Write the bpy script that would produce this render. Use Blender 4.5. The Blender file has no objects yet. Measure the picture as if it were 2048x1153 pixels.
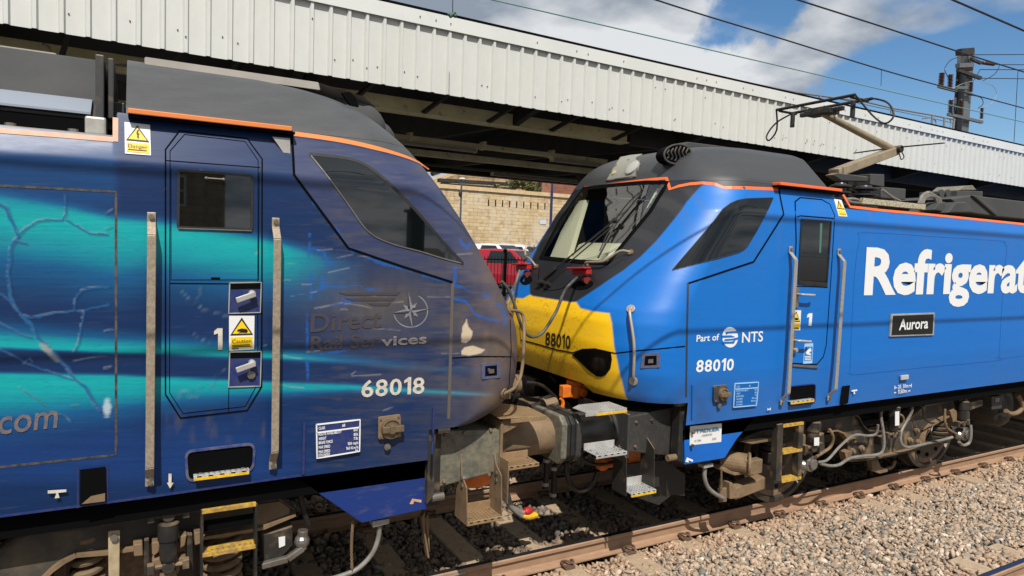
import bpy, math, random
import numpy as np
from mathutils import Vector, Matrix
from mathutils.geometry import delaunay_2d_cdt
SC = bpy.context.scene
COL = SC.collection
R_ = math.radians
rng = np.random.default_rng(7)
random.seed(7)

# ------------------------------------------------------------------ camera
CAM = np.array([-3.2623, -5.5557, 2.6196])
YAW, PITCH, ROLL, FPX = 0.506902, 0.0620312, -0.0352353, 1343.2
_f = np.array([math.sin(YAW)*math.cos(PITCH), math.cos(YAW)*math.cos(PITCH), -math.sin(PITCH)])
_r0 = np.array([math.cos(YAW), -math.sin(YAW), 0.0]); _d0 = np.cross(_f, _r0)
_r = math.cos(ROLL)*_r0+math.sin(ROLL)*_d0; _d = np.cross(_f, _r)
cd = bpy.data.cameras.new('camera'); cam = bpy.data.objects.new('camera', cd); COL.objects.link(cam)
cd.sensor_width = 36; cd.lens = 36*FPX/2048; cd.clip_start = .05; cd.clip_end = 3000
M = Matrix.Identity(4)
for i in range(3):
    M[i][0] = _r[i]; M[i][1] = -_d[i]; M[i][2] = -_f[i]; M[i][3] = CAM[i]
cam.matrix_world = M
SC.camera = cam

# ------------------------------------------------------------------ sun, sky, exposure
SUN_EL, SUN_AZ = R_(52), R_(22)          # azimuth measured from -y towards -x
sd = np.array([-math.sin(SUN_AZ)*math.cos(SUN_EL), -math.cos(SUN_AZ)*math.cos(SUN_EL), math.sin(SUN_EL)])
sl = bpy.data.lights.new('sun', 'SUN'); sun = bpy.data.objects.new('sun', sl); COL.objects.link(sun)
sl.energy = 5.0; sl.angle = R_(.53); sl.color = (1, .955, .89)
sun.rotation_euler = Vector(sd).to_track_quat('Z', 'Y').to_euler()
sun.location = (-6, -12, 20)
W = bpy.data.worlds.new('World'); SC.world = W; W.use_nodes = True
nt = W.node_tree; N = nt.nodes; L = nt.links
for n in list(N): N.remove(n)
def wn(t, **k):
    n = N.new(t)
    for a, b in k.items(): setattr(n, a, b)
    return n
def mathn(op, a, b=None, c=None, clamp=False):
    n = wn('ShaderNodeMath', operation=op, use_clamp=clamp)
    for i, v in enumerate((a, b, c)):
        if v is None: continue
        if isinstance(v, (int, float)): n.inputs[i].default_value = v
        else: L.new(v, n.inputs[i])
    return n.outputs[0]
out = wn('ShaderNodeOutputWorld'); bg = wn('ShaderNodeBackground'); L.new(bg.outputs[0], out.inputs[0])
sky = wn('ShaderNodeTexSky', sky_type='NISHITA', sun_disc=False, sun_elevation=SUN_EL, sun_rotation=R_(202), air_density=1.0, dust_density=.15, ozone_density=2.0)
tc = wn('ShaderNodeTexCoord')
sx = wn('ShaderNodeSeparateXYZ'); L.new(tc.outputs['Generated'], sx.inputs[0])
den = mathn('ADD', mathn('MAXIMUM', sx.outputs[2], 0.0), .22)
cx = wn('ShaderNodeCombineXYZ')
L.new(mathn('DIVIDE', sx.outputs[0], den), cx.inputs[0]); L.new(mathn('DIVIDE', sx.outputs[1], den), cx.inputs[1]); cx.inputs[2].default_value = 3.1
nz = wn('ShaderNodeTexNoise'); nz.inputs['Scale'].default_value = 1.5; nz.inputs['Detail'].default_value = 8; nz.inputs['Roughness'].default_value = .5
L.new(cx.outputs[0], nz.inputs['Vector'])
nz2 = wn('ShaderNodeTexNoise'); nz2.inputs['Scale'].default_value = 2.1; nz2.inputs['Detail'].default_value = 6; nz2.inputs['Roughness'].default_value = .55
mp = wn('ShaderNodeMapping'); mp.inputs['Location'].default_value = (5.2, 1.7, 0); L.new(cx.outputs[0], mp.inputs[0]); L.new(mp.outputs[0], nz2.inputs['Vector'])
# a clear gap low in the sky over the far end of the station
_er = wn('ShaderNodeMapRange', interpolation_type='SMOOTHSTEP'); L.new(sx.outputs[2], _er.inputs[0]); _er.inputs[1].default_value = .225; _er.inputs[2].default_value = .29; _er.inputs[3].default_value = 1; _er.inputs[4].default_value = 0
elev = _er.outputs[0]
wz = wn('ShaderNodeTexNoise'); wz.inputs['Scale'].default_value = 5; wz.inputs['Detail'].default_value = 7; wz.inputs['Roughness'].default_value = .6; L.new(tc.outputs['Generated'], wz.inputs['Vector'])
wv = wn('ShaderNodeVectorMath', operation='MULTIPLY_ADD'); L.new(wz.outputs['Color'], wv.inputs[0]); wv.inputs[1].default_value = (.22, .22, .22); wv.inputs[2].default_value = (-.11, -.11, -.11)
wd = wn('ShaderNodeVectorMath', operation='ADD'); L.new(wv.outputs[0], wd.inputs[0]); L.new(tc.outputs['Generated'], wd.inputs[1])
wn_ = wn('ShaderNodeVectorMath', operation='NORMALIZE'); L.new(wd.outputs[0], wn_.inputs[0])
def gap(px, py, c0, c1):
    v = _f+(px-1024)/FPX*_r+(py-576.5)/FPX*_d; v = v/np.linalg.norm(v)
    dp = wn('ShaderNodeVectorMath', operation='DOT_PRODUCT'); L.new(wn_.outputs[0], dp.inputs[0]); dp.inputs[1].default_value = tuple(v)
    mr = wn('ShaderNodeMapRange', interpolation_type='SMOOTHSTEP'); L.new(dp.outputs['Value'], mr.inputs[0])
    mr.inputs[1].default_value = c0; mr.inputs[2].default_value = c1
    return mr.outputs[0]
g1 = mathn('MULTIPLY', gap(2100, 330, .945, .985), elev); g2 = gap(1532, 30, .9962, .9998); g3 = gap(1330, 60, .97, .995)
dens = mathn('SUBTRACT', mathn('SUBTRACT', mathn('MULTIPLY_ADD', nz.outputs[0], 2.3, -.35), mathn('MULTIPLY', g1, .80)), mathn('MULTIPLY', g2, .62))
cr = wn('ShaderNodeMapRange', interpolation_type='SMOOTHSTEP'); L.new(dens, cr.inputs[0]); cr.inputs[1].default_value = .20; cr.inputs[2].default_value = .52
cc = wn('ShaderNodeValToRGB'); L.new(nz2.outputs[0], cc.inputs[0])
cc.color_ramp.elements[0].position = .40; cc.color_ramp.elements[0].color = (4.2, 5.0, 6.1, 1)
cc.color_ramp.elements[1].position = .62; cc.color_ramp.elements[1].color = (11.5, 11.8, 12.2, 1)
hs = wn('ShaderNodeHueSaturation'); hs.inputs['Saturation'].default_value = 1.25; hs.inputs['Value'].default_value = 1.7; L.new(sky.outputs[0], hs.inputs['Color'])
mx = wn('ShaderNodeMix', data_type='RGBA'); L.new(cr.outputs[0], mx.inputs[0]); L.new(hs.outputs[0], mx.inputs[6]); L.new(cc.outputs[0], mx.inputs[7])
L.new(mx.outputs[2], bg.inputs[0]); bg.inputs[1].default_value = .066
SC.view_settings.view_transform = 'Standard'; SC.view_settings.look = 'None'
SC.view_settings.exposure = 0; SC.view_settings.gamma = 1; SC.view_settings.use_curve_mapping = False
SC.render.engine = 'CYCLES'
SC.cycles.max_bounces = 6; SC.cycles.transparent_max_bounces = 8

# ------------------------------------------------------------------ measuring helpers
def ray(px, py): return _f+(px-1024)/FPX*_r+(py-576.5)/FPX*_d
def U(px, py, y):
    "point of the vertical plane y = const seen in the survey photograph at px, py"
    v = ray(px, py); return CAM+v*((y-CAM[1])/v[1])
def UZ(px, py, z):
    v = ray(px, py); return CAM+v*((z-CAM[2])/v[2])
def UX(px, py, x):
    v = ray(px, py); return CAM+v*((x-CAM[0])/v[0])
def toPX(P):
    v = np.asarray(P, float)-CAM; z = v@_f
    return np.stack([1024+FPX*(v@_r)/z, 576.5+FPX*(v@_d)/z], -1)

# ------------------------------------------------------------------ objects
WL = {}                                        # world location of each top-level thing
def lin(c):
    c = np.asarray(c, float)/255; return np.where(c <= .04045, c/12.92, ((c+.055)/1.055)**2.4)
def thing(name, label, cat, loc=(0, 0, 0), group=None, kind=None):
    o = bpy.data.objects.new(name, None); COL.objects.link(o); o.location = loc; o.empty_display_size = .2
    o['label'] = label; o['category'] = cat
    if group: o['group'] = group
    WL[o.name] = np.array(loc, float); return o
def tag(o, label=None, cat=None, group=None, kind=None):
    if label: o['label'] = label
    if cat: o['category'] = cat
    if group: o['group'] = group
    if kind: o['kind'] = kind
    return o
def rootloc(o):
    while o.parent: o = o.parent
    return WL.get(o.name, np.zeros(3))
def link(name, V, F, mat, parent=None, smooth=False, base=None, colors=None):
    me = bpy.data.meshes.new(name)
    V = np.asarray(V, float).reshape(-1, 3)
    off = rootloc(parent) if parent is not None else (np.zeros(3) if base is None else np.array(base, float))
    me.from_pydata((V-off).tolist(), [], F)
    o = bpy.data.objects.new(name, me); COL.objects.link(o)
    if parent is not None: o.parent = parent
    elif base is not None: o.location = base
    if parent is None: WL[o.name] = off
    me.materials.append(mat)
    if colors is not None:
        a = me.color_attributes.new('Col', 'FLOAT_COLOR', 'POINT'); a.data.foreach_set('color', np.asarray(colors, np.float32).ravel())
    if smooth: me.polygons.foreach_set('use_smooth', np.ones(len(me.polygons), bool))
    return o
def bignp(name, V, T, mat, parent=None, colors=None, smooth=False, base=None):
    "fast triangle/quad mesh from numpy arrays"
    me = bpy.data.meshes.new(name); k = T.shape[1]
    off = rootloc(parent) if parent is not None else (np.zeros(3) if base is None else np.array(base, float))
    me.vertices.add(len(V)); me.vertices.foreach_set('co', (V-off).astype(np.float32).ravel())
    me.loops.add(T.size); me.loops.foreach_set('vertex_index', T.astype(np.int32).ravel())
    me.polygons.add(len(T)); me.polygons.foreach_set('loop_start', np.arange(0, T.size, k, dtype=np.int32)); me.polygons.foreach_set('loop_total', np.full(len(T), k, np.int32))
    if smooth: me.polygons.foreach_set('use_smooth', np.ones(len(T), bool))
    me.update(calc_edges=True); me.validate()
    if colors is not None:
        a = me.color_attributes.new('Col', 'FLOAT_COLOR', 'POINT'); a.data.foreach_set('color', np.asarray(colors, np.float32).ravel())
    o = bpy.data.objects.new(name, me); COL.objects.link(o)
    if parent is not None: o.parent = parent
    elif base is not None: o.location = base
    me.materials.append(mat); return o
def copy_tree(o, loc, label=None):
    r = o.copy(); COL.objects.link(r); r.location = loc; WL[r.name] = np.array(loc, float)
    if label: r['label'] = label
    for ch in list(o.children):
        c = ch.copy(); COL.objects.link(c); c.parent = r
        for g in list(ch.children):
            d = g.copy(); COL.objects.link(d); d.parent = c
    return r
def nrm(v): v = np.asarray(v, float); return v/max(1e-9, np.linalg.norm(v))
def frame(ax):
    ax = nrm(ax); h = np.array([0, 0, 1.]) if abs(ax[2]) < .9 else np.array([1., 0, 0])
    a = nrm(np.cross(h, ax)); return a, np.cross(ax, a)
NOSPLIT = {'slot', 'grip_stud', 'fixing_screws', 'chain', 'bar_panel', 'handrail', 'air_valve', 'jumper_socket', 'coupler_head', 'wiper_arm', 'wheel_hole'}
class MB:
    def __init__(s): s.V = []; s.F = []
    def add(s, V, F):
        n = len(s.V); s.V += [tuple(v) for v in V]; s.F += [tuple(i+n for i in f) for f in F]; return s
    def box(s, x0, x1, y0, y1, z0, z1):
        return s.add([(x0, y0, z0), (x1, y0, z0), (x1, y1, z0), (x0, y1, z0), (x0, y0, z1), (x1, y0, z1), (x1, y1, z1), (x0, y1, z1)],
                     [(0, 3, 2, 1), (4, 5, 6, 7), (0, 1, 5, 4), (1, 2, 6, 5), (2, 3, 7, 6), (3, 0, 4, 7)])
    def bar(s, a, b, w, h, up=(0, 0, 1)):
        "box beam from a to b; w across, h along up"
        a = np.array(a, float); b = np.array(b, float); d = nrm(b-a); u = np.array(up, float); u = nrm(u-d*(u@d)); r = np.cross(d, u)
        V = [p+r*i*w/2+u*j*h/2 for p in (a, b) for i, j in ((-1, -1), (1, -1), (1, 1), (-1, 1))]
        return s.add(V, [(3, 2, 1, 0), (4, 5, 6, 7), (0, 1, 5, 4), (1, 2, 6, 5), (2, 3, 7, 6), (3, 0, 4, 7)])
    def cyl(s, a, b, r0, r1=None, n=16):
        r1 = r0 if r1 is None else r1; a = np.array(a, float); b = np.array(b, float); u, w = frame(b-a)
        V = []
        for p, r in ((a, r0), (b, r1)):
            for k in range(n):
                t = 2*math.pi*k/n; V.append(p+r*(math.cos(t)*u+math.sin(t)*w))
        F = [(k, (k+1) % n, n+(k+1) % n, n+k) for k in range(n)]+[tuple(range(n-1, -1, -1)), tuple(range(n, 2*n))]
        return s.add(V, F)
    def lathe(s, c, ax, prof, n=20):
        "prof = [(distance along ax, radius)...]"
        c = np.array(c, float); ax = nrm(ax); u, w = frame(ax); V = []; m = len(prof)
        for d, r in prof:
            for k in range(n):
                t = 2*math.pi*k/n; V.append(c+ax*d+r*(math.cos(t)*u+math.sin(t)*w))
        F = [(i*n+k, i*n+(k+1) % n, (i+1)*n+(k+1) % n, (i+1)*n+k) for i in range(m-1) for k in range(n)]
        F += [tuple(range(n-1, -1, -1)), tuple(range((m-1)*n, m*n))]
        return s.add(V, F)
    def tube(s, pts, r, n=8, sub=1):
        P = [np.array(p, float) for p in pts]
        if sub > 1: P = smooth_line(P, sub)
        m = len(P); V = []; u = None
        for i in range(m):
            t = nrm(P[min(i+1, m-1)]-P[max(i-1, 0)])
            if u is None: u, w = frame(t)
            else: u = nrm(u-t*(u@t)); w = np.cross(t, u)
            rr = r[i*len(r)//m] if isinstance(r, (list, tuple)) else r
            for k in range(n):
                a = 2*math.pi*k/n; V.append(P[i]+rr*(math.cos(a)*u+math.sin(a)*w))
        F = [(i*n+k, i*n+(k+1) % n, (i+1)*n+(k+1) % n, (i+1)*n+k) for i in range(m-1) for k in range(n)]
        F += [tuple(range(n-1, -1, -1)), tuple(range((m-1)*n, m*n))]
        return s.add(V, F)
    def prism(s, pts, vec):
        P = [np.array(p, float) for p in pts]; v = np.array(vec, float); n = len(P)
        # orient so that the first cap faces against vec
        nn = np.zeros(3)
        for i in range(n): nn += np.cross(P[i], P[(i+1) % n])
        if nn@v > 0: P = P[::-1]
        V = P+[p+v for p in P]
        F = [tuple(range(n)), tuple(range(2*n-1, n-1, -1))]+[((i+1) % n, i, n+i, n+(i+1) % n) for i in range(n)]
        return s.add(V, F)
    def plate(s, px, y, t): return s.prism([U(a, b, y) for a, b in px], (0, t, 0))
    def ball(s, c, r, n=12, m=8, sc=(1, 1, 1)):
        c = np.array(c, float); V = []
        for i in range(m+1):
            ph = math.pi*i/m
            for k in range(n):
                t = 2*math.pi*k/n; V.append(c+r*np.array([math.sin(ph)*math.cos(t)*sc[0], math.sin(ph)*math.sin(t)*sc[1], math.cos(ph)*sc[2]]))
        return s.add(V, [(i*n+k, (i+1)*n+k, (i+1)*n+(k+1) % n, i*n+(k+1) % n) for i in range(m) for k in range(n)])
    def clusters(s):
        n = len(s.V); p = list(range(n))
        def fd(i):
            while p[i] != i: p[i] = p[p[i]]; i = p[i]
            return i
        for f in s.F:
            a = fd(f[0])
            for i in f[1:]: p[fd(i)] = a
        rt = np.array([fd(i) for i in range(n)]); V = np.array(s.V); ids = np.unique(rt)
        if len(ids) == 1 or len(ids) > 60: return None
        bb = [(V[rt == k].min(0)-.012, V[rt == k].max(0)+.012) for k in ids]; q = list(range(len(ids)))
        def fq(i):
            while q[i] != i: i = q[i]
            return i
        for i in range(len(ids)):
            for j in range(i):
                if (bb[i][0] < bb[j][1]).all() and (bb[j][0] < bb[i][1]).all(): q[fq(i)] = fq(j)
        g = {}
        for i, k in enumerate(ids): g.setdefault(fq(i), set()).add(k)
        if len(g) < 2 or len(g) > 14: return None
        lab = {k: gi for gi, ks in enumerate(g.values()) for k in ks}; fl = [lab[rt[f[0]]] for f in s.F]; res = []
        for gi in range(len(g)):
            m = MB(); idx = {}
            for f, l in zip(s.F, fl):
                if l != gi: continue
                for i in f:
                    if i not in idx: idx[i] = len(m.V); m.V.append(s.V[i])
                m.F.append(tuple(idx[i] for i in f))
            res.append(m)
        return res
    def build(s, name, mat, parent=None, smooth=False, bevel=0, base=None, seg=2, split=True):
        if split and parent is not None and name not in NOSPLIT:
            c = s.clusters()
            if c:
                os_ = [m.build(name, mat, parent, smooth, bevel, base, seg, False) for m in c]; return os_[0]
        o = link(name, s.V, s.F, mat, parent, smooth, base)
        if bevel:
            b = o.modifiers.new('bevel', 'BEVEL'); b.width = bevel; b.segments = seg; b.limit_method = 'ANGLE'; b.angle_limit = R_(40)
        if smooth:
            o.data.set_sharp_from_angle(angle=R_(42))
        return o
def smooth_line(P, sub):
    P = [np.array(p, float) for p in P]; out = []; n = len(P)
    for i in range(n-1):
        p0, p1, p2, p3 = P[max(i-1, 0)], P[i], P[i+1], P[min(i+2, n-1)]
        for k in range(sub):
            t = k/sub
            out.append(.5*((2*p1)+(-p0+p2)*t+(2*p0-5*p1+4*p2-p3)*t*t+(-p0+3*p1-3*p2+p3)*t**3))
    out.append(P[-1]); return out
def rrect(px, r=.25, n=5):
    "rounded version of a px polygon; r is a fraction of the shorter edge or px when > 1"
    P = [np.array(p, float) for p in px]; out = []; m = len(P)
    for i in range(m):
        a, b, c = P[i-1], P[i], P[(i+1) % m]; la, lc = np.linalg.norm(a-b), np.linalg.norm(c-b)
        d = r if r > 1 else r*min(la, lc)
        p, q = b+(a-b)/la*d, b+(c-b)/lc*d
        for k in range(n+1):
            t = k/n; out.append((1-t)**2*p+2*t*(1-t)*b+t*t*q)
    return out

# ------------------------------------------------------------------ materials
def mat(name, c=(128, 128, 128), rough=.5, metal=0., noise=None, bump=None, attr=False, coat=0., dust=None, spec=.5, stretch=(1, 1, 1), ramp=(.35, .65), emit=None, rattr=False, trans=0.):
    m = bpy.data.materials.new(name); m.use_nodes = True; t = m.node_tree; n = t.nodes; l = t.links
    b = n['Principled BSDF']; b.inputs['Roughness'].default_value = rough; b.inputs['Metallic'].default_value = metal
    b.inputs['Specular IOR Level'].default_value = spec; b.inputs['Coat Weight'].default_value = coat; b.inputs['Coat Roughness'].default_value = .05
    tc = n.new('ShaderNodeTexCoord'); mp = n.new('ShaderNodeMapping'); mp.inputs['Scale'].default_value = stretch; l.new(tc.outputs['Object'], mp.inputs[0])
    if attr:
        a = n.new('ShaderNodeAttribute'); a.attribute_name = 'Col'; col = a.outputs['Color']
        if rattr: l.new(a.outputs['Alpha'], b.inputs['Roughness'])
    else:
        rgb = n.new('ShaderNodeRGB'); rgb.outputs[0].default_value = (*lin(c), 1); col = rgb.outputs[0]
    def nmix(fac, a, bcol, mode='MIX'):
        x = n.new('ShaderNodeMix'); x.data_type = 'RGBA'; x.blend_type = mode
        if isinstance(fac, float): x.inputs[0].default_value = fac
        else: l.new(fac, x.inputs[0])
        l.new(a, x.inputs[6])
        if isinstance(bcol, tuple): x.inputs[7].default_value = (*bcol, 1)
        else: l.new(bcol, x.inputs[7])
        return x.outputs[2]
    for nz in ([noise] if isinstance(noise, tuple) else (noise or [])):
        sc, amt, c2 = nz[:3]
        w = n.new('ShaderNodeTexNoise'); w.inputs['Scale'].default_value = sc; w.inputs['Detail'].default_value = 6; w.inputs['Roughness'].default_value = .62; l.new(mp.outputs[0], w.inputs['Vector'])
        r = n.new('ShaderNodeMapRange'); r.interpolation_type = 'SMOOTHSTEP'; l.new(w.outputs[0], r.inputs[0])
        lo, hi = nz[3] if len(nz) > 3 else ramp
        r.inputs[1].default_value = lo; r.inputs[2].default_value = hi; r.inputs[4].default_value = amt
        col = nmix(r.outputs[0], col, tuple(lin(c2)))
    if dust:
        dc, amt = dust
        g = n.new('ShaderNodeNewGeometry'); s = n.new('ShaderNodeSeparateXYZ'); l.new(g.outputs['Normal'], s.inputs[0])
        w = n.new('ShaderNodeTexNoise'); w.inputs['Scale'].default_value = 7; w.inputs['Detail'].default_value = 7; l.new(mp.outputs[0], w.inputs['Vector'])
        ad = n.new('ShaderNodeMath'); ad.operation = 'MULTIPLY_ADD'; l.new(s.outputs[2], ad.inputs[0]); ad.inputs[1].default_value = .32; l.new(w.outputs[0], ad.inputs[2])
        r = n.new('ShaderNodeMapRange'); r.interpolation_type = 'SMOOTHSTEP'; l.new(ad.outputs[0], r.inputs[0]); r.inputs[1].default_value = .62-amt*.5; r.inputs[2].default_value = .85-amt*.5; r.inputs[4].default_value = .95
        col = nmix(r.outputs[0], col, tuple(lin(dc)))
    l.new(col, b.inputs['Base Color'])
    if bump:
        w = n.new('ShaderNodeTexNoise'); w.inputs['Scale'].default_value = bump[0]; w.inputs['Detail'].default_value = 5; l.new(mp.outputs[0], w.inputs['Vector'])
        bp = n.new('ShaderNodeBump'); bp.inputs['Strength'].default_value = bump[1]; bp.inputs['Distance'].default_value = bump[2] if len(bump) > 2 else .01; l.new(w.outputs[0], bp.inputs['Height']); l.new(bp.outputs[0], b.inputs['Normal'])
    if emit: b.inputs['Emission Color'].default_value = (*lin(c), 1); b.inputs['Emission Strength'].default_value = emit
    return m
DUST = (128, 106, 80)
m_black = mat('black_rubber', (24, 24, 25), .6, noise=(9, .5, (48, 44, 40)))
m_gap = mat('gap_black', (8, 8, 9), .9, spec=.08)
m_dark = mat('dark_grey_paint', (52, 53, 54), .5, noise=(5, .5, (66, 64, 60)), dust=(DUST, .08))
m_under = mat('underframe_grime', (40, 39, 37), .6, noise=(4, .6, (80, 69, 54)), dust=(DUST, .26))
m_under2 = mat('underframe_dark', (30, 30, 30), .5, noise=(5, .5, (58, 52, 44)), dust=((108, 92, 72), .14))
m_tan = mat('brown_dust_metal', (130, 106, 78), .75, noise=[(6, .6, (92, 78, 60)), (16, .5, (62, 58, 52), (.52, .72))])
m_steel = mat('grey_steel', (150, 146, 138), .38, .7, noise=(8, .5, (104, 92, 78)))
m_alu = mat('bare_aluminium', (176, 174, 168), .45, .25, noise=(10, .5, (140, 132, 120)))
m_hand = mat('handrail_metal', (172, 158, 138), .45, .35, noise=(60, .5, (120, 104, 86)), bump=(400, .4, .002))
m_white = mat('white_letters', (226, 226, 224), .5)
m_offwhite = mat('weathered_white', (206, 200, 186), .6, noise=(30, .5, (150, 140, 122)))
m_faded = mat('faded_brown_letters', (64, 57, 58), .6, noise=(24, .55, (48, 54, 84), (.45, .65)))
m_yel = mat('yellow_paint', (232, 186, 30), .45, noise=(40, .5, (150, 118, 50)))
m_sticker = mat('sticker_white', (222, 222, 220), .4)
m_styel = mat('sticker_yellow', (240, 200, 20), .4)
m_ink = mat('black_ink', (18, 18, 18), .5)
m_orange = mat('orange_stripe', (222, 128, 60), .5, noise=(12, .35, (200, 122, 74)))
m_orcast = mat('orange_casting', (236, 122, 34), .5, noise=(14, .5, (176, 92, 40)))
m_red = mat('red_plastic', (176, 30, 34), .45, noise=(20, .4, (120, 40, 36)))
m_cable = mat('grey_hose', (128, 126, 120), .5, noise=(12, .6, (92, 84, 72)))
m_bcable = mat('black_hose', (22, 22, 22), .4, noise=(14, .5, (60, 54, 46)))
m_glass = mat('dark_window_glass', (10, 15, 16), .02)
m_glass.node_tree.nodes['Principled BSDF'].inputs['IOR'].default_value = 1.62
m_gun = mat('gunmetal_roof', (70, 71, 72), .8, spec=.15, noise=(2.2, .5, (84, 84, 82)))
m_glass68 = mat('mirror_tinted_glass', (10, 15, 16), .02)
m_glass68.node_tree.nodes['Principled BSDF'].inputs['IOR'].default_value = 1.8
# ================================================================== ground, ballast, track
m_ground = mat('ballast_bed', (84, 74, 64), .95, noise=[(14, .6, (60, 54, 48)), (60, .5, (120, 106, 92))], bump=(60, .8, .03))
gnd = MB(); gnd.add([(-400, -400, -.30), (400, -400, -.30), (400, 400, -.30), (-400, 400, -.30)], [(0, 1, 2, 3)])
tag(gnd.build('ground', m_ground), kind='structure')
m_plat = mat('platform_concrete', (120, 114, 106), .85, noise=(3, .5, (92, 88, 82)))
m_pwall = mat('platform_wall_brick', (74, 62, 54), .9, noise=(6, .6, (44, 40, 36)))
pf = MB(); pf.box(-60, 140, 1.78, 13, -.3, .86)
tag(pf.build('platform', m_pwall), kind='structure')
pf = MB(); pf.box(-60, 140, 1.70, 13, .862, .93)
tag(pf.build('platform_surface', m_plat), kind='structure')
m_tar = mat('car_park_asphalt', (74, 74, 74), .9, noise=(8, .5, (92, 90, 88)))
cp = MB(); cp.box(-60, 200, 13.01, 21, -.3, .95)
tag(cp.build('car_park', m_tar), kind='structure')
cp = MB(); cp.box(-60, 200, 21.01, 60, -.3, 1.22)
tag(cp.build('car_park_terrace', m_tar), kind='structure')

# rails: bullhead-free flat-bottom section
m_rail = mat('rusty_rail', (150, 118, 92), .75, noise=[(3, .5, (126, 98, 76)), (30, .4, (168, 138, 110))], stretch=(.3, 1, 1))
m_railtop = mat('polished_rail_head', (120, 122, 128), .25, .9, noise=(4, .5, (80, 74, 68)), stretch=(.1, 1, 1))
SECT = [(-.070, -.159), (.070, -.159), (.070, -.148), (.030, -.134), (.010, -.120), (.009, -.052), (.018, -.042), (.035, -.034), (.035, -.010), (.026, -.001), (-.026, -.001), (-.035, -.010), (-.035, -.034), (-.018, -.042), (-.009, -.052), (-.010, -.120), (-.030, -.134), (-.070, -.148)]
def rail(name, label, y, x0, x1, group):
    t = thing(name, label, 'rail', (x0, y, 0), group)
    b = MB(); n = len(SECT)
    b.prism([(x0, y+a, z) for a, z in SECT], (x1-x0, 0, 0)); b.build('rail_body', m_rail, t)
    h = MB(); h.prism([(x0, y-.024, .0), (x0, y+.024, .0), (x0, y+.026, -.0005), (x0, y-.026, -.0005)], (x1-x0, 0, 0)); h.build('running_surface', m_railtop, t)
    return t
rl = rail('rail', 'rusty near rail under the wheels of both locomotives', -.7525, -20, 60, 'rails of the two tracks')
fp = MB()                                               # joint bars at the left end of the near rail
x = U(930, 1150, -.79)[0]
fp.prism([(x-1.2, -.7525+a, z) for a, z in [(-.045, -.02), (-.016, -.045), (-.016, -.118), (-.055, -.139), (-.062, -.128), (-.030, -.105), (-.030, -.062), (-.052, -.030)]], (1.2, 0, 0))
fp.build('fishplate', m_steel, rl)
rail('rail', 'far rail of the same track, half hidden between the locomotives', .7525, -20, 60, 'rails of the two tracks')
rail('rail', 'nearest rail with a shiny top, crossing the bottom right corner', -2.72, -20, 60, 'rails of the two tracks')

# concrete sleepers with clips
m_conc = mat('sleeper_concrete', (168, 146, 118), .9, noise=[(9, .6, (132, 112, 90)), (40, .4, (190, 170, 144))], bump=(60, .4, .01))
m_clip = mat('rail_clip_steel', (78, 58, 46), .7, noise=(20, .5, (120, 92, 70)))
def sleeper(x, y, label, group):
    t = thing('sleeper', label, 'sleeper', (x, y, -.17), group)
    b = MB(); zt = -.165
    b.prism([(x-.14, y-1.25, -.38), (x+.14, y-1.25, -.38), (x+.11, y-1.25, zt), (x-.11, y-1.25, zt)], (0, 2.5, 0)); b.build('concrete_block', m_conc, t, bevel=.012)
    for ry in (-.7525, .7525):
        for sg in (-1, 1):
            c = MB(); yy = y+ry+sg*.085
            c.tube([(x-.05, yy+sg*.05, -.135), (x-.055, yy-sg*.01, -.12), (x-.03, yy-sg*.035, -.118), (x+.0, yy+sg*.0, -.108), (x+.03, yy+sg*.035, -.118), (x+.055, yy+sg*.0, -.112), (x+.05, yy-sg*.03, -.122)], .011, 6, 3)
            c.box(x-.05, x+.05, yy+min(0, sg*.05), yy+max(0, sg*.05), -.166, -.140); c.build('rail_clip', m_clip, t, smooth=True)
    return t
GS = 'sleepers under the locomotives'
s0 = sleeper(.01, 0, 'concrete sleeper of the locomotives track, half buried in stones', GS)
for k in range(-6, 16):
    if k: copy_tree(s0, (.01+.68*k, 0, -.17))
s1 = sleeper(U(2000, 1110, -2.0)[0], -3.47, 'bare concrete sleeper end beside the shiny rail in the bottom right corner', 'sleepers of the nearest track')
xs1 = s1.location.x
for k in (-2, -1, 1, 2, 3): copy_tree(s1, (xs1+.68*k, -3.47, -.17), None)

# ballast stones
def stones(n, x0, x1, y0, y1, smin, smax, zf, mask=None):
    X = rng.uniform(x0, x1, n); Y = rng.uniform(y0, y1, n)
    if mask is not None:
        k = mask(X, Y); X = X[k]; Y = Y[k]
    S = smin+(smax-smin)*rng.random(len(X))**1.7
    Z = zf(X, Y)+rng.uniform(-.040, .024, len(X))
    return np.stack([X, Y, Z], 1), S
PHI = (1+5**.5)/2
ICO = np.array([(-1, PHI, 0), (1, PHI, 0), (-1, -PHI, 0), (1, -PHI, 0), (0, -1, PHI), (0, 1, PHI), (0, -1, -PHI), (0, 1, -PHI), (PHI, 0, -1), (PHI, 0, 1), (-PHI, 0, -1), (-PHI, 0, 1)])/1.9
ICF = np.array([(0, 11, 5), (0, 5, 1), (0, 1, 7), (0, 7, 10), (0, 10, 11), (1, 5, 9), (5, 11, 4), (11, 10, 2), (10, 7, 6), (7, 1, 8), (3, 9, 4), (3, 4, 2), (3, 2, 6), (3, 6, 8), (3, 8, 9), (4, 9, 5), (2, 4, 11), (6, 2, 10), (8, 6, 7), (9, 8, 1)])
def zb(X, Y):
    z = np.full(len(X), -.185)
    z -= .03*np.clip(1-np.abs(Y+1.9)/.5, 0, 1)
    z -= .02*np.clip(1-np.abs(Y)/.6, 0, 1)
    return z+.012*np.sin(X*3.1+Y*2)+.01*np.sin(X*1.3-Y*4.1)
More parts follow.
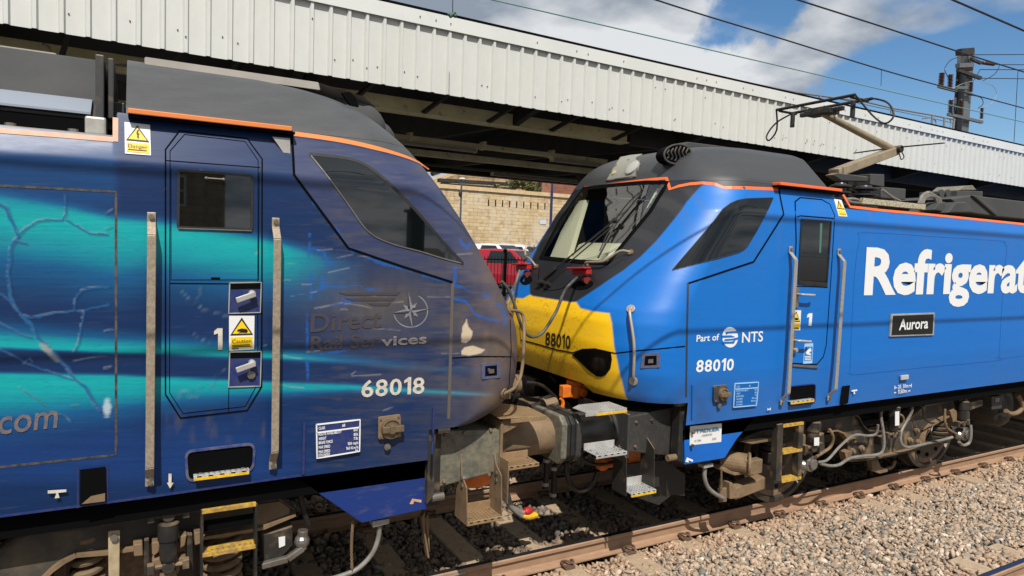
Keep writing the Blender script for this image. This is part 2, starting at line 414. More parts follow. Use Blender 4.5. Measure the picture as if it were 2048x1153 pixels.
def vis(X, Y):                       # dense where the photograph looks, sparser outside
    xr = -3.26+2.45*(5.556+Y)
    d = np.where((X < xr+.8) & (X > -2.6-.2*(Y+.8)), 1.0, .25)
    onsl = (np.abs((X-.01+.34) % .68-.34) < .10) & (np.abs(Y) < 1.22) & (Y < 1.3)     # stones thin out on the sleepers
    d = np.where(onsl, d*.42, d)
    onsl2 = (np.abs((X-xs1+.34) % .68-.34) < .12) & (Y < -2.14)
    d = np.where(onsl2, d*.06, d)
    for ry in (-.7525, .7525, -2.72): d = np.where(np.abs(Y-ry) < .085, 0, d)
    return rng.random(len(X)) < d
A, SA = stones(108000, -4, 11, -3.5, -.62, .015, .036, zb, vis)
B, SB = stones(32000, -5.2, 7, -.68, 1.68, .020, .044, zb, vis)
P = np.concatenate([A, B]); S = np.concatenate([SA, SB]); nS = len(P)
var = 24
base = ICO[None]*(1+rng.uniform(-.42, .42, (var, 12, 1)))*rng.uniform(.62, 1.35, (var, 1, 3))*np.array([1, 1, .62])
vi = rng.integers(0, var, nS)
q = rng.normal(size=(nS, 4)); q[:, 1:3] *= .45; q /= np.linalg.norm(q, axis=1)[:, None]; w, x, y, z = q.T
RM = np.stack([np.stack([1-2*(y*y+z*z), 2*(x*y-z*w), 2*(x*z+y*w)], -1), np.stack([2*(x*y+z*w), 1-2*(x*x+z*z), 2*(y*z-x*w)], -1), np.stack([2*(x*z-y*w), 2*(y*z+x*w), 1-2*(x*x+y*y)], -1)], 1)
V = np.einsum('nij,nkj->nki', RM, base[vi])*S[:, None, None]+P[:, None]
PAL = lin([(196, 172, 146), (184, 162, 138), (168, 150, 130), (150, 146, 136), (112, 114, 110), (222, 204, 184), (192, 166, 142), (152, 134, 114)])
ci = rng.choice(len(PAL), nS, p=[.24, .2, .16, .09, .06, .08, .11, .06])
C = PAL[ci]*rng.uniform(.66, 1.0, (nS, 1))
dark4 = np.clip((.70-np.abs(P[:, 1]))/.08, 0, 1)[:, None]; C = C*(1-.55*dark4)  # stones between the rails darkened: oily, with under-train shade painted in
rust = np.clip(1-np.minimum(np.abs(P[:, 1]+.75), np.abs(P[:, 1]+2.72))/.5, 0, 1)[:, None]*rng.uniform(.2, .75, (nS, 1))
C = C*(1-rust)+lin((186, 140, 102))*rust
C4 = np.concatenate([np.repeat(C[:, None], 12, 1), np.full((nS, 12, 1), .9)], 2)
T = (np.arange(nS)[:, None, None]*12+ICF[None]).reshape(-1, 3)
m_stone = mat('ballast_stone', attr=True, rough=.92, noise=(70, .3, (120, 104, 90)))
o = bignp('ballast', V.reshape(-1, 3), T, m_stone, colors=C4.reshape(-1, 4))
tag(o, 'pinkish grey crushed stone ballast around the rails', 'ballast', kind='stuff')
# ================================================================== locomotive shells
_ez = np.array([1.13, 1.24, 1.30, 1.36, 1.43, 1.57, 1.8, 2.0, 2.11, 2.22, 2.36, 2.5, 2.8, 3.15, 3.28, 3.40, 3.51, 3.59, 3.64, 3.70, 3.76])
_ee = np.array([.95, .62, .40, .23, .11, .02, .0, .025, .07, .14, .22, .31, .52, .80, .92, 1.04, 1.17, 1.33, 1.52, 1.95, 2.6])
_zd = np.linspace(1.13, 3.76, 600); _ed = np.interp(_zd, _ez, _ee)
_k = np.hanning(41); _k /= _k.sum(); _ed = np.convolve(np.pad(_ed, 20, 'edge'), _k, 'valid')
_wd = np.interp(_zd, [1.13, 1.46, 1.58, 3.0, 3.27, 3.31, 3.6, 3.66, 3.72, 3.76], [1.322, 1.340, 1.345, 1.345, 1.255, 1.235, .95, .80, .50, .05])
_k2 = np.hanning(13); _k2 /= _k2.sum(); _wd = np.convolve(np.pad(_wd, 6, 'edge'), _k2, 'valid')
HW = 1.345; DEL = .50
def fT(t): t = np.clip(np.abs(t), 0, 1); return .35*t**4+.65*(1-np.sqrt(np.maximum(0, 1-t**5)))
def eZ(z): return np.interp(z, _zd, _ed)
_e8 = np.interp(_zd, [1.13, 1.30, 1.38, 1.57, 1.8, 2.0, 2.11, 2.22, 2.36, 2.5, 2.8, 3.15, 3.27, 3.40, 3.50, 3.58, 3.64, 3.70, 3.74, 3.76], [.22, .11, .06, .015, 0, .025, .07, .14, .22, .31, .52, .755, .82, .87, .94, 1.06, 1.22, 1.50, 1.85, 2.3])
_k3 = np.hanning(25); _k3 /= _k3.sum(); _e8 = np.convolve(np.pad(_e8, 12, 'edge'), _k3, 'valid')
def eZ88(z): return np.interp(z, _zd, _e8)
def wZ(z): return np.interp(z, _zd, _wd)
class Shell:
    def __init__(s, sg, Xc, e=None): s.s = sg; s.Xc = Xc; s.e = e or eZ
    def Xf(s, y, z):
        t = np.clip(np.abs(y)/np.maximum(wZ(z), .02), 0, 1); return s.Xc+s.s*(s.e(z)+DEL*fT(t))
    def inside(s, P):
        x, y, z = P[..., 0], P[..., 1], P[..., 2]
        return (z > 1.0) & (z < 3.76) & (np.abs(y) < wZ(z)) & (s.s*x > s.s*s.Xf(y, z))
    def hit(s, px, py):
        v = ray(px, py); t0, t1 = 3.3/v[1], 7.2/v[1]
        T = np.linspace(t0, t1, 900); P = CAM+T[:, None]*v; ins = s.inside(P)
        if not ins.any():                      # just off the silhouette: nearest point of the ray
            x, y, z = P.T; g = np.maximum(np.abs(y)-wZ(z), s.s*(s.Xf(y, z)-x)); g = np.where((z < 1.0) | (z > 3.76), 9, g); return P[np.argmin(g)]
        i = int(np.argmax(ins)); a, b = T[max(i-1, 0)], T[i]
        for _ in range(16):
            m = (a+b)/2
            if s.inside((CAM+m*v)[None])[0]: b = m
            else: a = m
        return CAM+b*v
    def normal(s, P):
        def g(p): return max(abs(p[1])-wZ(p[2]), s.s*(s.Xf(p[1], p[2])-p[0]))
        # analytic choice: front or side
        fr = s.s*(s.Xf(P[1], P[2])-P[0]) > abs(P[1])-wZ(P[2])-2e-3
        h = 4e-3
        if fr:
            dy = (s.Xf(P[1]+h, P[2])-s.Xf(P[1]-h, P[2]))/(2*h); dz = (s.Xf(P[1], P[2]+h)-s.Xf(P[1], P[2]-h))/(2*h)
            n = np.array([-s.s, s.s*dy, s.s*dz])
        else:
            dz = (wZ(P[2]+h)-wZ(P[2]-h))/(2*h); n = np.array([0, np.sign(P[1]), -dz])
        return nrm(n)
    def q(s, P):
        P = np.asarray(P); z = P[..., 2]; y = P[..., 1]; Xs = s.Xc+s.s*(s.e(z)+DEL)
        d = s.s*(P[..., 0]-Xs)
        t = np.abs(y)/np.maximum(wZ(z), .02)
        return np.where(d > 0, HW+d, HW*np.clip(t, 0, 1))
    def qpoly(s, px): 
        H = [s.hit(a, b) for a, b in px]; return np.array([(float(s.q(h)), h[2]) for h in H])
def sdf(P, poly):
    "signed distance (negative inside) of points P to a closed polygon"
    P = np.asarray(P, float); poly = np.asarray(poly, float); d = np.full(len(P), 1e9); ins = np.zeros(len(P), bool)
    for i in range(len(poly)):
        a, b = poly[i-1], poly[i]; e = b-a; w = P-a
        t = np.clip((w@e)/max(e@e, 1e-12), 0, 1); r = w-t[:, None]*e; d = np.minimum(d, (r*r).sum(1))
        c = ((a[1] > P[:, 1]) != (b[1] > P[:, 1]))
        with np.errstate(divide='ignore', invalid='ignore'):
            ins ^= c & (P[:, 0] < (b[0]-a[0])*(P[:, 1]-a[1])/(b[1]-a[1])+a[0])
    d = np.sqrt(d); return np.where(ins, -d, d)
def linedist(P, pts):
    d = np.full(len(P), 1e9); pts = np.asarray(pts, float)
    for i in range(len(pts)-1):
        a, b = pts[i], pts[i+1]; e = b-a; w = P-a; t = np.clip((w@e)/max(e@e, 1e-9), 0, 1); r = w-t[:, None]*e; d = np.minimum(d, (r*r).sum(1))
    return np.sqrt(d)
def sstep(a, b, x): t = np.clip((x-a)/(b-a), 0, 1); return t*t*(3-2*t)
_lat = {}
def vnoise(x, y, seed=0):
    "value noise 0..1"
    if seed not in _lat: _lat[seed] = np.random.default_rng(seed+100).random((256, 256))
    g = _lat[seed]; xi = np.floor(x).astype(int); yi = np.floor(y).astype(int); fx = x-xi; fy = y-yi; fx = fx*fx*(3-2*fx); fy = fy*fy*(3-2*fy)
    a = g[xi % 256, yi % 256]; b = g[(xi+1) % 256, yi % 256]; c = g[xi % 256, (yi+1) % 256]; d = g[(xi+1) % 256, (yi+1) % 256]
    return (a*(1-fx)+b*fx)*(1-fy)+(c*(1-fx)+d*fx)*fy
def fbm(x, y, seed=0, o=4):
    r = 0; a = .5; 
    for i in range(o): r = r+a*vnoise(x*2**i+i*17.3, y*2**i+i*9.1, seed+i); a *= .5
    return r/(1-.5**o)
def build_shell(S, name, parent, zs, xr, paint, mt, nside, nfront=70, cap=False, hole=None, skipfront=False):
    rows = []; Q = []
    for z in zs:
        w = float(wZ(z)); Xs = S.Xc+S.s*(float(S.e(z))+DEL)
        u = np.concatenate([np.linspace(0, 1, nside)])
        near = np.stack([xr+(Xs-xr)*u, np.full(nside, -w), np.full(nside, z)], 1)
        t = np.sin(np.linspace(math.pi/2, -math.pi/2, nfront)[1:-1])
        fr = np.stack([S.Xc+S.s*(float(S.e(z))+DEL*fT(t)), -w*t, np.full(len(t), z)], 1)
        uf = np.linspace(1, 0, 14)
        far = np.stack([xr+(Xs-xr)*uf, np.full(14, w), np.full(14, z)], 1)
        rows.append(np.concatenate([near, fr, far]))
    G = np.array(rows); nr, ncol = G.shape[:2]; V = G.reshape(-1, 3)
    i, j = np.meshgrid(np.arange(nr-1), np.arange(ncol-1), indexing='ij'); a = (i*ncol+j).ravel()
    T = np.stack([a, a+1, a+ncol+1, a+ncol], 1)
    if S.s > 0: T = T[:, ::-1]
    if hole is not None:
        c = V[T].mean(1); T = T[~hole(c)]
    o = bignp(name, V, T, mt, parent, colors=paint(V), smooth=True)
    if cap:
        k = rows
        ring = [r[0] for r in k]+[r[-1] for r in k[::-1]]
        b = MB(); b.add(ring, [tuple(range(len(ring)))]); b.build('end_panel', m_dark, parent)
    return o
def ribbon(S, name, px, width, lift, mt, parent, sub=1, closed=False, depth=.006, plane=None):
    "raised strip that follows the shell along a traced line"
    if closed: px = list(px)+[px[0]]
    P2 = smooth_line(px, sub) if sub > 1 else [np.array(p, float) for p in px]
    D = [P2[0]]
    for p in P2[1:]:
        n = max(1, int(np.linalg.norm(p-D[-1])/14)); a = D[-1]
        for k in range(1, n+1): D.append(a+(p-a)*k/n)
    H = [U(*p, plane) if plane is not None else S.hit(*p) for p in D]; V = []; F = []
    for i, h in enumerate(H):
        n = np.array([0, -1., 0]) if plane is not None else S.normal(h)
        t = nrm(H[min(i+1, len(H)-1)]-H[max(i-1, 0)]); sd_ = nrm(np.cross(n, t))
        V += [h+sd_*width/2-n*depth, h+sd_*width/2+n*lift, h-sd_*width/2+n*lift, h-sd_*width/2-n*depth]
    for i in range(len(H)-1):
        for k in range(3): F.append((4*i+k, 4*i+k+1, 4*i+k+5, 4*i+k+4))
    F += [(0, 3, 2, 1), tuple(4*(len(H)-1)+k for k in range(4))]
    return link(name, V, F, mt, parent)
def surfpoly(S, name, px, lift, mt, parent, step=14, colorfn=None, skirt=.006, smooth=True, plane=None):
    "panel that lies on the shell inside a traced outline"
    P = [np.array(p, float) for p in px]; B = []
    for i in range(len(P)):
        a, b = P[i], P[(i+1) % len(P)]; n = max(1, int(np.linalg.norm(b-a)/step))
        for k in range(n): B.append(a+(b-a)*k/n)
    B = np.array(B); lo, hi = B.min(0), B.max(0)
    gx, gy = np.meshgrid(np.arange(lo[0]+step/2, hi[0], step), np.arange(lo[1]+step/2, hi[1], step)); I = np.stack([gx.ravel(), gy.ravel()], 1)
    if len(I): I = I[sdf(I, B) < -step*.35]
    allp = np.concatenate([B, I]) if len(I) else B
    nb = len(B)
    co, ed, fc, *_ = delaunay_2d_cdt([Vector(p) for p in allp], [(i, (i+1) % nb) for i in range(nb)], [], 1, 1e-6)
    co = np.array([(c.x, c.y) for c in co])
    V = []; Nn = []
    for p in co:
        h = U(*p, plane) if plane is not None else S.hit(*p); n = np.array([0, -1., 0]) if plane is not None else S.normal(h); V.append(h+n*lift); Nn.append(n)
    F = []
    for f in fc:
        f = list(f); a, b, c = [np.array(V[k]) for k in f[:3]]
        if np.cross(b-a, c-a)@Nn[f[0]] < 0: f = f[::-1]
        F.append(tuple(f))
    # skirt
    n0 = len(V); ids = [int(np.argmin(((co-b)**2).sum(1))) for b in B]
    for k in ids: V.append(V[k]-Nn[k]*(skirt+lift))
    for i in range(nb):
        j = (i+1) % nb; f = (ids[i], ids[j], n0+j, n0+i)
        F.append(f)
    V = np.array(V)
    cols = colorfn(V) if colorfn else None
    o = link(name, V, F, mt, parent, True, colors=cols); o.data.set_sharp_from_angle(angle=R_(40))
    return o
def text_mesh(s, off=0., space=1., shear=0.):
    if '1' in s:
        x = 0; VV = []; FF = []
        for ch in s:
            if ch == ' ': x += .26; continue
            if ch == '1':
                o = off; V = np.array([(.16-o, -o, 0), (.26+o, -o, 0), (.26+o, .73+o, 0), (.18-o*.4, .73+o, 0), (.02-o, .60+o*.3, 0), (.02-o, .50-o, 0), (.16-o, .57-o, 0)]); F = [tuple(range(7))]; V[:, 0] += o
            else: V, F = text_mesh(ch, off); V = V.copy(); V[:, 0] -= V[:, 0].min()
            V[:, 0] += x; n = len(VV); VV += [tuple(v) for v in V]; FF += [tuple(i+n for i in f) for f in F]; x = V[:, 0].max()+.075
        return np.array(VV), FF
    c = bpy.data.curves.new('letters', 'FONT'); c.body = s; c.size = 1; c.offset = off; c.space_character = space; c.resolution_u = 3; c.shear = shear; c.align_x = 'LEFT'
    o = bpy.data.objects.new('letters', c); COL.objects.link(o); bpy.context.view_layer.update()
    m = bpy.data.meshes.new_from_object(o.evaluated_get(bpy.context.evaluated_depsgraph_get()))
    V = np.array([v.co[:] for v in m.vertices]); F = [tuple(p.vertices) for p in m.polygons]
    bpy.data.objects.remove(o); bpy.data.curves.remove(c); bpy.data.meshes.remove(m); return V, F
def letters(name, s, O, Rt, Tp, mt, parent, y=None, S=None, off=.02, lift=.004, lo=None, space=1., cap=None, shear=0.):
    """writing fitted between traced points: O = left end of the baseline, Rt = right end, Tp = top of the tall letters at the left.
    y: plane of the writing, or S: shell it follows."""
    V, F = text_mesh(s, off, space, shear)
    if isinstance(y, tuple): S, lift, y = y[0], y[1]+lift, None
    x0, x1 = V[:, 0].min(), V[:, 0].max(); h = cap or .73+off
    f = (lambda p: U(*p, y)) if y is not None else (lambda p: S.hit(*p))
    if y is not None:
        a, b, c = f(O), f(Rt), f(Tp); u = (V[:, 0]-x0)/(x1-x0); v = (V[:, 1]+off)/h
        P = a+u[:, None]*(b-a)+v[:, None]*(c-a); P[:, 1] -= lift
    else:
        O, Rt, Tp = map(np.array, (O, Rt, Tp)); u = (V[:, 0]-x0)/(x1-x0); v = (V[:, 1]+off)/h
        px = O+u[:, None]*(Rt-O)+v[:, None]*(Tp-O); P = np.array([(lambda hh: hh+S.normal(hh)*lift)(S.hit(*p)) for p in px])
    return link(name, P, F, mt, parent)
def flat(name, px, y, mt, parent, lift=.003, t=.004):
    if isinstance(y, tuple): return surfpoly(y[0], name, px, y[1]+lift, mt, parent, step=40, skirt=.003)
    b = MB(); b.prism([U(a, c, y)-np.array([0, lift, 0]) for a, c in px], (0, t, 0)); return b.build(name, mt, parent)
YS = -1.345
def handrail(parent, pt, pb, y=YS, stand=.075, wpx=15, mt=None, name='handrail'):
    "flat bar with cranked ends between two traced points on the side"
    a, b = U(*pt, y), U(*pb, y); yy = y-stand; g = MB(); dz = .06
    w = .044
    P = [a+[0, -.008, 0], a+[0, -.008, -dz*.9], [a[0], yy, a[2]-dz*2.1], [b[0], yy, b[2]+dz*2.1], b+[0, -.008, dz*.9], b+[0, -.008, 0]]
    for i in range(5): g.bar(P[i], P[i+1], w, .014, up=(0, 1, .001))
    o = g.build(name, mt or m_hand, parent, bevel=.004)
    h = MB()
    for p in (a+[0, -.015, -.025], b+[0, -.015, .025]): h.cyl(p, p+[0, -.014, 0], .014, n=10)
    h.build('bolt', m_steel, o); return o
def screwplate(parent, px, y, name, mt, lift=.003): return flat(name, px, y, mt, parent, lift)
# ================================================================== shared underframe pieces
def perf(name, c, c2=(30, 28, 26), dustc=None):
    m = mat(name, c, .5, .3, noise=(10, .5, tuple(int(v*.75) for v in c)))
    t = m.node_tree; n = t.nodes; l = t.links; b = n['Principled BSDF']; src = b.inputs['Base Color'].links[0].from_socket
    tc = n.new('ShaderNodeTexCoord'); mp = n.new('ShaderNodeMapping'); mp.inputs['Scale'].default_value = (34, 34, 34); l.new(tc.outputs['Object'], mp.inputs[0])
    fr = n.new('ShaderNodeVectorMath'); fr.operation = 'FRACTION'; l.new(mp.outputs[0], fr.inputs[0])
    sb = n.new('ShaderNodeVectorMath'); sb.operation = 'SUBTRACT'; l.new(fr.outputs[0], sb.inputs[0]); sb.inputs[1].default_value = (.5, .5, .5)
    ml = n.new('ShaderNodeVectorMath'); ml.operation = 'MULTIPLY'; l.new(sb.outputs[0], ml.inputs[0]); ml.inputs[1].default_value = (1, 1, 0)
    le = n.new('ShaderNodeVectorMath'); le.operation = 'LENGTH'; l.new(ml.outputs[0], le.inputs[0])
    g = n.new('ShaderNodeNewGeometry'); s = n.new('ShaderNodeSeparateXYZ'); l.new(g.outputs['Normal'], s.inputs[0])
    lt = n.new('ShaderNodeMath'); lt.operation = 'LESS_THAN'; l.new(le.outputs['Value'], lt.inputs[0]); lt.inputs[1].default_value = .2
    gt = n.new('ShaderNodeMath'); gt.operation = 'GREATER_THAN'; l.new(s.outputs[2], gt.inputs[0]); gt.inputs[1].default_value = .8
    mu = n.new('ShaderNodeMath'); mu.operation = 'MULTIPLY'; l.new(lt.outputs[0], mu.inputs[0]); l.new(gt.outputs[0], mu.inputs[1])
    x = n.new('ShaderNodeMix'); x.data_type = 'RGBA'; l.new(mu.outputs[0], x.inputs[0]); l.new(src, x.inputs[6]); x.inputs[7].default_value = (*lin(c2), 1); l.new(x.outputs[2], b.inputs['Base Color'])
    return m
m_tread = perf('perforated_step_grey', (186, 186, 182)); m_treadt = perf('perforated_step_dusty', (160, 132, 98), (60, 48, 36))
def tread(parent, fl, fr, y0, depth, mt, name='step_tread', lip=.03, yellow=None, back=0):
    a, b = U(*fl, y0), U(*fr, y0); g = MB(); z0, z1 = a[2], b[2]; dz = (z1-z0)
    zt = (z0+z1)/2+lip; x0, x1 = min(a[0], b[0]), max(a[0], b[0])
    g.box(x0, x1, y0, y0+depth, zt-.008, zt); g.box(x0, x1, y0-.004, y0+.004, zt-lip, zt)
    if back: g.box(x0, x1, y0+depth, y0+depth+.006, zt-.008, zt+back)
    o = g.build(name, mt, parent, bevel=.003)
    s = MB(); n = 5
    for k in range(n):
        xx = x0+(x1-x0)*(k+.5)/n; s.box(xx-.012, xx+.012, y0-.006, y0-.003, zt-.011, zt-.004)
    s.build('slot', m_gap, o)
    c = MB()
    for fx in (.12, .88):
        for fy in (.25, .75): c.cyl((x0+(x1-x0)*fx, y0+depth*fy, zt-.002), (x0+(x1-x0)*fx, y0+depth*fy, zt+.006), .009, n=8)
    c.build('bolt', m_steel, o)
    if yellow: 
        e = MB(); e.box(x0+.004, x1-.004, y0-.007, y0-.004, zt-lip, zt-lip*.42); e.build('yellow_edge', m_yel, o)
    return o, x0, x1, zt
def wheel(parent, x, mt_disc, y=-.755):
    b = MB(); b.lathe((x, y+.055, .55), (0, -1, 0), [(0, .585), (.028, .575), (.03, .553), (.13, .550), (.135, .50), (.11, .485)], 56)
    w = b.build('wheel', m_wheel, parent, smooth=True)
    c = MB(); c.lathe((x, y+.06, .55), (0, -1, 0), [(0, .486), (.115, .486), (.118, .45), (.10, .30), (.13, .16), (.15, .15), (.15, .001)], 40)
    c.build('wheel_disc', mt_disc, w, smooth=True)
    for k in range(12):
        h = MB(); t = 2*math.pi*k/12; h.cyl((x+.38*math.cos(t), y-.05, .55+.38*math.sin(t)), (x+.38*math.cos(t), y-.066, .55+.38*math.sin(t)), .026, n=12); h.build('wheel_hole', m_gap, w)
    return w
m_wheel = mat('worn_wheel_steel', (62, 60, 57), .45, .5, noise=(6, .6, (92, 80, 66)))
m_disc = mat('rusty_wheel_disc', (112, 88, 68), .7, noise=[(9, .6, (74, 60, 50)), (22, .5, (146, 122, 98))])
def buffer_set(parent, s, xi, yc, mt_tube, mt_plate, xroot, zc=1.06, rad=.155):
    g = MB(); g.cyl((xroot, yc, zc), (xi+s*.10, yc, zc), rad, n=36); g.lathe((xroot, yc, zc), (-s, 0, 0), [(0, rad+.02), (.05, rad+.02), (.055, rad)], 36)
    t = g.build('buffer', mt_tube, parent, smooth=True)
    p = MB(); w, h = .25, .2; c = .06
    oc = [(-w+c, -h), (w-c, -h), (w, -h+c), (w, h-c), (w-c, h), (-w+c, h), (-w, h-c), (-w, -h+c)]
    p.prism([(xi+s*.045, yc+a, zc+b) for a, b in oc], (s*.055, 0, 0)); p.build('buffer_plate', mt_plate, t, bevel=.012)
    q_ = MB(); q_.prism([(xi+s*.004, yc+a*.93, zc+b*.93) for a, b in oc], (s*.04, 0, 0)); q_.build('buffer_pad', m_black, t, bevel=.006)
    return t
def damper(parent, pt, pb, y, r, name='damper'):
    a, b = U(*pt, y), U(*pb, y); L_ = a[2]-b[2]; g = MB(); x = (a[0]+b[0])/2
    g.lathe((x, y, b[2]), (0, 0, 1), [(0, r*.55), (.01, r*.8), (L_*.12, r*.84), (L_*.55, r*.84), (L_*.555, r), (L_*.96, r), (L_, r*.8)], 24)
    o = g.build(name, m_under2, parent, smooth=True)
    e = MB()
    for zz in (a[2]+r*.7, b[2]-r*.6):
        e.cyl((x, y-r*.5, zz), (x, y+r*.5, zz), r*.62, n=16); e.cyl((x-r*1.6, y, zz), (x+r*1.6, y, zz), r*.28, n=10)
        for sx_ in (-1, 1): e.box(x+sx_*r*1.6-r*.32, x+sx_*r*1.6+r*.32, y-r*.42, y+r*.42, zz-r*.5, zz+r*.5)
    e.build('damper_eye', m_under, o, bevel=.004); return o
def chain(parent, pts, name='chain', r=.0045):
    P = smooth_line(pts, 10); g = MB(); d = 0
    for i in range(0, len(P)-1):
        a, b = P[i], P[i+1]; L_ = np.linalg.norm(b-a); n = max(1, int(L_/.02))
        for k in range(n):
            c = a+(b-a)*(k+.5)/n; t = nrm(b-a); u, w = frame(t); e = u if (i+k) % 2 else w
            ring = [c+t*.013*math.cos(th)+e*.008*math.sin(th) for th in np.linspace(0, 2*math.pi, 9)]; g.tube(ring, r*.7, 4)
    return g.build(name, m_tan, parent)
# ================================================================== the older, dirty locomotive on the left
XI = -.25                                       # where the buffers of the two locomotives meet
SA68 = Shell(-1, -.572)
A = thing('locomotive', 'dirty dark blue and teal locomotive with peeling vinyl and numbers 68018, filling the left half', 'locomotive', (-10.6, 0, 0))
zc5 = lambda l: [(x/3.034, 380+y/3.034) for x, y in l]
zc1 = lambda l: [(x/3.034, 773+y/3.034) for x, y in l]
zc2 = lambda l: [(500+x/3.034, 773+y/3.034) for x, y in l]
zc6 = lambda l: [(500+x/3.034, 400+y/3.034) for x, y in l]
zc3 = lambda l: [(840+x/3.034, 680+y/3.034) for x, y in l]
TEARS = [zc5(t) for t in ([(-20, 80), (40, 110), (60, 170), (95, 240), (110, 285), (70, 340), (60, 440), (50, 520), (60, 580), (65, 650), (110, 740), (190, 820), (230, 900), (300, 960), (390, 1060), (460, 1153), (520, 1200), (570, 1290), (610, 1340)],
    [(110, 285), (150, 240), (230, 190), (300, 182), (375, 185), (400, 150), (398, 40)], [(400, 180), (470, 220), (540, 265), (650, 272)],
    [(-10, 640), (20, 640), (80, 700), (120, 750), (190, 780), (330, 750), (450, 735), (510, 735), (560, 715), (665, 700)],
    [(450, 730), (460, 660), (500, 610), (560, 595), (660, 588)], [(510, 740), (490, 850), (480, 930), (450, 985)],
    [(-20, 800), (80, 850), (130, 880), (190, 900)], [(-20, 960), (80, 1010), (170, 1060), (260, 1090), (370, 1130), (440, 1150)], [(85, 310), (130, 320), (160, 330)],
    [(150, 1060), (180, 1020), (200, 1050)], [(450, 1045), (520, 1030), (650, 1005)], [(640, 150), (660, 140), (690, 120)], [(640, 860), (690, 850)], [(635, 1085), (680, 1075)], [(640, 240), (680, 225)])]
TEARS += [zc1(t) for t in ([(120, 10), (230, 80), (300, 150), (400, 185), (430, 215)], [(430, 120), (480, 115)], [(1280, 10), (1310, -50), (1360, -95)], [(1085, 45), (1200, 10), (1230, 0)], [(1150, 75), (1200, 62)])]
TEARS += [zc5([(1090, 610), (1160, 680), (1240, 730), (1320, 750), (1380, 765)]), zc5([(1225, 580), (1215, 640), (1195, 672)]), zc5([(1150, 860), (1210, 900), (1280, 940)])]
BLUES = [zc6(t) for t in ([(365, 300), (450, 310), (560, 312), (590, 290), (640, 320), (760, 370), (900, 410), (1000, 440), (1100, 470), (1200, 490)], [(450, 320), (470, 380), (560, 405), (620, 405)], [(570, 400), (580, 360)], [(440, 460), (440, 530), (600, 525), (660, 515), (720, 548), (830, 548)], [(375, 560), (440, 545)], [(360, 210), (355, 330), (372, 450), (368, 600)],
    [(385, 15), (480, 120), (580, 250), (600, 295)], [(1240, 515), (1330, 545), (1450, 590), (1520, 640), (1545, 700), (1545, 750)], [(1245, 600), (1310, 620), (1360, 690), (1430, 720), (1510, 735)], [(370, 950), (450, 930), (570, 915), (650, 910)], [(350, 700), (345, 900), (352, 1100)], [(1240, 400), (1245, 500)], [(1270, 240), (1320, 295), (1370, 220)], [(560, 600), (640, 605), (700, 625)], [(480, 640), (560, 630), (640, 618)])]
SCR = []
for k in range(26):
    x0 = random.uniform(540, 900); y0 = random.uniform(500, 800); ln = random.uniform(8, 60); an = random.uniform(-.25, .18)
    SCR.append([(x0, y0), (x0+ln*.5, y0+ln*an*.5+random.uniform(-2, 2)), (x0+ln, y0+ln*an)])
for k in range(18):
    x0 = random.uniform(330, 1030); y0 = random.uniform(290, 880); ln = random.uniform(4, 22); an = random.uniform(-1.2, .6)
    SCR.append([(x0, y0), (x0+ln, y0+ln*an)])
UPPER = [(583, 275), (700, 292), (800, 315), (862, 340), (935, 440), (1010, 570), (905, 562), (697, 497), (588, 350)]
GREY68 = [(560, 262), (588, 267), (680, 283), (760, 300), (820, 318), (858, 338), (905, 370), (900, 300), (760, 120), (560, 120)]
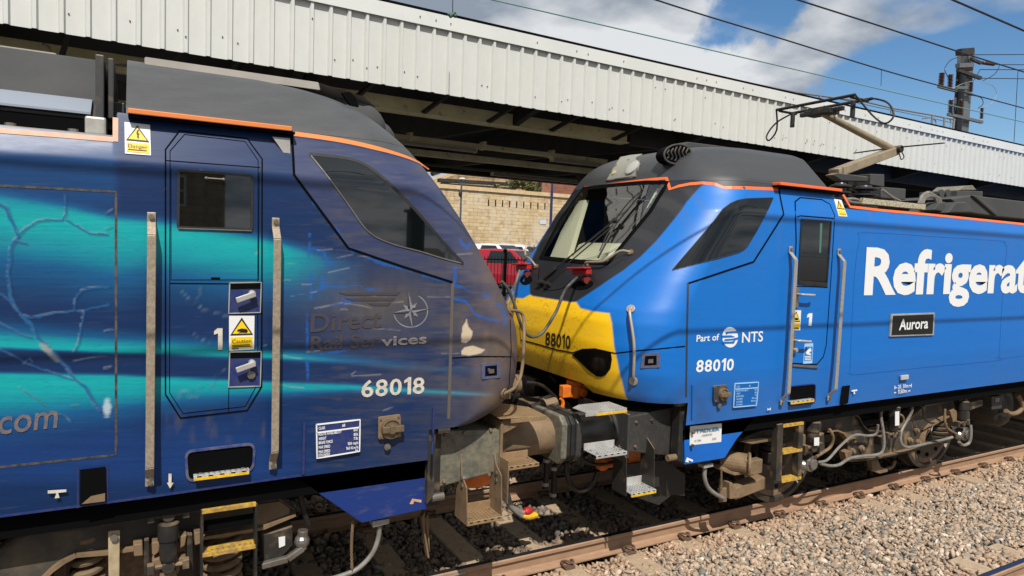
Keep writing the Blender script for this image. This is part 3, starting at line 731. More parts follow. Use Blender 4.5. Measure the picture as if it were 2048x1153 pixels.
def paint68(V):
    px = toPX(V); x, y = px.T; near = (V[:, 1] < .2)
    navy, mid, teal = lin((13, 43, 86)), lin((14, 84, 130)), lin((4, 156, 160))
    I = np.interp
    d = y-I(x, [-150, 0, 120, 230, 300, 420, 520, 600, 700], [365, 388, 408, 434, 440, 457, 474, 494, 524]); D = I(x, [0, 230, 300, 450, 580, 720], [235, 215, 185, 180, 165, 110])
    fA = sstep(-16, 16, d)*(1-sstep(.12*D, D, d))*I(x, [560, 640, 740], [1, .62, .0])
    d = y-I(x, [0, 230, 340, 540, 700, 900], [693, 704, 706, 715, 724, 742]); h = I(x, [0, 230, 540, 900], [66, 54, 30, 12])
    fB = (1-sstep(-2, 9, d))*(1-sstep(0, 1, -d/h))*I(x, [0, 560, 700, 900], [1, .95, .5, .2])
    d = y-I(x, [0, 230, 340, 520, 700, 1000], [748, 752, 757, 765, 771, 790]); h = I(x, [0, 230, 340, 520, 700, 990], [160, 120, 85, 46, 20, 8])
    fC = sstep(-7, 3, d)*(1-sstep(.12, 1, d/h))*I(x, [0, 900, 985, 995], [1, .9, .8, 0])
    f = np.maximum(np.maximum(fA, fB), fC); f = np.clip(f, 0, 1)[:, None]
    c = np.where(f < .5, navy+(mid-navy)*f*2, mid+(teal-mid)*(f*2-1))
    # blue cast at the top of the engine room panel and along the skirt
    k = ((1-sstep(220, 245, x))*(1-sstep(395, 440, y))*.4)[:, None]; c = c*(1-k)+lin((20, 80, 136))*k
    k = ((1-sstep(222, 228, x))*(1-sstep(285, 318, y))*.5*(.4+fbm(x/50, y/9, 71)))[:, None]; c = c*(1-k)+lin((168, 172, 186))*k  # sun sheen of the bevel painted below the orange corner, mixed with weathering
    k = (sstep(770, 930, y)*(1-sstep(940, 985, y))*.35*(1-sstep(500, 700, x)))[:, None]; c = c*(1-k)+lin((30, 74, 146))*k
    st = fbm(x/120, y/2.6, 3, 3)-.5; c = c*(1+.34*st[:, None])
    rough = .36+.1*fbm(x/60, y/8, 8, 2)
    upm = sdf(px, UPPER); um = (sstep(3, -3, upm)*(.30+.45*(fbm(x/140, y/14, 12)-.3)))[:, None]; um = np.clip(um, 0, .8); c = c*(1-um)+lin((80, 80, 106))*um
    # brown traffic film
    n1 = fbm(x/90, y/40, 20); n2 = fbm(x/40, y/5, 25, 3)
    m = .56*sstep(600, 930, x)*sstep(.25, .75, n1*.65+n2*.5)*sstep(470, 560, y)*(1-.5*sstep(700, 860, y))
    m = np.maximum(m, .62*np.exp(-((x-760)/140)**2-((y-615)/78)**2)*(.5+n1))
    m = np.maximum(m, sstep(870, 1005, x)*(.12+.95*n1)*.95)
    m = np.maximum(m, .5*sstep(.5, .8, fbm(x/30, y/60, 31))*sstep(800, 860, y)*(1-sstep(870, 900, y))*(x > 330)*(x < 530))
    m = np.maximum(m, .30*sstep(.42, .8, n2)*sstep(560, 700, x))
    m = np.clip(m, 0, .92)[:, None]; nb = sstep(860, 1000, x)[:, None]; bc = lin((92, 84, 72))*(1-nb)+lin((118, 98, 74))*nb; c = c*(1-m)+bc*(.75+.5*fbm(x/12, y/30, 95))[:, None]*m; rough = rough+.25*m[:, 0]
    for L_ in BLUES:
        b = (.8*sstep(4.0, .8, linedist(px+np.stack([5*(fbm(x/14, y/14, 81)-.5), 6*(fbm(x/14, y/14, 85)-.5)], 1), L_)+5*(n2-.5))*sstep(.3, .55, fbm(x/24, y/24, 90)))[:, None]; c = c*(1-b)+lin((20, 88, 166))*b
    for i, L_ in enumerate(TEARS):
        wd = 3.6 if i == 0 else (1.5 if i < 9 else .8); wd = wd*(.3+1.4*fbm(x/18, y/18, 40)); dd = linedist(px+np.stack([6*(fbm(x/16, y/16, 81)-.5), 6*(fbm(x/16, y/16, 85)-.5)], 1), L_); dl = linedist(px+[2.2, 2.0], L_); dr = linedist(px-[2.6, 2.4], L_)
        soft = .55 if i < 16 else .25
        k = (sstep(wd+2.2, wd*.4, dr)*.75*soft)[:, None]; c = c*(1-k)+lin((16, 26, 44))*k  # shadow painted along the lower right edge of each tear
        k = (sstep(wd+1.8, 0, dl)*.55*soft*sstep(.35, .65, n2))[:, None]; c = c*(1-k)+lin((168, 172, 168))*k  # highlight painted along the upper left edge of each tear
        k = (sstep(wd+1.0, wd*.3, dd)*(.9 if i < 10 else .5))[:, None]; c = c*(1-k)+(lin((26, 88, 140)) if i < 12 else lin((84, 112, 136)))*k
    for p, e, col in (((92, 698), (22, 9, .75), (150, 160, 150)), ((105, 712), (20, 7, .7), (132, 140, 138)), ((214, 815), (10, 22, 0), (190, 206, 212))):
        u = (x-p[0])*math.cos(e[2])+(y-p[1])*math.sin(e[2]); v = -(x-p[0])*math.sin(e[2])+(y-p[1])*math.cos(e[2])
        k = (sstep(1.15, .5, np.hypot(u/e[0], v/e[1])+.7*(n2-.5))*.7)[:, None]; c = c*(1-k)+lin(col)*k
    ds = np.full(len(px), 99.)
    for L_ in SCR: ds = np.minimum(ds, linedist(px, L_))
    k = (sstep(2.2, 0, ds)*sstep(.3, .6, n2)*.34)[:, None]; c = c*(1-k)+lin((176, 172, 166))*k
    # bare patches on the nose
    for poly in (zc6([(1290, 770), (1315, 725), (1325, 770), (1350, 800), (1340, 850), (1310, 872), (1280, 865), (1285, 820)]), zc6([(1280, 920), (1300, 895), (1350, 885), (1425, 910), (1400, 930), (1330, 945), (1285, 940)])):
        k = sstep(1.2, -1.2, sdf(px, poly)+3*(n2-.5))[:, None]; c = c*(1-k)+lin((196, 178, 152))*k
    # orange line round the bare roof edge and grey hood
    g = np.clip(sstep(2, -2, sdf(px, GREY68)), 0, 1); far = (V[:, 1] > -.55)
    g = np.where(far, sstep(3.10, 3.16, V[:, 2]), g)[:, None]; hood = lin((74, 75, 76))*(1+.3*(fbm(x/50, y/10, 50)-.5))[:, None]; c = c*(1-g)+hood*g; rough = rough*(1-g[:, 0])+.55*g[:, 0]
    far2 = (V[:, 1] > .9)[:, None]; c = np.where(far2 & (V[:, 2] < 3.1)[:, None], navy, c)
    return np.concatenate([np.clip(c, .004, .9), np.clip(rough, .2, .9)[:, None]], 1)
m_paint = mat('locomotive_paint_worn', attr=True, rattr=True, spec=.4, bump=(3, .02, .02), stretch=(1, 1, 16), noise=[(5, .13, (128, 120, 112), (.58, .78)), (17, .3, (20, 28, 44), (.52, .72))])
def painthood(V):
    px = toPX(V); c = lin((72, 73, 74))*(1+.35*(fbm(px[:, 0]/60, px[:, 1]/9, 50)-.5))[:, None]
    return np.concatenate([c, np.full((len(V), 1), .5)], 1)
zs = np.concatenate([np.arange(1.345, 3.27, .0062), [3.272]])
build_shell(SA68, 'body', A, zs, -6.6, paint68, m_paint, 860, 110, hole=lambda c: (c[:, 0] < -3.372) & (c[:, 2] > 3.135))
build_shell(SA68, 'cab_roof', A, np.concatenate([np.arange(3.274, 3.75, .016), [3.755]]), -3.33, painthood, m_paint, 60, 70, cap=True)
def gridplate(name, xs, zs_, yf, paint, mt, parent):
    X, Z = np.meshgrid(xs, zs_); V = np.stack([X.ravel(), yf(Z.ravel()), Z.ravel()], 1); nc = len(xs); i, j = np.meshgrid(np.arange(len(zs_)-1), np.arange(nc-1), indexing='ij'); a = (i*nc+j).ravel()
    return bignp(name, V, np.stack([a, a+1, a+nc+1, a+nc], 1), mt, parent, colors=paint(V), smooth=True)
gridplate('skirt', np.arange(-6.6, -1.525, .008), np.arange(1.13, 1.346, .008), lambda z: -wZ(z), paint68, m_paint, A)
b = MB(); b.box(-20.7, -6.61, -1.34, 1.34, 1.13, 3.13); b.build('rear_body', mat('rear_body_blue', (24, 60, 130), .4), A)
b = MB(); b.box(-20.4, -1.5, -1.25, 1.25, .98, 1.32); b.box(-1.52, -1.2, -1.1, 1.1, .9, 1.3); b.build('underframe', m_gap, A)
b = MB(); b.box(-6.61, -1.45, .9, 1.335, 1.14, 1.36); b.build('far_skirt', m_dark, A)
# engine room roof: dark sloping hood set back behind a ledge
b = MB(); yb = -.98
zh0, zh1, zh2 = U(100, 192, -.99)[2], U(100, 107, -.86)[2], U(100, 219, -1.10)[2]
b.prism([(-20, -1.12, 3.10), (-20, -1.12, zh2-.02), (-20, -1.0, zh0-.03), (-20, -.995, zh0), (-20, -.86, zh1), (-20, .8, zh1), (-20, 1.2, 3.25)], (16.53, 0, 0)); b.build('engine_hood', m_gun, A, bevel=.008)
b = MB(); b.box(-20, -3.485, -1.128, -1.121, 3.142, zh2-.035); b.build('hood_recess', m_gap, A)
b = MB(); b.prism([(-20, -1.150, zh2-.012), (-20, -1.150, zh2), (-20, -1.005, zh0+.003), (-20, -.99, zh0-.004)], (16.50, 0, 0)); b.build('hood_flange', mat('pale_flange', (150, 158, 170), .35, .3), A)
b = MB(); b.box(-20, -3.38, -1.30, -1.05, 3.11, 3.14); b.build('roof_ledge', m_alu, A)
b = MB()
for px in (24, 148, -100): p = U(px, 246, -1.15); b.cyl((p[0], -1.2, 3.14), (p[0], -1.2, 3.165), .026, n=10)
b.build('lid_bolt', m_steel, A)
b = MB(); b.box(-3.475, -3.435, -1.20, -.5, 3.12, 3.58); b.box(-3.42, -3.39, -1.15, -.4, 3.25, 3.58); b.box(-3.43, -3.34, -1.05, .9, 3.2, 3.36); b.build('hood_frame', m_dark, A, bevel=.006)
b = MB(); p = U(193, 255, -1.15); b.box(p[0]-.05, p[0]+.05, -1.24, -1.13, 3.142, 3.24); b.build('lid_hinge', m_alu, A, bevel=.012)
b = MB(); b.prism([(-3.24, -.86, 3.63), (-3.24, -.80, 3.695), (-3.24, .6, 3.72), (-3.24, .7, 3.63)], (1.05, 0, 0)); b.prism([(-2.19, -.80, 3.693), (-1.85, -.72, 3.66), (-1.72, -.6, 3.62), (-2.19, -.6, 3.62)], (0, 1.2, .0)); b.build('roof_cover', mat('pale_roof_cover', (132, 126, 118), .6, noise=(3, .5, (108, 102, 94))), A, bevel=.01)
b = MB(); b.prism([(-6, -.70, 3.60), (-6, -.62, 3.68), (-6, .6, 3.68), (-6, .7, 3.60)], (2.3, 0, 0)); b.build('roof_cover', bpy.data.materials['pale_roof_cover'], A, bevel=.01)
# intake blister on the cab roof
b = MB(); p = U(710, 214, -.72); b.ball((p[0]-.04, -.60, 3.47), .27, 20, 12, (1.15, .42, .72)); b.build('roof_intake', m_gun, A, smooth=True)
b = MB(); b.prism([U(*c, -.80) for c in [(684, 186), (700, 184), (712, 196), (718, 214), (700, 210)]], (0, .03, 0)); b.build('intake_grille', m_gap, A)
b = MB(); p = U(745, 222, -.5); b.ball((p[0]-.05, -.42, 3.42), .22, 18, 10, (1.2, .4, .75)); b.build('roof_intake', m_gun, A, smooth=True)
# orange cant rail: raised gutter over the door, painted line on the cab, corner round the engine hood
b = MB(); p0, p1 = U(256, 228, -1.335), U(584, 268, -1.335); b.box(p0[0], p1[0], -1.338, -1.225, 3.262, 3.290); b.build('rain_gutter', m_orange, A, bevel=.004)
b = MB(); b.box(p0[0], p1[0]+.02, -1.326, -1.22, 3.247, 3.262); b.build('gutter_shade_strip', m_gap, A)  # black strip standing in for the shadow below the gutter
ribbon(SA68, 'orange_line', [(586, 268), (640, 275), (700, 285), (760, 299), (810, 314), (840, 327), (858, 339)], .030, .003, m_orange, A, sub=4)
m_orpale = mat('faded_orange_stripe', (206, 160, 130), .5, noise=(16, .5, (184, 132, 104)))
ribbon(SA68, 'orange_corner', [(-40, 257), (0, 262), (120, 271), (227, 280)], .028, .003, m_orpale, A); ribbon(SA68, 'orange_corner', [(231, 236), (231, 284)], .026, .0034, m_orpale, A)
# cab side: gaps, door, windows
ribbon(SA68, 'panel_gap', [(583, 262), (586, 310), (588, 350), (640, 420), (697, 497), (800, 532), (905, 565)], .014, .004, m_gap, A)
ribbon(SA68, 'nose_joint', [(905, 563), (903, 640), (900, 740), (897, 838)], .022, .002, mat('joint_strip', (92, 84, 76), .6), A)
ribbon(SA68, 'panel_gap', [(904, 716), (960, 713), (1036, 714)], .007, .004, m_gap, A)
b = MB(); b.prism([U(*c, -1.30) for c in [(545, 274), (580, 277), (581, 326)]], (0, .02, 0)); b.build('pale_gusset', m_alu, A)  # pale aluminium triangle beside the panel gap
ribbon(SA68, 'panel_frame', [(-30, 370), (232, 384), (232, 910), (-30, 938)], .012, .002, mat('panel_edge_grime', (42, 46, 56), .6, noise=(30, .6, (104, 92, 78))), A)
DOOR = [(359, 263), (494, 278), (524, 319), (523, 773), (494, 821), (361, 836), (331, 789), (331, 300)]
m_doorgap = m_gap
dr = surfpoly(SA68, 'cab_door', DOOR, .0035, m_paint, A, step=6, colorfn=paint68)
ribbon(SA68, 'door_gap', DOOR, .0075, .005, m_gap, dr, closed=True)
ribbon(SA68, 'door_line', [(369, 270), (490, 284), (516, 322), (515, 768), (490, 813), (366, 827), (339, 785), (340, 303)], .004, .0055, m_doorgap, dr, closed=True)
ribbon(SA68, 'door_line', [(332, 322), (520, 336)], .005, .0055, m_gap, dr)
ribbon(SA68, 'door_line', [(340, 567), (460, 568), (522, 565)], .006, .0055, m_gap, dr)
ribbon(SA68, 'door_line', [(459, 568), (457, 826)], .004, .0055, m_gap, dr)
ribbon(SA68, 'door_line', [(342, 338), (342, 560), (517, 560), (518, 345)], .003, .0055, m_doorgap, dr)
wf = surfpoly(SA68, 'door_window', rrect([(357, 341), (504, 352), (503, 460), (356, 455)], 5), .008, m_glass68, dr)
ribbon(SA68, 'window_frame', rrect([(357, 341), (504, 352), (503, 460), (356, 455)], 5), .014, .012, m_black, wf, closed=True)
ribbon(SA68, 'window_frame', [(356, 457), (503, 462)], .006, .014, m_steel, wf)
b = MB(); p = U(430, 358, -1.37)
b.cyl(p-[.045, 0, 0], p+[.045, 0, 0], .005); b.ball(p-[.045, 0, 0], .01, 8, 6); b.ball(p+[.045, 0, 0], .01, 8, 6); b.build('window_latch', m_steel, wf)
flat('keyhole', [(422, 555), (440, 555), (440, 559), (422, 559)], YS-.002, m_gap, dr)
m_recess = mat('recess_blue', (26, 46, 104), .45, noise=(30, .4, (70, 66, 80)))
for y0, y1, key in ((566, 626, 0), (704, 773, 1)):
    bx = [(459, y0), (522, y0-1), (520, y1-1), (457, y1+1)]; P = [U(*c, YS) for c in bx]
    r_ = MB(); d = .05
    # recessed pocket: proud frame with a dark back
    flat('handle_pocket', bx, YS-.004, m_recess, dr)
    s_ = MB(); s_.prism([U(*c, YS-.009) for c in [(460, y0+1), (521, y0), (521, y0+12), (460, y0+13)]], (0, .004, 0)); s_.build('painted_pocket_shadow', m_gap, dr)  # black strip painting the shade under the pocket's top edge
    hx, hy = 503, y0+21; c = U(hx, hy, YS)
    h = MB(); h.cyl(c, c-[0, .045, 0], .020, n=16); e = U(470, y0+34, YS); h.bar(c-[-.015, .05, 0], [e[0], c[1]-.055, e[2]], .034, .012, up=(0, 1, .01)); o_ = h.build('door_handle', m_alu, dr, bevel=.005)
    if key: k_ = MB(); c = U(502, y0+46, YS-.005); k_.cyl(c, c-[0, .02, 0], .024, n=18); k_.build('lock_cylinder', m_steel, dr, bevel=.004)
    ribbon(SA68, 'pocket_frame', bx, .006, .012, m_alu, dr, closed=True)
def sticker(parent, quad, y, split, text, kind):
    "white plate, yellow warning triangle, yellow text panel below"
    tl, tr, br, bl = [np.array(c, float) for c in quad]
    f = lambda u, v: tuple(tl*(1-u)*(1-v)+tr*u*(1-v)+br*u*v+bl*(1-u)*v)
    yy = (lambda d: (y[0], y[1]+d)) if isinstance(y, tuple) else (lambda d: y-d)
    o = flat('warning_sign', quad, y, m_sticker, parent, .002, .002)
    ap = .07 if kind != 'hand' else .05
    flat('triangle_border', [f(.5, ap), f(.95, split-.06), f(.05, split-.06)], yy(.003), m_ink, o, .002, .002)
    flat('triangle', [f(.5, ap+.09), f(.86, split-.10), f(.14, split-.10)], yy(.005), m_styel, o, .002, .002)
    if kind == 'bolt':
        flat('flash_symbol', [f(.50, .22), f(.56, .23), f(.51, .32), f(.58, .34), f(.53, .43), f(.56, .44), f(.51, .53), f(.47, .42), f(.50, .42), f(.45, .34)], yy(.007), m_ink, o, .002, .002)
    else:
        flat('hand_symbol', [f(.34, .40), f(.50, .37), f(.70, .39), f(.75, .45), f(.70, .50), f(.50, .49), f(.36, .50), f(.48, .46), f(.32, .45)], yy(.007), m_ink, o, .002, .002)
    flat('text_panel', [f(.07, split), f(.93, split), f(.93, .94), f(.07, .94)], yy(.003), m_styel, o, .002, .002)
    if text: letters('sign_text', text, f(.12, split+.17), f(.88, split+.17), f(.12, split+.05), m_ink, o, y=yy(.006), off=.0)
    for k, w in enumerate((.8, .86, .3) if kind == 'hand' else (.82,)):
        flat('fine_print', [f(.12, split+.22+k*.045), f(.12+w*.88, split+.22+k*.045), f(.12+w*.88, split+.242+k*.045), f(.12, split+.242+k*.045)], yy(.006), m_ink, o, .002, .001)
    return o
sticker(dr, [(458, 632), (509, 632), (508, 699), (458, 702)], YS-.006, .62, 'Caution', 'hand')
sticker(A, [(249, 245), (300, 251), (302, 312), (250, 308)], (SA68, .003), .64, 'Danger', 'bolt')
flat('door_number', [(435, 657), (445, 657), (445, 700), (436, 700), (436, 667), (428, 670), (428, 663)], YS-.006, m_offwhite, dr)
for x in (0,):
    handrail(A, (303, 425), (299, 972)); handrail(A, (551, 436), (545, 938))
# step recess, square opening, skirt details
RC = [(371, 903), (509, 887), (506, 940), (375, 963)]
o = surfpoly(SA68, 'step_recess', rrect(RC, 16), .002, m_gap, A, step=20)
ribbon(SA68, 'recess_rim', rrect(RC, 16), .014, .010, mat('worn_blue_rim', (46, 62, 116), .4, noise=(20, .5, (130, 120, 110))), A, closed=True)
tread(A, (387, 964), (499, 946), YS-.02, .1, m_tread, lip=.028, yellow=True)
sq = [(160, 940), (211, 934), (211, 1003), (160, 1013)]
o = flat('jacking_pocket', sq, YS, m_gap, A, .0015)
b = MB(); b.prism([U(*c, YS-.004) for c in [(163, 1009), (182, 993), (210, 987), (210, 1003)]], (0, .002, 0)); b.build('pocket_floor', m_tan, o)
ribbon(SA68, 'pocket_edge', [(156, 936), (156, 1016)], .010, .004, m_recess, A); ribbon(SA68, 'pocket_edge', [(215, 930), (215, 1008)], .010, .004, m_recess, A)
flat('lifting_symbol', zc1([(290, 633), (403, 626), (403, 640), (352, 646), (362, 676), (332, 679), (342, 648), (290, 650)]), YS, m_offwhite, A)
flat('down_arrow', [(337, 948), (343, 948), (343, 966), (347, 966), (340, 977), (334, 966), (337, 966)], YS, m_offwhite, A)
ribbon(SA68, 'skirt_moulding', [(608, 845), (606, 948)], .016, .012, m_recess, A); ribbon(SA68, 'skirt_moulding', [(866, 815), (864, 905)], .014, .014, m_recess, A)
ribbon(SA68, 'body_bottom_trim', [(-30, 1037), (300, 994), (600, 951)], .012, .004, m_recess, A)
# data panel
o = flat('data_panel', [(632, 849), (721, 839), (720, 904), (633, 918)], YS, m_navy if 'm_navy' in globals() else m_recess, A, .0015)
for L_ in ([(633, 850), (720, 840), (719, 903), (634, 917), (633, 850)], [(633, 866), (720, 855)]): ribbon(SA68, 'panel_border', L_, .008, .003, m_white, o, plane=YS-.003)
rows = [('CLASS', '68'), ('ROUTE AVAILABILITY', 'RA7'), ('WEIGHT', '85t'), ('BRAKE FORCE', '73t'), ('MAX SPEED', '100 mph'), ('MAX SPEED', '160 Km/h'), ('ETH INDEX', '96')]
yl = [860, 872, 881, 889, 898, 907, 914]
for (a, c), yy in zip(rows, yl):
    w = len(a)*2.55; letters('data_text', a, (637, yy), (637+w, yy-w*.125), (637, yy-6), m_white, o, y=YS-.003, off=.02)
    w2 = len(c)*3.0; x1 = 690 if a == 'CLASS' else 716; letters('data_text', c, (x1-w2, yy-(x1-w2-637)*.125), (x1, yy-(x1-637)*.125), (x1-w2, yy-(x1-w2-637)*.125-6), m_white, o, y=YS-.003, off=.02)
# shore supply socket
def socket(parent, quad, cx, cy, r, ring, lid):
    b = MB(); b.prism([U(*c, YS-.014) for c in rrect(quad, 4)], (0, .014, 0)); o = b.build('socket', ring, parent, bevel=.002)
    c = U(cx, cy, YS); rr = np.linalg.norm(U(cx, cy-r, YS)-c)
    l_ = MB(); l_.lathe(c-[0, .014, 0], (0, -1, 0), [(0, rr), (.02, rr), (.022, rr*.86), (.012, rr*.84), (.012, .001)], 28); l_.build('socket_ring', lid, o, smooth=True)
    g = MB(); g.box(c[0]-rr*.95, c[0]+rr*1.2, c[1]-.055, c[1]-.026, c[2]-rr*.32, c[2]+rr*.32); g.box(c[0]-rr*.25, c[0]+rr*.25, c[1]-.06, c[1]-.02, c[2]-rr*.42, c[2]+rr*.42); g.build('socket_grip', lid, o, bevel=.005)
    s = MB(); 
    for (a, d) in ((.1, .1), (.9, .1), (.9, .9), (.1, .9)):
        q0 = np.array(quad[0])*(1-a)*(1-d)+np.array(quad[1])*a*(1-d)+np.array(quad[2])*a*d+np.array(quad[3])*(1-a)*d; c2 = U(*q0, YS-.014); s.cyl(c2, c2-[0, .008, 0], .008, n=8)
    s.build('screw', m_steel, o); return o
socket(A, [(757, 835), (801, 829), (803, 875), (757, 880)], 780, 856, 20, m_tan, mat('socket_bronze', (134, 116, 92), .4, .5, noise=(20, .5, (98, 84, 66))))
b = MB(); c = U(774, 894, YS); b.cyl(c, c-[0, .012, 0], .022, n=16); b.cyl(c-[0, .012, 0], c-[0, .02, 0], .010, n=10); b.build('earth_stud', m_steel, A)
# lettering on the cab side
letters('company_name', 'Direct', (620, 665), (762, 655), (622, 626), m_faded, A, y=YS, off=.02)
letters('company_name', 'Rail Ser', (620, 702), (758, 694), (622, 672), m_faded, A, y=YS, off=.025)
letters('company_name', 'vices', (762, 693), (853, 687), (762, 667), mat('grey_letters', (150, 142, 136), .6, noise=(24, .5, (104, 98, 104))), A, y=YS-.002, off=.025, cap=.95)
letters('fleet_number', '68018', (722, 795), (848, 787), (723, 760), m_offwhite, A, y=YS, off=.018)
letters('web_address', '.com', (-20, 872), (116, 855), (-20, 818), mat('grey_brown_letters', (120, 104, 92), .6, noise=(26, .6, (60, 74, 110))), A, y=YS, off=.01, cap=.73, shear=.1)
for k, (x0, x1, yy) in enumerate(((678, 800, 589), (690, 790, 600), (735, 782, 610))): flat('speed_line', [(x0, yy-3), (x1, yy-4), (x1-6, yy+2), (x0+14, yy+2)], YS, m_faded, A)
m_logo = mat('logo_grey', (132, 130, 134), .5, noise=(30, .6, (96, 96, 116)))
cx_, cy_, n8 = 821, 622, []
o = None
for k in range(4):
    t = k*math.pi/2-.12; L1 = 40 if k != 2 else 34
    a = (cx_+L1*math.cos(t), cy_+L1*math.sin(t)*1.0); b1 = (cx_+7*math.cos(t+.8), cy_+7*math.sin(t+.8)); b2 = (cx_+7*math.cos(t-.8), cy_+7*math.sin(t-.8))
    x = flat('compass_star', [(cx_, cy_), b1, a], YS-.002, m_logo, A); x = flat('compass_star', [(cx_, cy_), a, b2], YS-.001, m_faded, A)
    t += math.pi/4; a = (cx_+20*math.cos(t), cy_+20*math.sin(t)); b1 = (cx_+8*math.cos(t+.6), cy_+8*math.sin(t+.6)); b2 = (cx_+8*math.cos(t-.6), cy_+8*math.sin(t-.6)); flat('compass_star', [b1, a, b2], YS-.001, m_logo, A)
ribbon(SA68, 'compass_ring', [(cx_+34*math.cos(t), cy_+33*math.sin(t)) for t in np.linspace(-1.1, 2.9, 30)], .008, .002, m_logo, A)
# side window
SW = [(619, 309), (700, 319), (745, 340), (785, 374), (830, 420), (880, 478), (925, 527), (885, 517), (840, 503), (800, 493), (765, 481), (742, 468), (724, 450), (700, 415), (660, 360)]
w = surfpoly(SA68, 'side_window', SW, .004, m_glass68, A, step=12)
ribbon(SA68, 'window_seal', [(619, 309), (700, 319), (745, 340), (785, 374), (830, 420), (880, 478), (926, 528)], .020, .006, m_black, w, sub=3)
ribbon(SA68, 'window_seal', [(926, 528), (885, 517), (840, 503), (800, 493), (765, 481), (742, 468), (724, 450), (700, 415), (660, 360), (619, 309)], .007, .006, m_steel, w, sub=3)
# nose latch and corner handrail
def latch(parent, S, quad):
    o = surfpoly(S, 'coupler_latch', rrect(quad, 3), .010, m_latch, parent, step=30)
    q = np.array(quad, float); c = q.mean(0); i_ = [tuple(c+(p-c)*.62) for p in q]; surfpoly(S, 'latch_hole', i_, .0115, m_gap, o, step=30)
    j_ = [tuple(c+(p-c)*.25+np.array([0, 1])) for p in q]; surfpoly(S, 'latch_lever', j_, .02, m_steel, o, step=30); return o
m_latch = mat('latch_blue_grey', (74, 82, 118), .45, noise=(30, .5, (112, 100, 92)))
latch(A, SA68, [(962, 727), (999, 724), (999, 755), (962, 759)])
def nosebar(parent, S, pts, mt, r=.013, off=.06):
    H = [S.hit(*p) for p in pts]; Q_ = [h+S.normal(h)*(off if 0 < i < len(H)-1 else .012) for i, h in enumerate(H)]
    b = MB(); b.tube(Q_, r, 10, 6); o = b.build('nose_handrail', mt, parent, smooth=True)
    f_ = MB()
    for h in (H[0], H[-1]): n = S.normal(h); f_.cyl(h, h+n*.014, .038, n=14); f_.cyl(h+n*.014, h+n*.024, .016, n=8)
    f_.build('handrail_foot', mt, o, bevel=.003); return o
nosebar(A, SA68, [(1018, 622), (1031, 636), (1032, 690), (1027, 745), (1014, 772), (1006, 786)], m_tan)
# nose side dark seam
ribbon(SA68, 'panel_gap', [(1020, 640), (1022, 700), (1018, 770), (1005, 800)], .005, .004, m_gap, A)
# ---- underside of the left locomotive
pil = [(622, 962), (858, 924), (854, 1016), (725, 1046)]
m_pblue = mat('pilot_blue', (20, 50, 120), .4, noise=[(5, .5, (34, 52, 104)), (12, .45, (120, 106, 92), (.52, .75))], stretch=(.4, 1, 1))
b = MB(); b.plate([(560, 935), (862, 890), (858, 924), (856, 1016), (852, 1019), (724, 1047)], -1.25, .03); b.build('pilot_skirt', m_pblue, A, bevel=.006)
flat('corner_mark', zc2([(968, 714), (985, 682), (1040, 690), (1038, 706), (1020, 702), (995, 697), (988, 715)]), -1.253, m_orpale, A)
b = MB(); b.plate([(858, 812), (874, 808), (868, 994), (854, 1010)], -1.30, .10); b.build('end_bracket', m_under, A, bevel=.006)
b = MB()
for c in ((879, 860), (868, 995)): p = U(*c, -1.28); b.cyl(p-[.02, 0, 0], p+[.07, 0, 0], .028, n=12)
b.build('end_bolt', m_steel, A)
m_box = mat('buffer_box_olive', (88, 88, 78), .55, noise=[(4, .6, (120, 112, 92)), (11, .5, (58, 64, 62)), (30, .3, (150, 140, 116))])
b = MB(); x0 = U(871, 900, -1.15)[0]; x1 = U(1003, 880, -1.15)[0]
b.prism([U(*c, -1.15) for c in [(871, 874), (883, 862), (998, 860), (1005, 868), (1005, 941), (870, 978)]], (0, .75, 0)); b.build('buffer_box', m_box, A, bevel=.012)
b = MB(); b.prism([(x1-.02, -1.17, 1.30), (x1-.02, -1.17, .84), (x1-.02, -.5, .84), (x1-.02, -.5, 1.30)], (.025, 0, 0)); b.build('buffer_box_flange', m_tan, A, bevel=.006)
b = MB(); b.box(x0, x1, .4, 1.15, .8, 1.3); b.box(x0-.1, x0+.02, -1.2, 1.2, .75, 1.32); b.build('buffer_beam', m_under2, A)
b = MB()
for zz in (.92, 1.07, 1.22):
    for yy in (-1.10, -.62): b.cyl((x1+.004, yy, zz), (x1+.022, yy, zz), .017, n=6)
for xx in (x0+.07, x0+.22, x1-.10):
    for zz in (.90, 1.24): b.cyl((xx, -1.15, zz), (xx, -1.168, zz), .013, n=6)
b.build('box_bolt', m_tan, A)
buffer_set(A, -1, XI+.06, -.87, m_tan, m_box, x1); buffer_set(A, -1, XI+.06, .87, m_tan, m_box, x1)
b = MB(); b.prism([(x1-.05, -1.20, 1.325), (x1+.33, -1.25, 1.325), (x1+.33, -.98, 1.33), (x1+.0, -.55, 1.33), (x1-.05, -.55, 1.33)], (0, 0, .008)); b.box(x1+.02, x1+.33, -1.253, -1.245, 1.30, 1.333); o = b.build('shunter_platform', m_treadt, A, bevel=.003)
b = MB(); b.prism([(x1+.0, -1.16, 1.318), (x1+.30, -1.16, 1.318), (x1+.06, -1.16, 1.22), (x1+.0, -1.16, 1.2)], (0, .01, 0)); b.build('platform_bracket', m_tan, A)
b = MB(); b.bar((x1+.26, -.62, 1.33), (x1+.26, -.62, 1.62), .045, .012); b.box(x1+.1, x1+.34, -.66, -.5, 1.33, 1.44); b.build('lamp_bracket', m_tan, A, bevel=.004)
b = MB(); c = np.array([x1+.42, -.42, 1.40]); b.cyl(c-[.12, 0, 0], c+[.08, 0, 0], .07, n=18); b.cyl(c+[.08, 0, 0], c+[.12, 0, 0], .085, n=18); b.cyl(c+[-.02, 0, 0], c+[-.02, -.12, .02], .04, n=12); b.ball(c+[-.02, -.13, .02], .045); b.build('air_valve', m_tan, A, smooth=True)
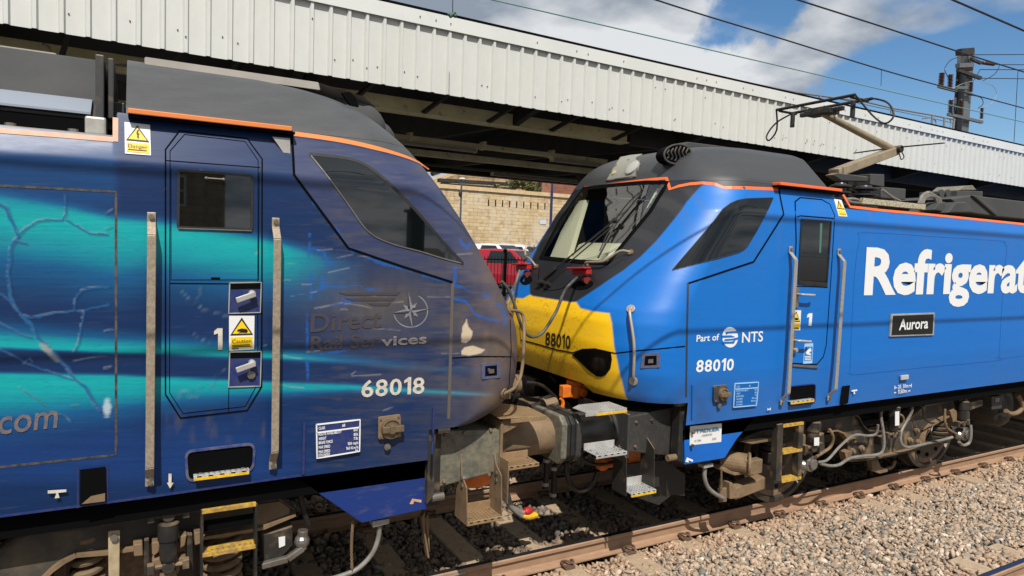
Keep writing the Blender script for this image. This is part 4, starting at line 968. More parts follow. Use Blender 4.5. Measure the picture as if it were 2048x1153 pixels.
b = MB(); b.tube([(x1-.15, -.7, 1.36), (x1+.0, -.72, 1.39), (x1+.15, -.70, 1.42)], .014, 6, 4); b.tube([(x1-.02, -.66, 1.36), (x1+.12, -.69, 1.40), (x1+.22, -.66, 1.38)], .012, 6, 4); b.build('pipe', m_bcable, A, smooth=True)
b = MB(); b.cyl((x1+.09, -.7, 1.42), (x1+.09, -.7, 1.52), .02); b.build('yellow_cock', m_yel, A)
# two hanging steps
o, sx0, sx1, szt = tread(A, (1016, 944), (1078, 931), -1.30, .17, m_treadt, lip=.03, back=.05)
b = MB(); b.box(sx0-.0, sx0+.008, -1.30, -1.12, szt-.28, szt+.04); b.build('step_hanger', m_tan, A)
o, sx0, sx1, szt = tread(A, (935, 1056), (1004, 1038), -1.30, .19, m_treadt, lip=.03, back=.06)
b = MB()
for xx, zt in ((sx0, .93), (sx1, .98)): b.prism([(xx-.004, -1.30, szt-.03), (xx-.004, -1.08, szt-.03), (xx-.004, -1.10, zt), (xx-.004, -1.14, zt+.20 if xx == sx0 else zt+.1), (xx-.004, -1.18, zt), (xx-.004, -1.27, zt-.06)], (.008, 0, 0))
b.build('step_hanger', m_tan, A, bevel=.002)
b = MB()
for xx in (sx0, sx1):
    for zz in (.86, .92): b.cyl((xx-.012, -1.2, zz), (xx+.014, -1.2, zz), .016, n=8)
b.build('step_bolt', m_steel, A)
b = MB(); p = U(955, 955, -.75); b.ball(p, .12, 14, 10, (1.5, .6, .7)); b.cyl(p+[-.2, 0, .02], p+[.24, 0, -.02], .05); b.build('orange_hose_cock', m_orcast, A, smooth=True)
p = U(985, 945, -.7); b = MB(); b.cyl(p+[-.2, 0, 0], p+[.12, 0, -.06], .08, n=16); b.build('brake_pipe', m_tan, A, smooth=True)
# brake hoses drooping to the ballast
for pts, cap, nm in (([(1012, 975), (1016, 1005), (1030, 1022), (1044, 1032)], m_yel, 'yellow_coupling'), ([(1014, 985), (1022, 1012), (1036, 1022), (1046, 1026)], m_red, 'red_coupling')):
    H = [U(*c, -.55) for c in pts]; b = MB(); b.tube(H, .024, 10, 5); o = b.build('brake_hose', m_cable, A, smooth=True)
    e0 = H[-1]; e1 = U(1074 if nm[0] == 'y' else 1064, 1031 if nm[0] == 'y' else 1020, -.55); c_ = MB(); d = e1-e0
    c_.tube([e0, e0+d*.15, e0+d*.2, e0+d*.5, e0+d*.85, e1], [.022, .026, .034, .040, .030, .022], 12); c_.build(nm, cap, o, smooth=True)
for x0_, y0_, x1_, y1_ in ((1094, 915, 1090, 978), (1108, 930, 1106, 1000)):
    b = MB(); a_, c_ = U(x0_, y0_, -.35), U(x1_, y1_, -.35); b.tube([a_, (a_+c_)/2+[.005, 0, 0], c_], .028, 10, 4); o = b.build('hanging_hose', m_bcable, A, smooth=True)
    b = MB()
    for t in (.1, .85): m_ = a_+(c_-a_)*t; b.cyl(m_-[0, 0, .015], m_+[0, 0, .015], .034, n=12)
    b.build('hose_clamp', m_alu, o)
# sand pipe box, chain, hose, deflectors
b = MB(); b.plate([(744, 1044), (779, 1038), (779, 1048), (746, 1056)], -1.20, .08); b.build('sand_box', m_alu, A, bevel=.004)
b = MB(); b.tube([U(*c, -1.16) for c in [(758, 1052), (757, 1075), (746, 1105), (725, 1130), (700, 1146), (640, 1165)]], .017, 10, 6); b.build('sand_hose', m_cable, A, smooth=True)
chain(A, [U(*c, -1.18) for c in [(706, 1044), (704, 1070), (703, 1100), (704, 1138)]])
b = MB(); b.prism([U(*c, -1.05) for c in [(843, 1036), (850, 1024), (850, 1060), (859, 1116), (856, 1117)]], (0, .05, 0)); b.prism([U(*c, -1.0) for c in [(850, 1040), (857, 1026), (859, 1090), (860, 1106)]], (0, .05, 0)); b.build('rail_guard', m_tan, A)
# bogie
BY = -1.08
bg_ = thing('tmp', 'x', 'x') if False else None
FR = [(-120, 1160), (0, 1103), (39, 1073), (58, 1068), (180, 1053), (305, 1034), (376, 1023), (414, 1015), (555, 995), (578, 998), (589, 1026), (525, 1054), (409, 1073), (218, 1103), (153, 1108), (130, 1120), (105, 1138), (84, 1158), (60, 1300), (-120, 1300)]
b = MB(); b.plate(FR, BY, .14); bo = b.build('bogie', mat('bogie_frame_dusty', (66, 63, 56), .65, noise=[(2.2, .75, (120, 102, 76), (.5, .7)), (9, .4, (48, 46, 42))]), A, bevel=.012)
def flange(px, y, w, t, mt, parent):
    P = [U(*c, y) for c in px]; g = MB()
    for a_, c_ in zip(P[:-1], P[1:]): g.bar(a_, c_, t, w, up=(0, 1, .001))
    return g.build('bogie_flange', mt, parent)
flange([(589, 1026), (525, 1053), (409, 1072), (218, 1102), (153, 1107), (130, 1119), (105, 1137), (84, 1158)], BY-.01, .08, .02, m_tan, bo)
flange([(-60, 1130), (0, 1103), (39, 1073), (58, 1068), (180, 1053), (305, 1034), (414, 1015), (555, 995), (589, 1018)], BY-.0, .05, .012, m_under, bo)
b = MB(); b.plate([(514, 1010), (560, 1003), (580, 1016), (580, 1028), (525, 1050), (512, 1052)], BY-.015, .02); b.build('bogie_end_plate', m_tan, bo, bevel=.004)
wheel(bo, -3.23, m_disc); wheel(bo, -6.03, m_disc)
b = MB()
for xx in (-3.23, -6.03): b.cyl((xx, -.7, .55), (xx, .7, .55), .09, n=14)
b.build('axle', m_under2, bo)
damper(bo, (337, 1043), (337, 1121), -1.20, .058)
b = MB(); b.plate([(216, 1063), (240, 1061), (239, 1160), (217, 1164)], -1.17, .012); o = b.build('axle_strap', mat('cream_strap', (176, 160, 128), .6, noise=(14, .6, (130, 108, 82))), bo, bevel=.006)
b = MB(); c = U(228, 1074, -1.17); b.cyl(c, c-[0, .02, 0], .02, n=12); b.build('strap_bolt', m_steel, o)
for (x0, y0, x1, y1) in ((150, 1135, 205, 1150), (410, 1092, 478, 1150)):
    a_ = U((x0+x1)/2, y1+25, -1.0); xw = abs(U(x1, y1, -1.0)[0]-U(x0, y1, -1.0)[0])/2
    g = MB(); hgt = .36; pts = [a_+[xw*math.cos(t), xw*math.sin(t), hgt*t/(2*math.pi*5.5)] for t in np.linspace(0, 2*math.pi*5.5, 130)]
    g.tube(pts, .022, 8); g.build('coil_spring', m_tan, bo, smooth=True)
    g = MB(); g.cyl(a_+[0, 0, hgt+.01], a_+[0, 0, hgt+.05], xw*1.12, n=24); g.cyl(a_-[0, 0, .05], a_-[0, 0, .0], xw*1.12, n=24); g.build('spring_seat', m_tan, bo, bevel=.006)
b = MB()
for px_ in ([(374, 1070), (385, 1070), (387, 1142), (360, 1144), (360, 1132), (374, 1130)], [(288, 1082), (298, 1080), (300, 1150), (288, 1153)]): b.plate(px_, -1.17, .05)
b.build('damper_bracket', m_under2, bo, bevel=.004)
b = MB()
for px_ in ([(266, 1090), (285, 1088), (286, 1112), (268, 1114)], [(304, 1086), (320, 1084), (318, 1104), (310, 1112), (304, 1110)], [(358, 1074), (374, 1070), (370, 1092), (360, 1098)], [(388, 1066), (402, 1064), (402, 1088), (390, 1092)], [(304, 1122), (322, 1116), (324, 1134), (306, 1140)], [(356, 1118), (372, 1114), (374, 1128), (358, 1132)], [(320, 1144), (352, 1140), (356, 1170), (318, 1170)]): b.plate(px_, -1.19, .09)
b.build('axlebox_lug', m_tan, bo, bevel=.006)
b = MB(); b.plate([(522, 1070), (586, 1052), (586, 1090), (560, 1120), (528, 1130)], -1.10, .2); o = b.build('brake_unit', m_under2, bo, bevel=.01)
flat('label_plate', [(557, 1075), (570, 1073), (570, 1091), (558, 1096)], -1.105, m_sticker, bo)
b = MB(); b.bar(U(522, 1132, -1.12), U(575, 1118, -1.12), .04, .04); b.bar(U(575, 1118, -1.12), U(606, 1096, -1.12), .04, .04); b.cyl(U(603, 1098, -1.1), U(606, 1060, -1.1), .035, n=14); b.ball(U(604, 1082, -1.1), .05, 12, 8); b.build('brake_lever', m_steel, bo, bevel=.006)
b = MB(); b.tube([U(*c, -1.1) for c in [(580, 968), (598, 975), (602, 1000), (610, 1030), (618, 1050)]], .018, 8, 5); b.build('earth_cable', m_bcable, bo, smooth=True)
# access ladder under the door
b = MB(); yl_ = -1.27
for x_, y0, y1 in ((404, 1022, 1180), (512, 1010, 1170)): b.plate([(x_-2, y0), (x_+3, y0-1), (x_+2, y1), (x_-3, y1)], yl_, .08)
o = b.build('step_ladder', m_under2, A)
m_worny = mat('worn_yellow', (214, 168, 34), .55, noise=[(26, .7, (96, 78, 54)), (60, .5, (150, 128, 96))])
for l_, r_ in (((404, 1024), (512, 1010)), ((405, 1112), (511, 1093))):
    a_, c_ = U(*l_, yl_), U(*r_, yl_); g = MB(); z_ = (a_[2]+c_[2])/2; g.box(a_[0], c_[0], yl_, yl_+.09, z_, z_+.012); g.box(a_[0], c_[0], yl_-.005, yl_, z_-.012, z_+.014); g.build('ladder_step', m_worny, o, bevel=.002)
    g = MB(); 
    for k in range(9): xx = a_[0]+(c_[0]-a_[0])*(k+.7)/9.5; g.cyl((xx, yl_+.03, z_+.012), (xx, yl_+.03, z_+.016), .007, n=6)
    g.build('grip_stud', m_tan, o)
b = MB(); a_, c_ = U(408, 1048, -1.2), U(508, 1034, -1.2); b.box(a_[0], c_[0], -1.20, -1.19, a_[2]-.05, c_[2]+.02); b.build('ladder_backplate', m_gap, o)
# ================================================================== the newer, clean blue locomotive on the right
SB88 = Shell(1, .19, eZ88)
Bk = thing('locomotive', 'clean bright blue locomotive with yellow nose, black mask and numbers 88010, on the right', 'locomotive', (10.0, 0, 0))
z7 = lambda l: [(1000+x/3.034, 350+y/3.034) for x, y in l]
z8 = lambda l: [(1488+x/3.034, 350+y/3.034) for x, y in l]
z4 = lambda l: [(1240+x/3.391, 680+y/3.391) for x, y in l]
z5 = lambda l: [(1588+x/3.602, 700+y/3.602) for x, y in l]
z3c = lambda l: [(1100+x/2.883, y/2.883) for x, y in l]
BLK = [(1036, 588), (1080, 594), (1120, 600), (1152, 604), (1198, 574), (1247, 541), (1280, 515), (1313, 482), (1346, 442), (1372, 406), (1392, 383), (1405, 371)]
YEL = [(1152, 604), (1161, 617), (1185, 623), (1219, 627), (1224, 647), (1227, 680), (1234, 719), (1243, 760), (1254, 797)]
ORL = [(1405, 368), (1430, 370), (1447, 376), (1480, 376.5), (1557, 379)]
qb = SB88.qpoly(BLK[3:]); qy = SB88.qpoly(YEL); qo = SB88.qpoly(ORL)
ztop = SB88.hit(1095, 597)[2]
ZY = float(qb[0][1])
BLKP = np.array([(-1, ztop)]+[(.35, ztop)]+[tuple(p) for p in qb]+[(1.18, 3.26), (1.0, 3.29), (-1, 3.31)])
YELP = np.array([(-1, ztop)]+[(.35, ztop)]+[tuple(p) for p in qy]+[(qy[-1][0]+.03, 1.0), (-1, 1.0)])
GRYP = np.array([(-1, 3.30), (1.0, 3.285), (1.18, 3.26)]+[tuple(p) for p in qo]+[(9, qo[-1][1]), (9, 5), (-1, 5)])
def paint88(V):
    q = SB88.q(V); Q = np.stack([q, V[:, 2]], 1); n = len(V)
    blue = lin((11, 105, 188)); c = np.repeat(blue[None], n, 0)*(1+.06*(fbm(V[:, 0]*3, V[:, 2]*30, 60, 3)-.5))[:, None]; r = np.full(n, .42)
    nn = fbm(V[:, 1]*30, V[:, 2]*40, 61, 3)
    k = sstep(.009, -.009, sdf(Q, YELP))[:, None]; sp = (sstep(.60, .72, fbm(V[:, 1]*55, V[:, 2]*60, 66, 2))*sstep(.35, .7, fbm(V[:, 1]*5, V[:, 2]*5, 67))*.45)[:, None]
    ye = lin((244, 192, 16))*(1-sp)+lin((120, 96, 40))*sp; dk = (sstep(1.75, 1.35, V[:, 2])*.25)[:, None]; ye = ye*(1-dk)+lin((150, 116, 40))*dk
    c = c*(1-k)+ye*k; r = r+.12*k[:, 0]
    k = sstep(.009, -.009, sdf(Q, BLKP))[:, None]; c = c*(1-k)+lin((36, 36, 38))*(1+.35*(nn[:, None]-.5))*k; r = r*(1-k[:, 0])+.46*k[:, 0]
    k = sstep(.009, -.009, sdf(Q, GRYP))[:, None]; c = c*(1-k)+lin((58, 59, 61))*(1+.25*(nn[:, None]-.5))*k; r = r*(1-k[:, 0])+.46*k[:, 0]
    k = (sstep(1.62, 1.40, V[:, 2])*sstep(2.0, .6, V[:, 0])*sstep(.5, .9, q)*.55*fbm(V[:, 0]*9, V[:, 2]*7, 63)*(q > qy[-1][0]))[:, None]; c = c*(1-k)+lin((30, 34, 48))*k
    k = (sstep(1.75, 1.15, V[:, 2])*.30*fbm(V[:, 0]*2.2, V[:, 2]*3, 68)+.16*sstep(.52, .8, fbm(V[:, 0]*14, V[:, 2]*1.3, 69))*sstep(2.2, 3.05, V[:, 2]))[:, None]; k = np.where(V[:, 2:3] < 3.2, k, 0); c = c*(1-k)+lin((96, 92, 88))*k
    return np.concatenate([c, r[:, None]], 1)
m_gloss = mat('locomotive_paint_gloss', attr=True, rattr=True, spec=.4, coat=.06, bump=(1.7, .05, .03), stretch=(1, 1, 5), noise=[(3, .10, (30, 66, 120), (.5, .7)), (30, .10, (70, 110, 150), (.55, .75))])
WS = [(1081, 516), (1160, 524), (1216, 527), (1262, 470), (1300, 424), (1335, 366), (1290, 366), (1230, 371), (1166, 378), (1120, 440)]
ws3 = [SB88.hit(*c) for c in WS]
def hole88(c):
    y, z = np.abs(c[:, 1]), c[:, 2]
    scr = (y < np.interp(z, [2.5, 3.27], [.60, .67])) & (z > 2.505) & (z < 3.262) & (c[:, 0] < 1.6)
    zb_ = np.interp(y, [0, .60, .72, 1.0], [1.40, 1.40, 1.33, 1.2])
    return scr | ((z < zb_) & (y < 1.0) & (c[:, 0] < 1.0))
zs = np.concatenate([np.arange(1.335, 3.27, .0075), [3.272]])
build_shell(SB88, 'body', Bk, zs, 9.0, paint88, m_gloss, 460, 330, hole=lambda c: hole88(c) | ((c[:, 0] > 2.70) & (c[:, 2] > 3.108)))
build_shell(SB88, 'cab_roof', Bk, np.concatenate([np.arange(3.274, 3.75, .014), [3.755]]), 2.62, paint88, mat('cab_roof_paint', attr=True, rattr=True, bump=(120, .08, .004)), 60, 90, cap=True)
gridplate('skirt', np.arange(.845, 9.0, .02), np.arange(1.135, 1.336, .02), lambda z: -wZ(z), paint88, m_gloss, Bk)
b = MB(); b.box(9.01, 20.2, -1.34, 1.34, 1.14, 3.09); b.build('rear_body', mat('rear_body_bright_blue', (11, 105, 188), .3), Bk)
b = MB(); b.box(.9, 20, -1.25, 1.25, .98, 1.32); b.build('underframe', m_gap, Bk)
b = MB(); b.box(.85, 9, .9, 1.335, 1.14, 1.34); b.build('far_skirt', m_dark, Bk)
b = MB(); b.box(2.6, 9, -1.18, 1.25, 3.0, 3.07); b.build('roof_deck', m_dark, Bk)
# inside of the cab
m_cream = mat('cream_cab_trim', (214, 208, 184), .7); m_int = mat('cab_wall_grey', (150, 152, 150), .8)
b = MB(); b.prism([(.56, -.62, 2.49), (.56, .62, 2.49), (1.20, .80, 2.70), (1.20, -.80, 2.70)], (0, 0, -.03)); b.prism([(.74, -.2, 2.553), (.74, .3, 2.553), (1.0, .3, 2.66), (1.0, -.2, 2.66)], (0, 0, -.03)); b.build('dashboard', m_cream, Bk, bevel=.01)
b = MB(); b.prism([(1.05, -.2, 2.62), (1.05, -.6, 2.62), (1.2, -.6, 2.78), (1.2, -.2, 2.78)], (.12, 0, 0)); b.build('instrument_hood', m_dark, Bk, bevel=.01)
b = MB(); b.box(2.5, 2.55, -1.1, 1.1, 1.5, 3.3); b.build('cab_back_wall', m_int, Bk)
b = MB(); b.box(2.46, 2.495, -.35, .35, 1.5, 3.3); b.build('cab_inner_door', m_dark, Bk)
b = MB(); b.box(.6, 2.5, -1.25, 1.25, 1.5, 1.55); b.build('cab_floor', m_dark, Bk)
b = MB()
for q4 in ([(1140, 400), (1162, 396), (1126, 514), (1092, 511)], [(1306, 372), (1326, 372), (1290, 430), (1276, 428)]): b.prism([SB88.hit(*c)+[.05, 0, -.02] for c in q4], (.06, 0, 0))
b.build('windscreen_pillar', m_cream, Bk)
b = MB(); b.box(1.75, 2.5, 1.18, 1.20, 1.5, 3.2); b.build('cab_side_lining', m_int, Bk)
b = MB(); b.box(1.75, 1.87, -.68, -.22, 1.9, 2.75); b.box(1.75, 1.87, -.58, -.32, 2.76, 2.95); b.box(1.4, 1.87, -.68, -.22, 1.95, 2.08); b.build('driver_seat', m_black, Bk, bevel=.04)
b = MB(); b.box(1.75, 1.87, .22, .68, 1.9, 2.75); b.box(1.75, 1.87, .32, .58, 2.76, 2.95); b.build('second_seat', m_black, Bk, bevel=.04)
def glass(name, tint, refl):
    m = bpy.data.materials.new(name); m.use_nodes = True; t = m.node_tree; n = t.nodes; l = t.links; n.remove(n['Principled BSDF'])
    o = n['Material Output']; a = n.new('ShaderNodeBsdfTransparent'); a.inputs[0].default_value = (*tint, 1); g = n.new('ShaderNodeBsdfGlossy'); g.inputs['Roughness'].default_value = .02
    lw = n.new('ShaderNodeLayerWeight'); lw.inputs[0].default_value = .5; pw = n.new('ShaderNodeMath'); pw.operation = 'POWER'; l.new(lw.outputs['Facing'], pw.inputs[0]); pw.inputs[1].default_value = 3.2; f = n.new('ShaderNodeMath'); f.operation = 'MULTIPLY_ADD'; l.new(pw.outputs[0], f.inputs[0]); f.inputs[1].default_value = 1-refl; f.inputs[2].default_value = refl; mx = n.new('ShaderNodeMixShader'); l.new(f.outputs[0], mx.inputs[0]); l.new(a.outputs[0], mx.inputs[1]); l.new(g.outputs[0], mx.inputs[2]); l.new(mx.outputs[0], o.inputs[0]); return m
m_wsg = glass('windscreen_glass', (.80, .84, .80), .10)
wsn = surfpoly(SB88, 'windscreen', WS, .004, m_wsg, Bk, step=16, skirt=0)
ribbon(SB88, 'windscreen_frit', WS, .045, .006, m_gap, wsn, closed=True)
# painted lines, gaps
m_or88 = mat('bright_orange_line', (238, 108, 52), .4)
ribbon(SB88, 'orange_line', [(1168, 376), (1200, 373), (1250, 366), (1300, 360), (1333, 357), (1340, 379), (1357, 373), (1380, 368.5), (1405, 366.5), (1430, 369), (1447, 376), (1480, 376), (1556, 379)], .030, .003, m_or88, Bk)
b = MB(); p0, p1 = U(1560, 379, -1.335), U(1684, 386, -1.335); b.box(p0[0], p1[0], -1.338, -1.225, 3.262, 3.290); b.build('rain_gutter', m_or88, Bk, bevel=.004)
b = MB(); b.box(p0[0]-.02, p1[0], -1.326, -1.22, 3.245, 3.262); b.build('gutter_shade_strip', m_gap, Bk)  # shadow below this gutter, also put in as a black strip
ribbon(SB88, 'orange_line', [(1686, 390), (1700, 414), (1760, 421), (1870, 431), (2048, 449), (2120, 456)], .028, .003, m_or88, Bk)
ribbon(SB88, 'panel_gap', [(1557, 373), (1560, 395), (1567, 429), (1540, 472), (1507, 524), (1440, 546), (1377, 567)], .014, .005, m_gap, Bk)
ribbon(SB88, 'nose_joint', [(1376, 566), (1374, 650), (1372, 795)], .020, .002, mat('rubber_joint', (44, 48, 56), .6), Bk)
ribbon(SB88, 'panel_gap', [(1230, 707), (1273, 702), (1320, 698), (1370, 693)], .010, .003, m_gap, Bk)
ribbon(SB88, 'panel_gap', [(1043, 680), (1080, 690), (1110, 699), (1146, 706), (1165, 699), (1190, 698), (1230, 707)], .010, .004, m_gap, Bk)
ribbon(SB88, 'panel_gap', [(1035, 588), (1038, 640), (1043, 700)], .008, .0012, m_gap, Bk)
ribbon(SB88, 'cover_joint', [(1080, 535), (1077, 552), (1079, 566), (1089, 579), (1102, 581), (1118, 579), (1134, 572), (1148, 564), (1160, 553), (1172, 540)], .009, .0012, m_gap, Bk, sub=2)
m_wblue = mat('panel_crease_blue', (10, 92, 168), .35)
for l_ in ([(1700, 740), (1708, 560), (1719, 480), (1727, 465), (1860, 473), (2000, 482), (2007, 486), (2014, 494)], [(1700, 740), (1707, 750), (1850, 735), (1990, 722), (1998, 712), (2002, 640), (2008, 560), (2014, 494)], [(2120, 700), (2003, 718), (1998, 712)]): ribbon(SB88, 'panel_crease', l_, .007, .002, m_wblue, Bk, sub=2)
# headlamp recess in the yellow corner, and top lamp
hl = surfpoly(SB88, 'headlight', [(1145, 710), (1154, 704), (1165, 700), (1178, 698.5), (1191, 698.6), (1208, 701), (1222, 705), (1224, 720), (1221, 738), (1212, 750), (1203, 754), (1194, 753), (1178, 741), (1158, 722)], .006, mat('headlight_cover', (14, 13, 12), .15, noise=(60, .4, (70, 52, 34), (.6, .75))), Bk, step=12)
surfpoly(SB88, 'lamp_lens', rrect(z7([(560, 1110), (640, 1110), (640, 1190), (560, 1190)]), .45), .006, mat('lamp_lens', (26, 23, 20), .12), hl, step=12)
m_lampw = glass('lamp_cover_glass', (.8, .82, .8), .05)
tl = surfpoly(SB88, 'top_light', [(1213, 362), (1220, 350), (1242, 316), (1262, 312), (1283, 310), (1281, 328), (1272, 352), (1266, 357)], .010, mat('lamp_housing', (136, 134, 122), .3, noise=(20, .4, (108, 106, 98))), Bk, step=12)
H = SB88.hit(1266, 337); n_ = SB88.normal(H); b = MB(); b.lathe(H, n_, [(0, .085), (.02, .085), (.026, .07), (.024, .001)], 26); b.build('lamp_lens', mat('ribbed_lens', (168, 168, 160), .2, bump=(160, .6, .004)), tl, smooth=True)
H = SB88.hit(1229, 347); n_ = SB88.normal(H); b = MB(); b.lathe(H, n_, [(0, .026), (.016, .026), (.018, .02), (.018, .001)], 18); b.build('lamp_lens', mat('amber_lens', (176, 168, 120), .3), tl, smooth=True)
ribbon(SB88, 'lamp_frame', [(1213, 362), (1242, 316), (1283, 310), (1272, 354), (1213, 362)], .014, .012, m_dark, tl)
Hv = SB88.hit(1356, 316); yv = Hv[1]-.03
OV = [(1355+27*math.cos(t)*.98+5*math.sin(t), 309+19*math.sin(t)-5*math.cos(t)) for t in np.linspace(0, 2*math.pi, 25)[:-1]]
b = MB(); b.prism([U(*c, yv) for c in OV], (.02, .14, 0)); o = b.build('roof_vent', m_gap, Bk)
for k in range(6):
    xk = 1336+k*7.5; hk = 15-abs(k-2.6)*2.6; g = MB(); g.tube([U(xk+3, 309-hk-k*.6, yv-.012), U(xk-1.5, 309-hk*.3, yv-.02), U(xk+2, 309+hk*.4, yv-.02), U(xk-1, 309+hk, yv-.012)], .007, 6, 4); g.build('vent_slat', m_dark, o, smooth=True)
g = MB(); g.tube([U(*c, yv-.004) for c in OV+OV[:1]], .010, 6); g.build('vent_rim', m_gun, o, smooth=True)
b = MB(); b.ball(Hv+[.30, .10, -.05], .26, 20, 12, (1.4, .55, .52)); b.build('vent_cowl', m_gun, Bk, smooth=True)
b = MB(); b.prism([U(*c, -.25) for c in [(1363, 292), (1376, 284), (1440, 292), (1546, 308), (1546, 322), (1400, 312)]], (0, .22, 0)); b.build('roof_hatch', m_gun, Bk, bevel=.01)
b = MB(); b.prism([U(*c, -.3) for c in [(1422, 296), (1440, 293), (1442, 306), (1424, 306)]], (0, .12, 0)); b.prism([U(*c, -.3) for c in [(1476, 297), (1482, 297), (1482, 308), (1476, 308)]], (0, .12, 0)); b.build('hatch_hinge', m_dark, Bk)
# cowl fittings on the nose
def hp(px, py, d): h = SB88.hit(px, py); return h+SB88.normal(h)*d
for pts in ([(1173, 533), (1180, 531), (1211, 530), (1226, 522), (1247, 509), (1262, 506)], [(1050, 521), (1062, 520), (1070, 527), (1073, 534)], [(1052, 512), (1060, 499), (1068, 496)]):
    b = MB(); m_ = len(pts); b.tube([hp(*p, .012 if i in (0, m_-1) else .05) for i, p in enumerate(pts)], .012, 8, 4); o = b.build('cowl_handle', m_hand, Bk, smooth=True)
    b = MB()
    for p in (pts[0], pts[-1]): h = SB88.hit(*p); n_ = SB88.normal(h); b.cyl(h, h+n_*.016, .028, n=12)
    b.build('handle_foot', m_tan, o)
def connector(c, sx_, parent):
    e = surfpoly(SB88, 'cable_pocket', [(c[0]+8*sx_*-1+22*sx_*math.cos(t), c[1]+22*.8+10*math.sin(t)-3*math.cos(t)*sx_) for t in np.linspace(0, 2*math.pi, 16)[:-1]], .003, m_gap, parent, step=12)
    h = SB88.hit(*c); n_ = SB88.normal(h); g = MB(); tx = np.array([.25, -1., 0.])*sx_*-1
    g.bar(h+n_*.06-[.02, -.10, -.0], h+n_*.07+[.02, -.10, .01], .07, .05); g.bar(h+n_*.09-[.03, -.13, -.02], h+n_*.10+[.02, -.11, .03], .09, .02); o = g.build('jumper_socket', m_red, parent, bevel=.008)
    g = MB(); g.cyl(h+n_*.03-[0, 0, .04], h+n_*.05-[.0, .08, .06], .035, n=14); g.build('plug_body', mat('dark_red_plug', (120, 44, 40), .5), o, smooth=True)
connector((1173, 553), 1, Bk); connector((1057, 543), .55, Bk)
wip = MB()
w0, w1 = hp(1086, 566, .04), hp(1237, 446, .05); v0, v1 = hp(1096, 570, .04), hp(1232, 458, .05)
wip.bar(w0, w1, .018, .014); wip.bar(v0, v1, .014, .012); wip.bar(w0-(w1-w0)*.05, w0+(w1-w0)*.22, .034, .03); wip.cyl(hp(1088, 568, .0), hp(1088, 568, .06), .03, n=14); wip.cyl(hp(1100, 572, .0), hp(1100, 572, .06), .025, n=14); wip.cyl(hp(1237, 448, .03), hp(1237, 448, .075), .025)
wo = wip.build('wiper_arm', m_black, Bk, bevel=.003)
b = MB(); P_ = [hp(*c, .03) for c in [(1287, 390), (1262, 420), (1236, 452), (1218, 486), (1200, 520)]]; b.tube(P_, .010, 6, 4); b.tube([hp(*c, .055) for c in [(1286, 392), (1262, 415), (1238, 446)]], .007, 6, 3); b.tube([hp(*c, .05) for c in [(1206, 508), (1222, 474), (1238, 446)]], .006, 6, 3); b.build('wiper_blade', m_black, wo)
letters('fleet_number', '88010', (1091, 690), (1141, 698), (1092, 663), m_ink, Bk, S=SB88, off=.012, lift=.004)
nosebar(Bk, SB88, [(1262, 619), (1264, 632), (1271, 690), (1270, 745), (1267, 762)], mat('worn_handrail', (166, 154, 140), .45, .3))
latch(Bk, SB88, [(1284, 707), (1320, 705), (1320, 735), (1281, 737)])
# side window, door
SW8 = z7([(1047, 580), (1110, 505), (1200, 400), (1300, 280), (1350, 212), (1400, 175), (1440, 158), (1490, 148), (1655, 142), (1630, 200), (1560, 330), (1500, 430), (1480, 450), (1460, 462), (1440, 470), (1240, 528)])
w = surfpoly(SB88, 'side_window', SW8, .011, m_glass, Bk, step=8)
ribbon(SB88, 'window_seal', z7([(1655, 142), (1630, 200), (1560, 330), (1500, 430), (1480, 450), (1460, 462), (1440, 470), (1240, 528), (1047, 580)]), .007, .006, mat('pale_seal', (150, 176, 206), .4), w)
ribbon(SB88, 'window_seal', z7([(1047, 580), (1110, 505), (1200, 400), (1300, 280), (1350, 212), (1400, 175), (1440, 158), (1490, 148), (1655, 142)]), .012, .006, m_black, w)
D8 = [(1590, 404), (1600, 396), (1643, 400), (1659, 409), (1669, 432), (1661, 560), (1652, 690), (1646, 714), (1633, 729), (1579, 727), (1584, 650), (1589, 560), (1592, 480)]
d8 = surfpoly(SB88, 'cab_door', D8, .003, m_gloss, Bk, step=10, colorfn=paint88)
ribbon(SB88, 'door_gap', D8, .012, .004, m_gap, d8, closed=True)
ribbon(SB88, 'door_line', [(1594, 434), (1600, 432), (1664, 437), (1668, 438)], .008, .005, m_gap, d8); ribbon(SB88, 'door_line', [(1592, 573), (1655, 575)], .008, .005, m_gap, d8)
wq = [(1602, 440), (1661, 444), (1652, 573), (1595, 567)]
wf = surfpoly(SB88, 'door_window', wq, .006, m_glass, d8)
ribbon(SB88, 'window_frame', wq, .018, .012, m_black, wf, closed=True); ribbon(SB88, 'window_frame', [(1599, 510), (1656, 513)], .022, .011, m_black, wf); ribbon(SB88, 'window_frame', [(1596, 564), (1652, 569)], .03, .013, m_black, wf)
surfpoly(SB88, 'lower_pane', [(1600, 514), (1654, 518), (1651, 562), (1597, 560)], .0075, mat('tinted_lower_pane', (30, 32, 34), .12), wf)
flat('pane_reflection', [(1640, 447), (1645, 447), (1642, 506), (1638, 506)], YS-.0075, mat('green_reflection_strip', (70, 110, 96), .2), wf, .0005, .001)  # green strip laid on the pane as a painted reflection
for (x0, y0, x1, y1, lx, ly) in ((1589, 575, 1599, 616, 1620, 590), (1582, 666, 1592, 708, 1613, 682)):
    P = rrect([(x0+1, y0), (x1, y0), (x1-2, y1), (x0-1, y1)], 4); b = MB(); b.prism([U(*c, YS-.016) for c in P], (0, .016, 0)); o = b.build('door_handle', m_steel, d8, bevel=.002)
    c = U(x1-4, ly-1, YS-.016); e = U(lx, ly, YS-.016); b = MB(); b.tube([c, c-[0, .045, 0], c-[-.03, .06, 0], [e[0]-.03, c[1]-.06, e[2]], [e[0], c[1]-.045, e[2]]], .012, 10, 3); b.build('lever', m_alu, o, smooth=True)
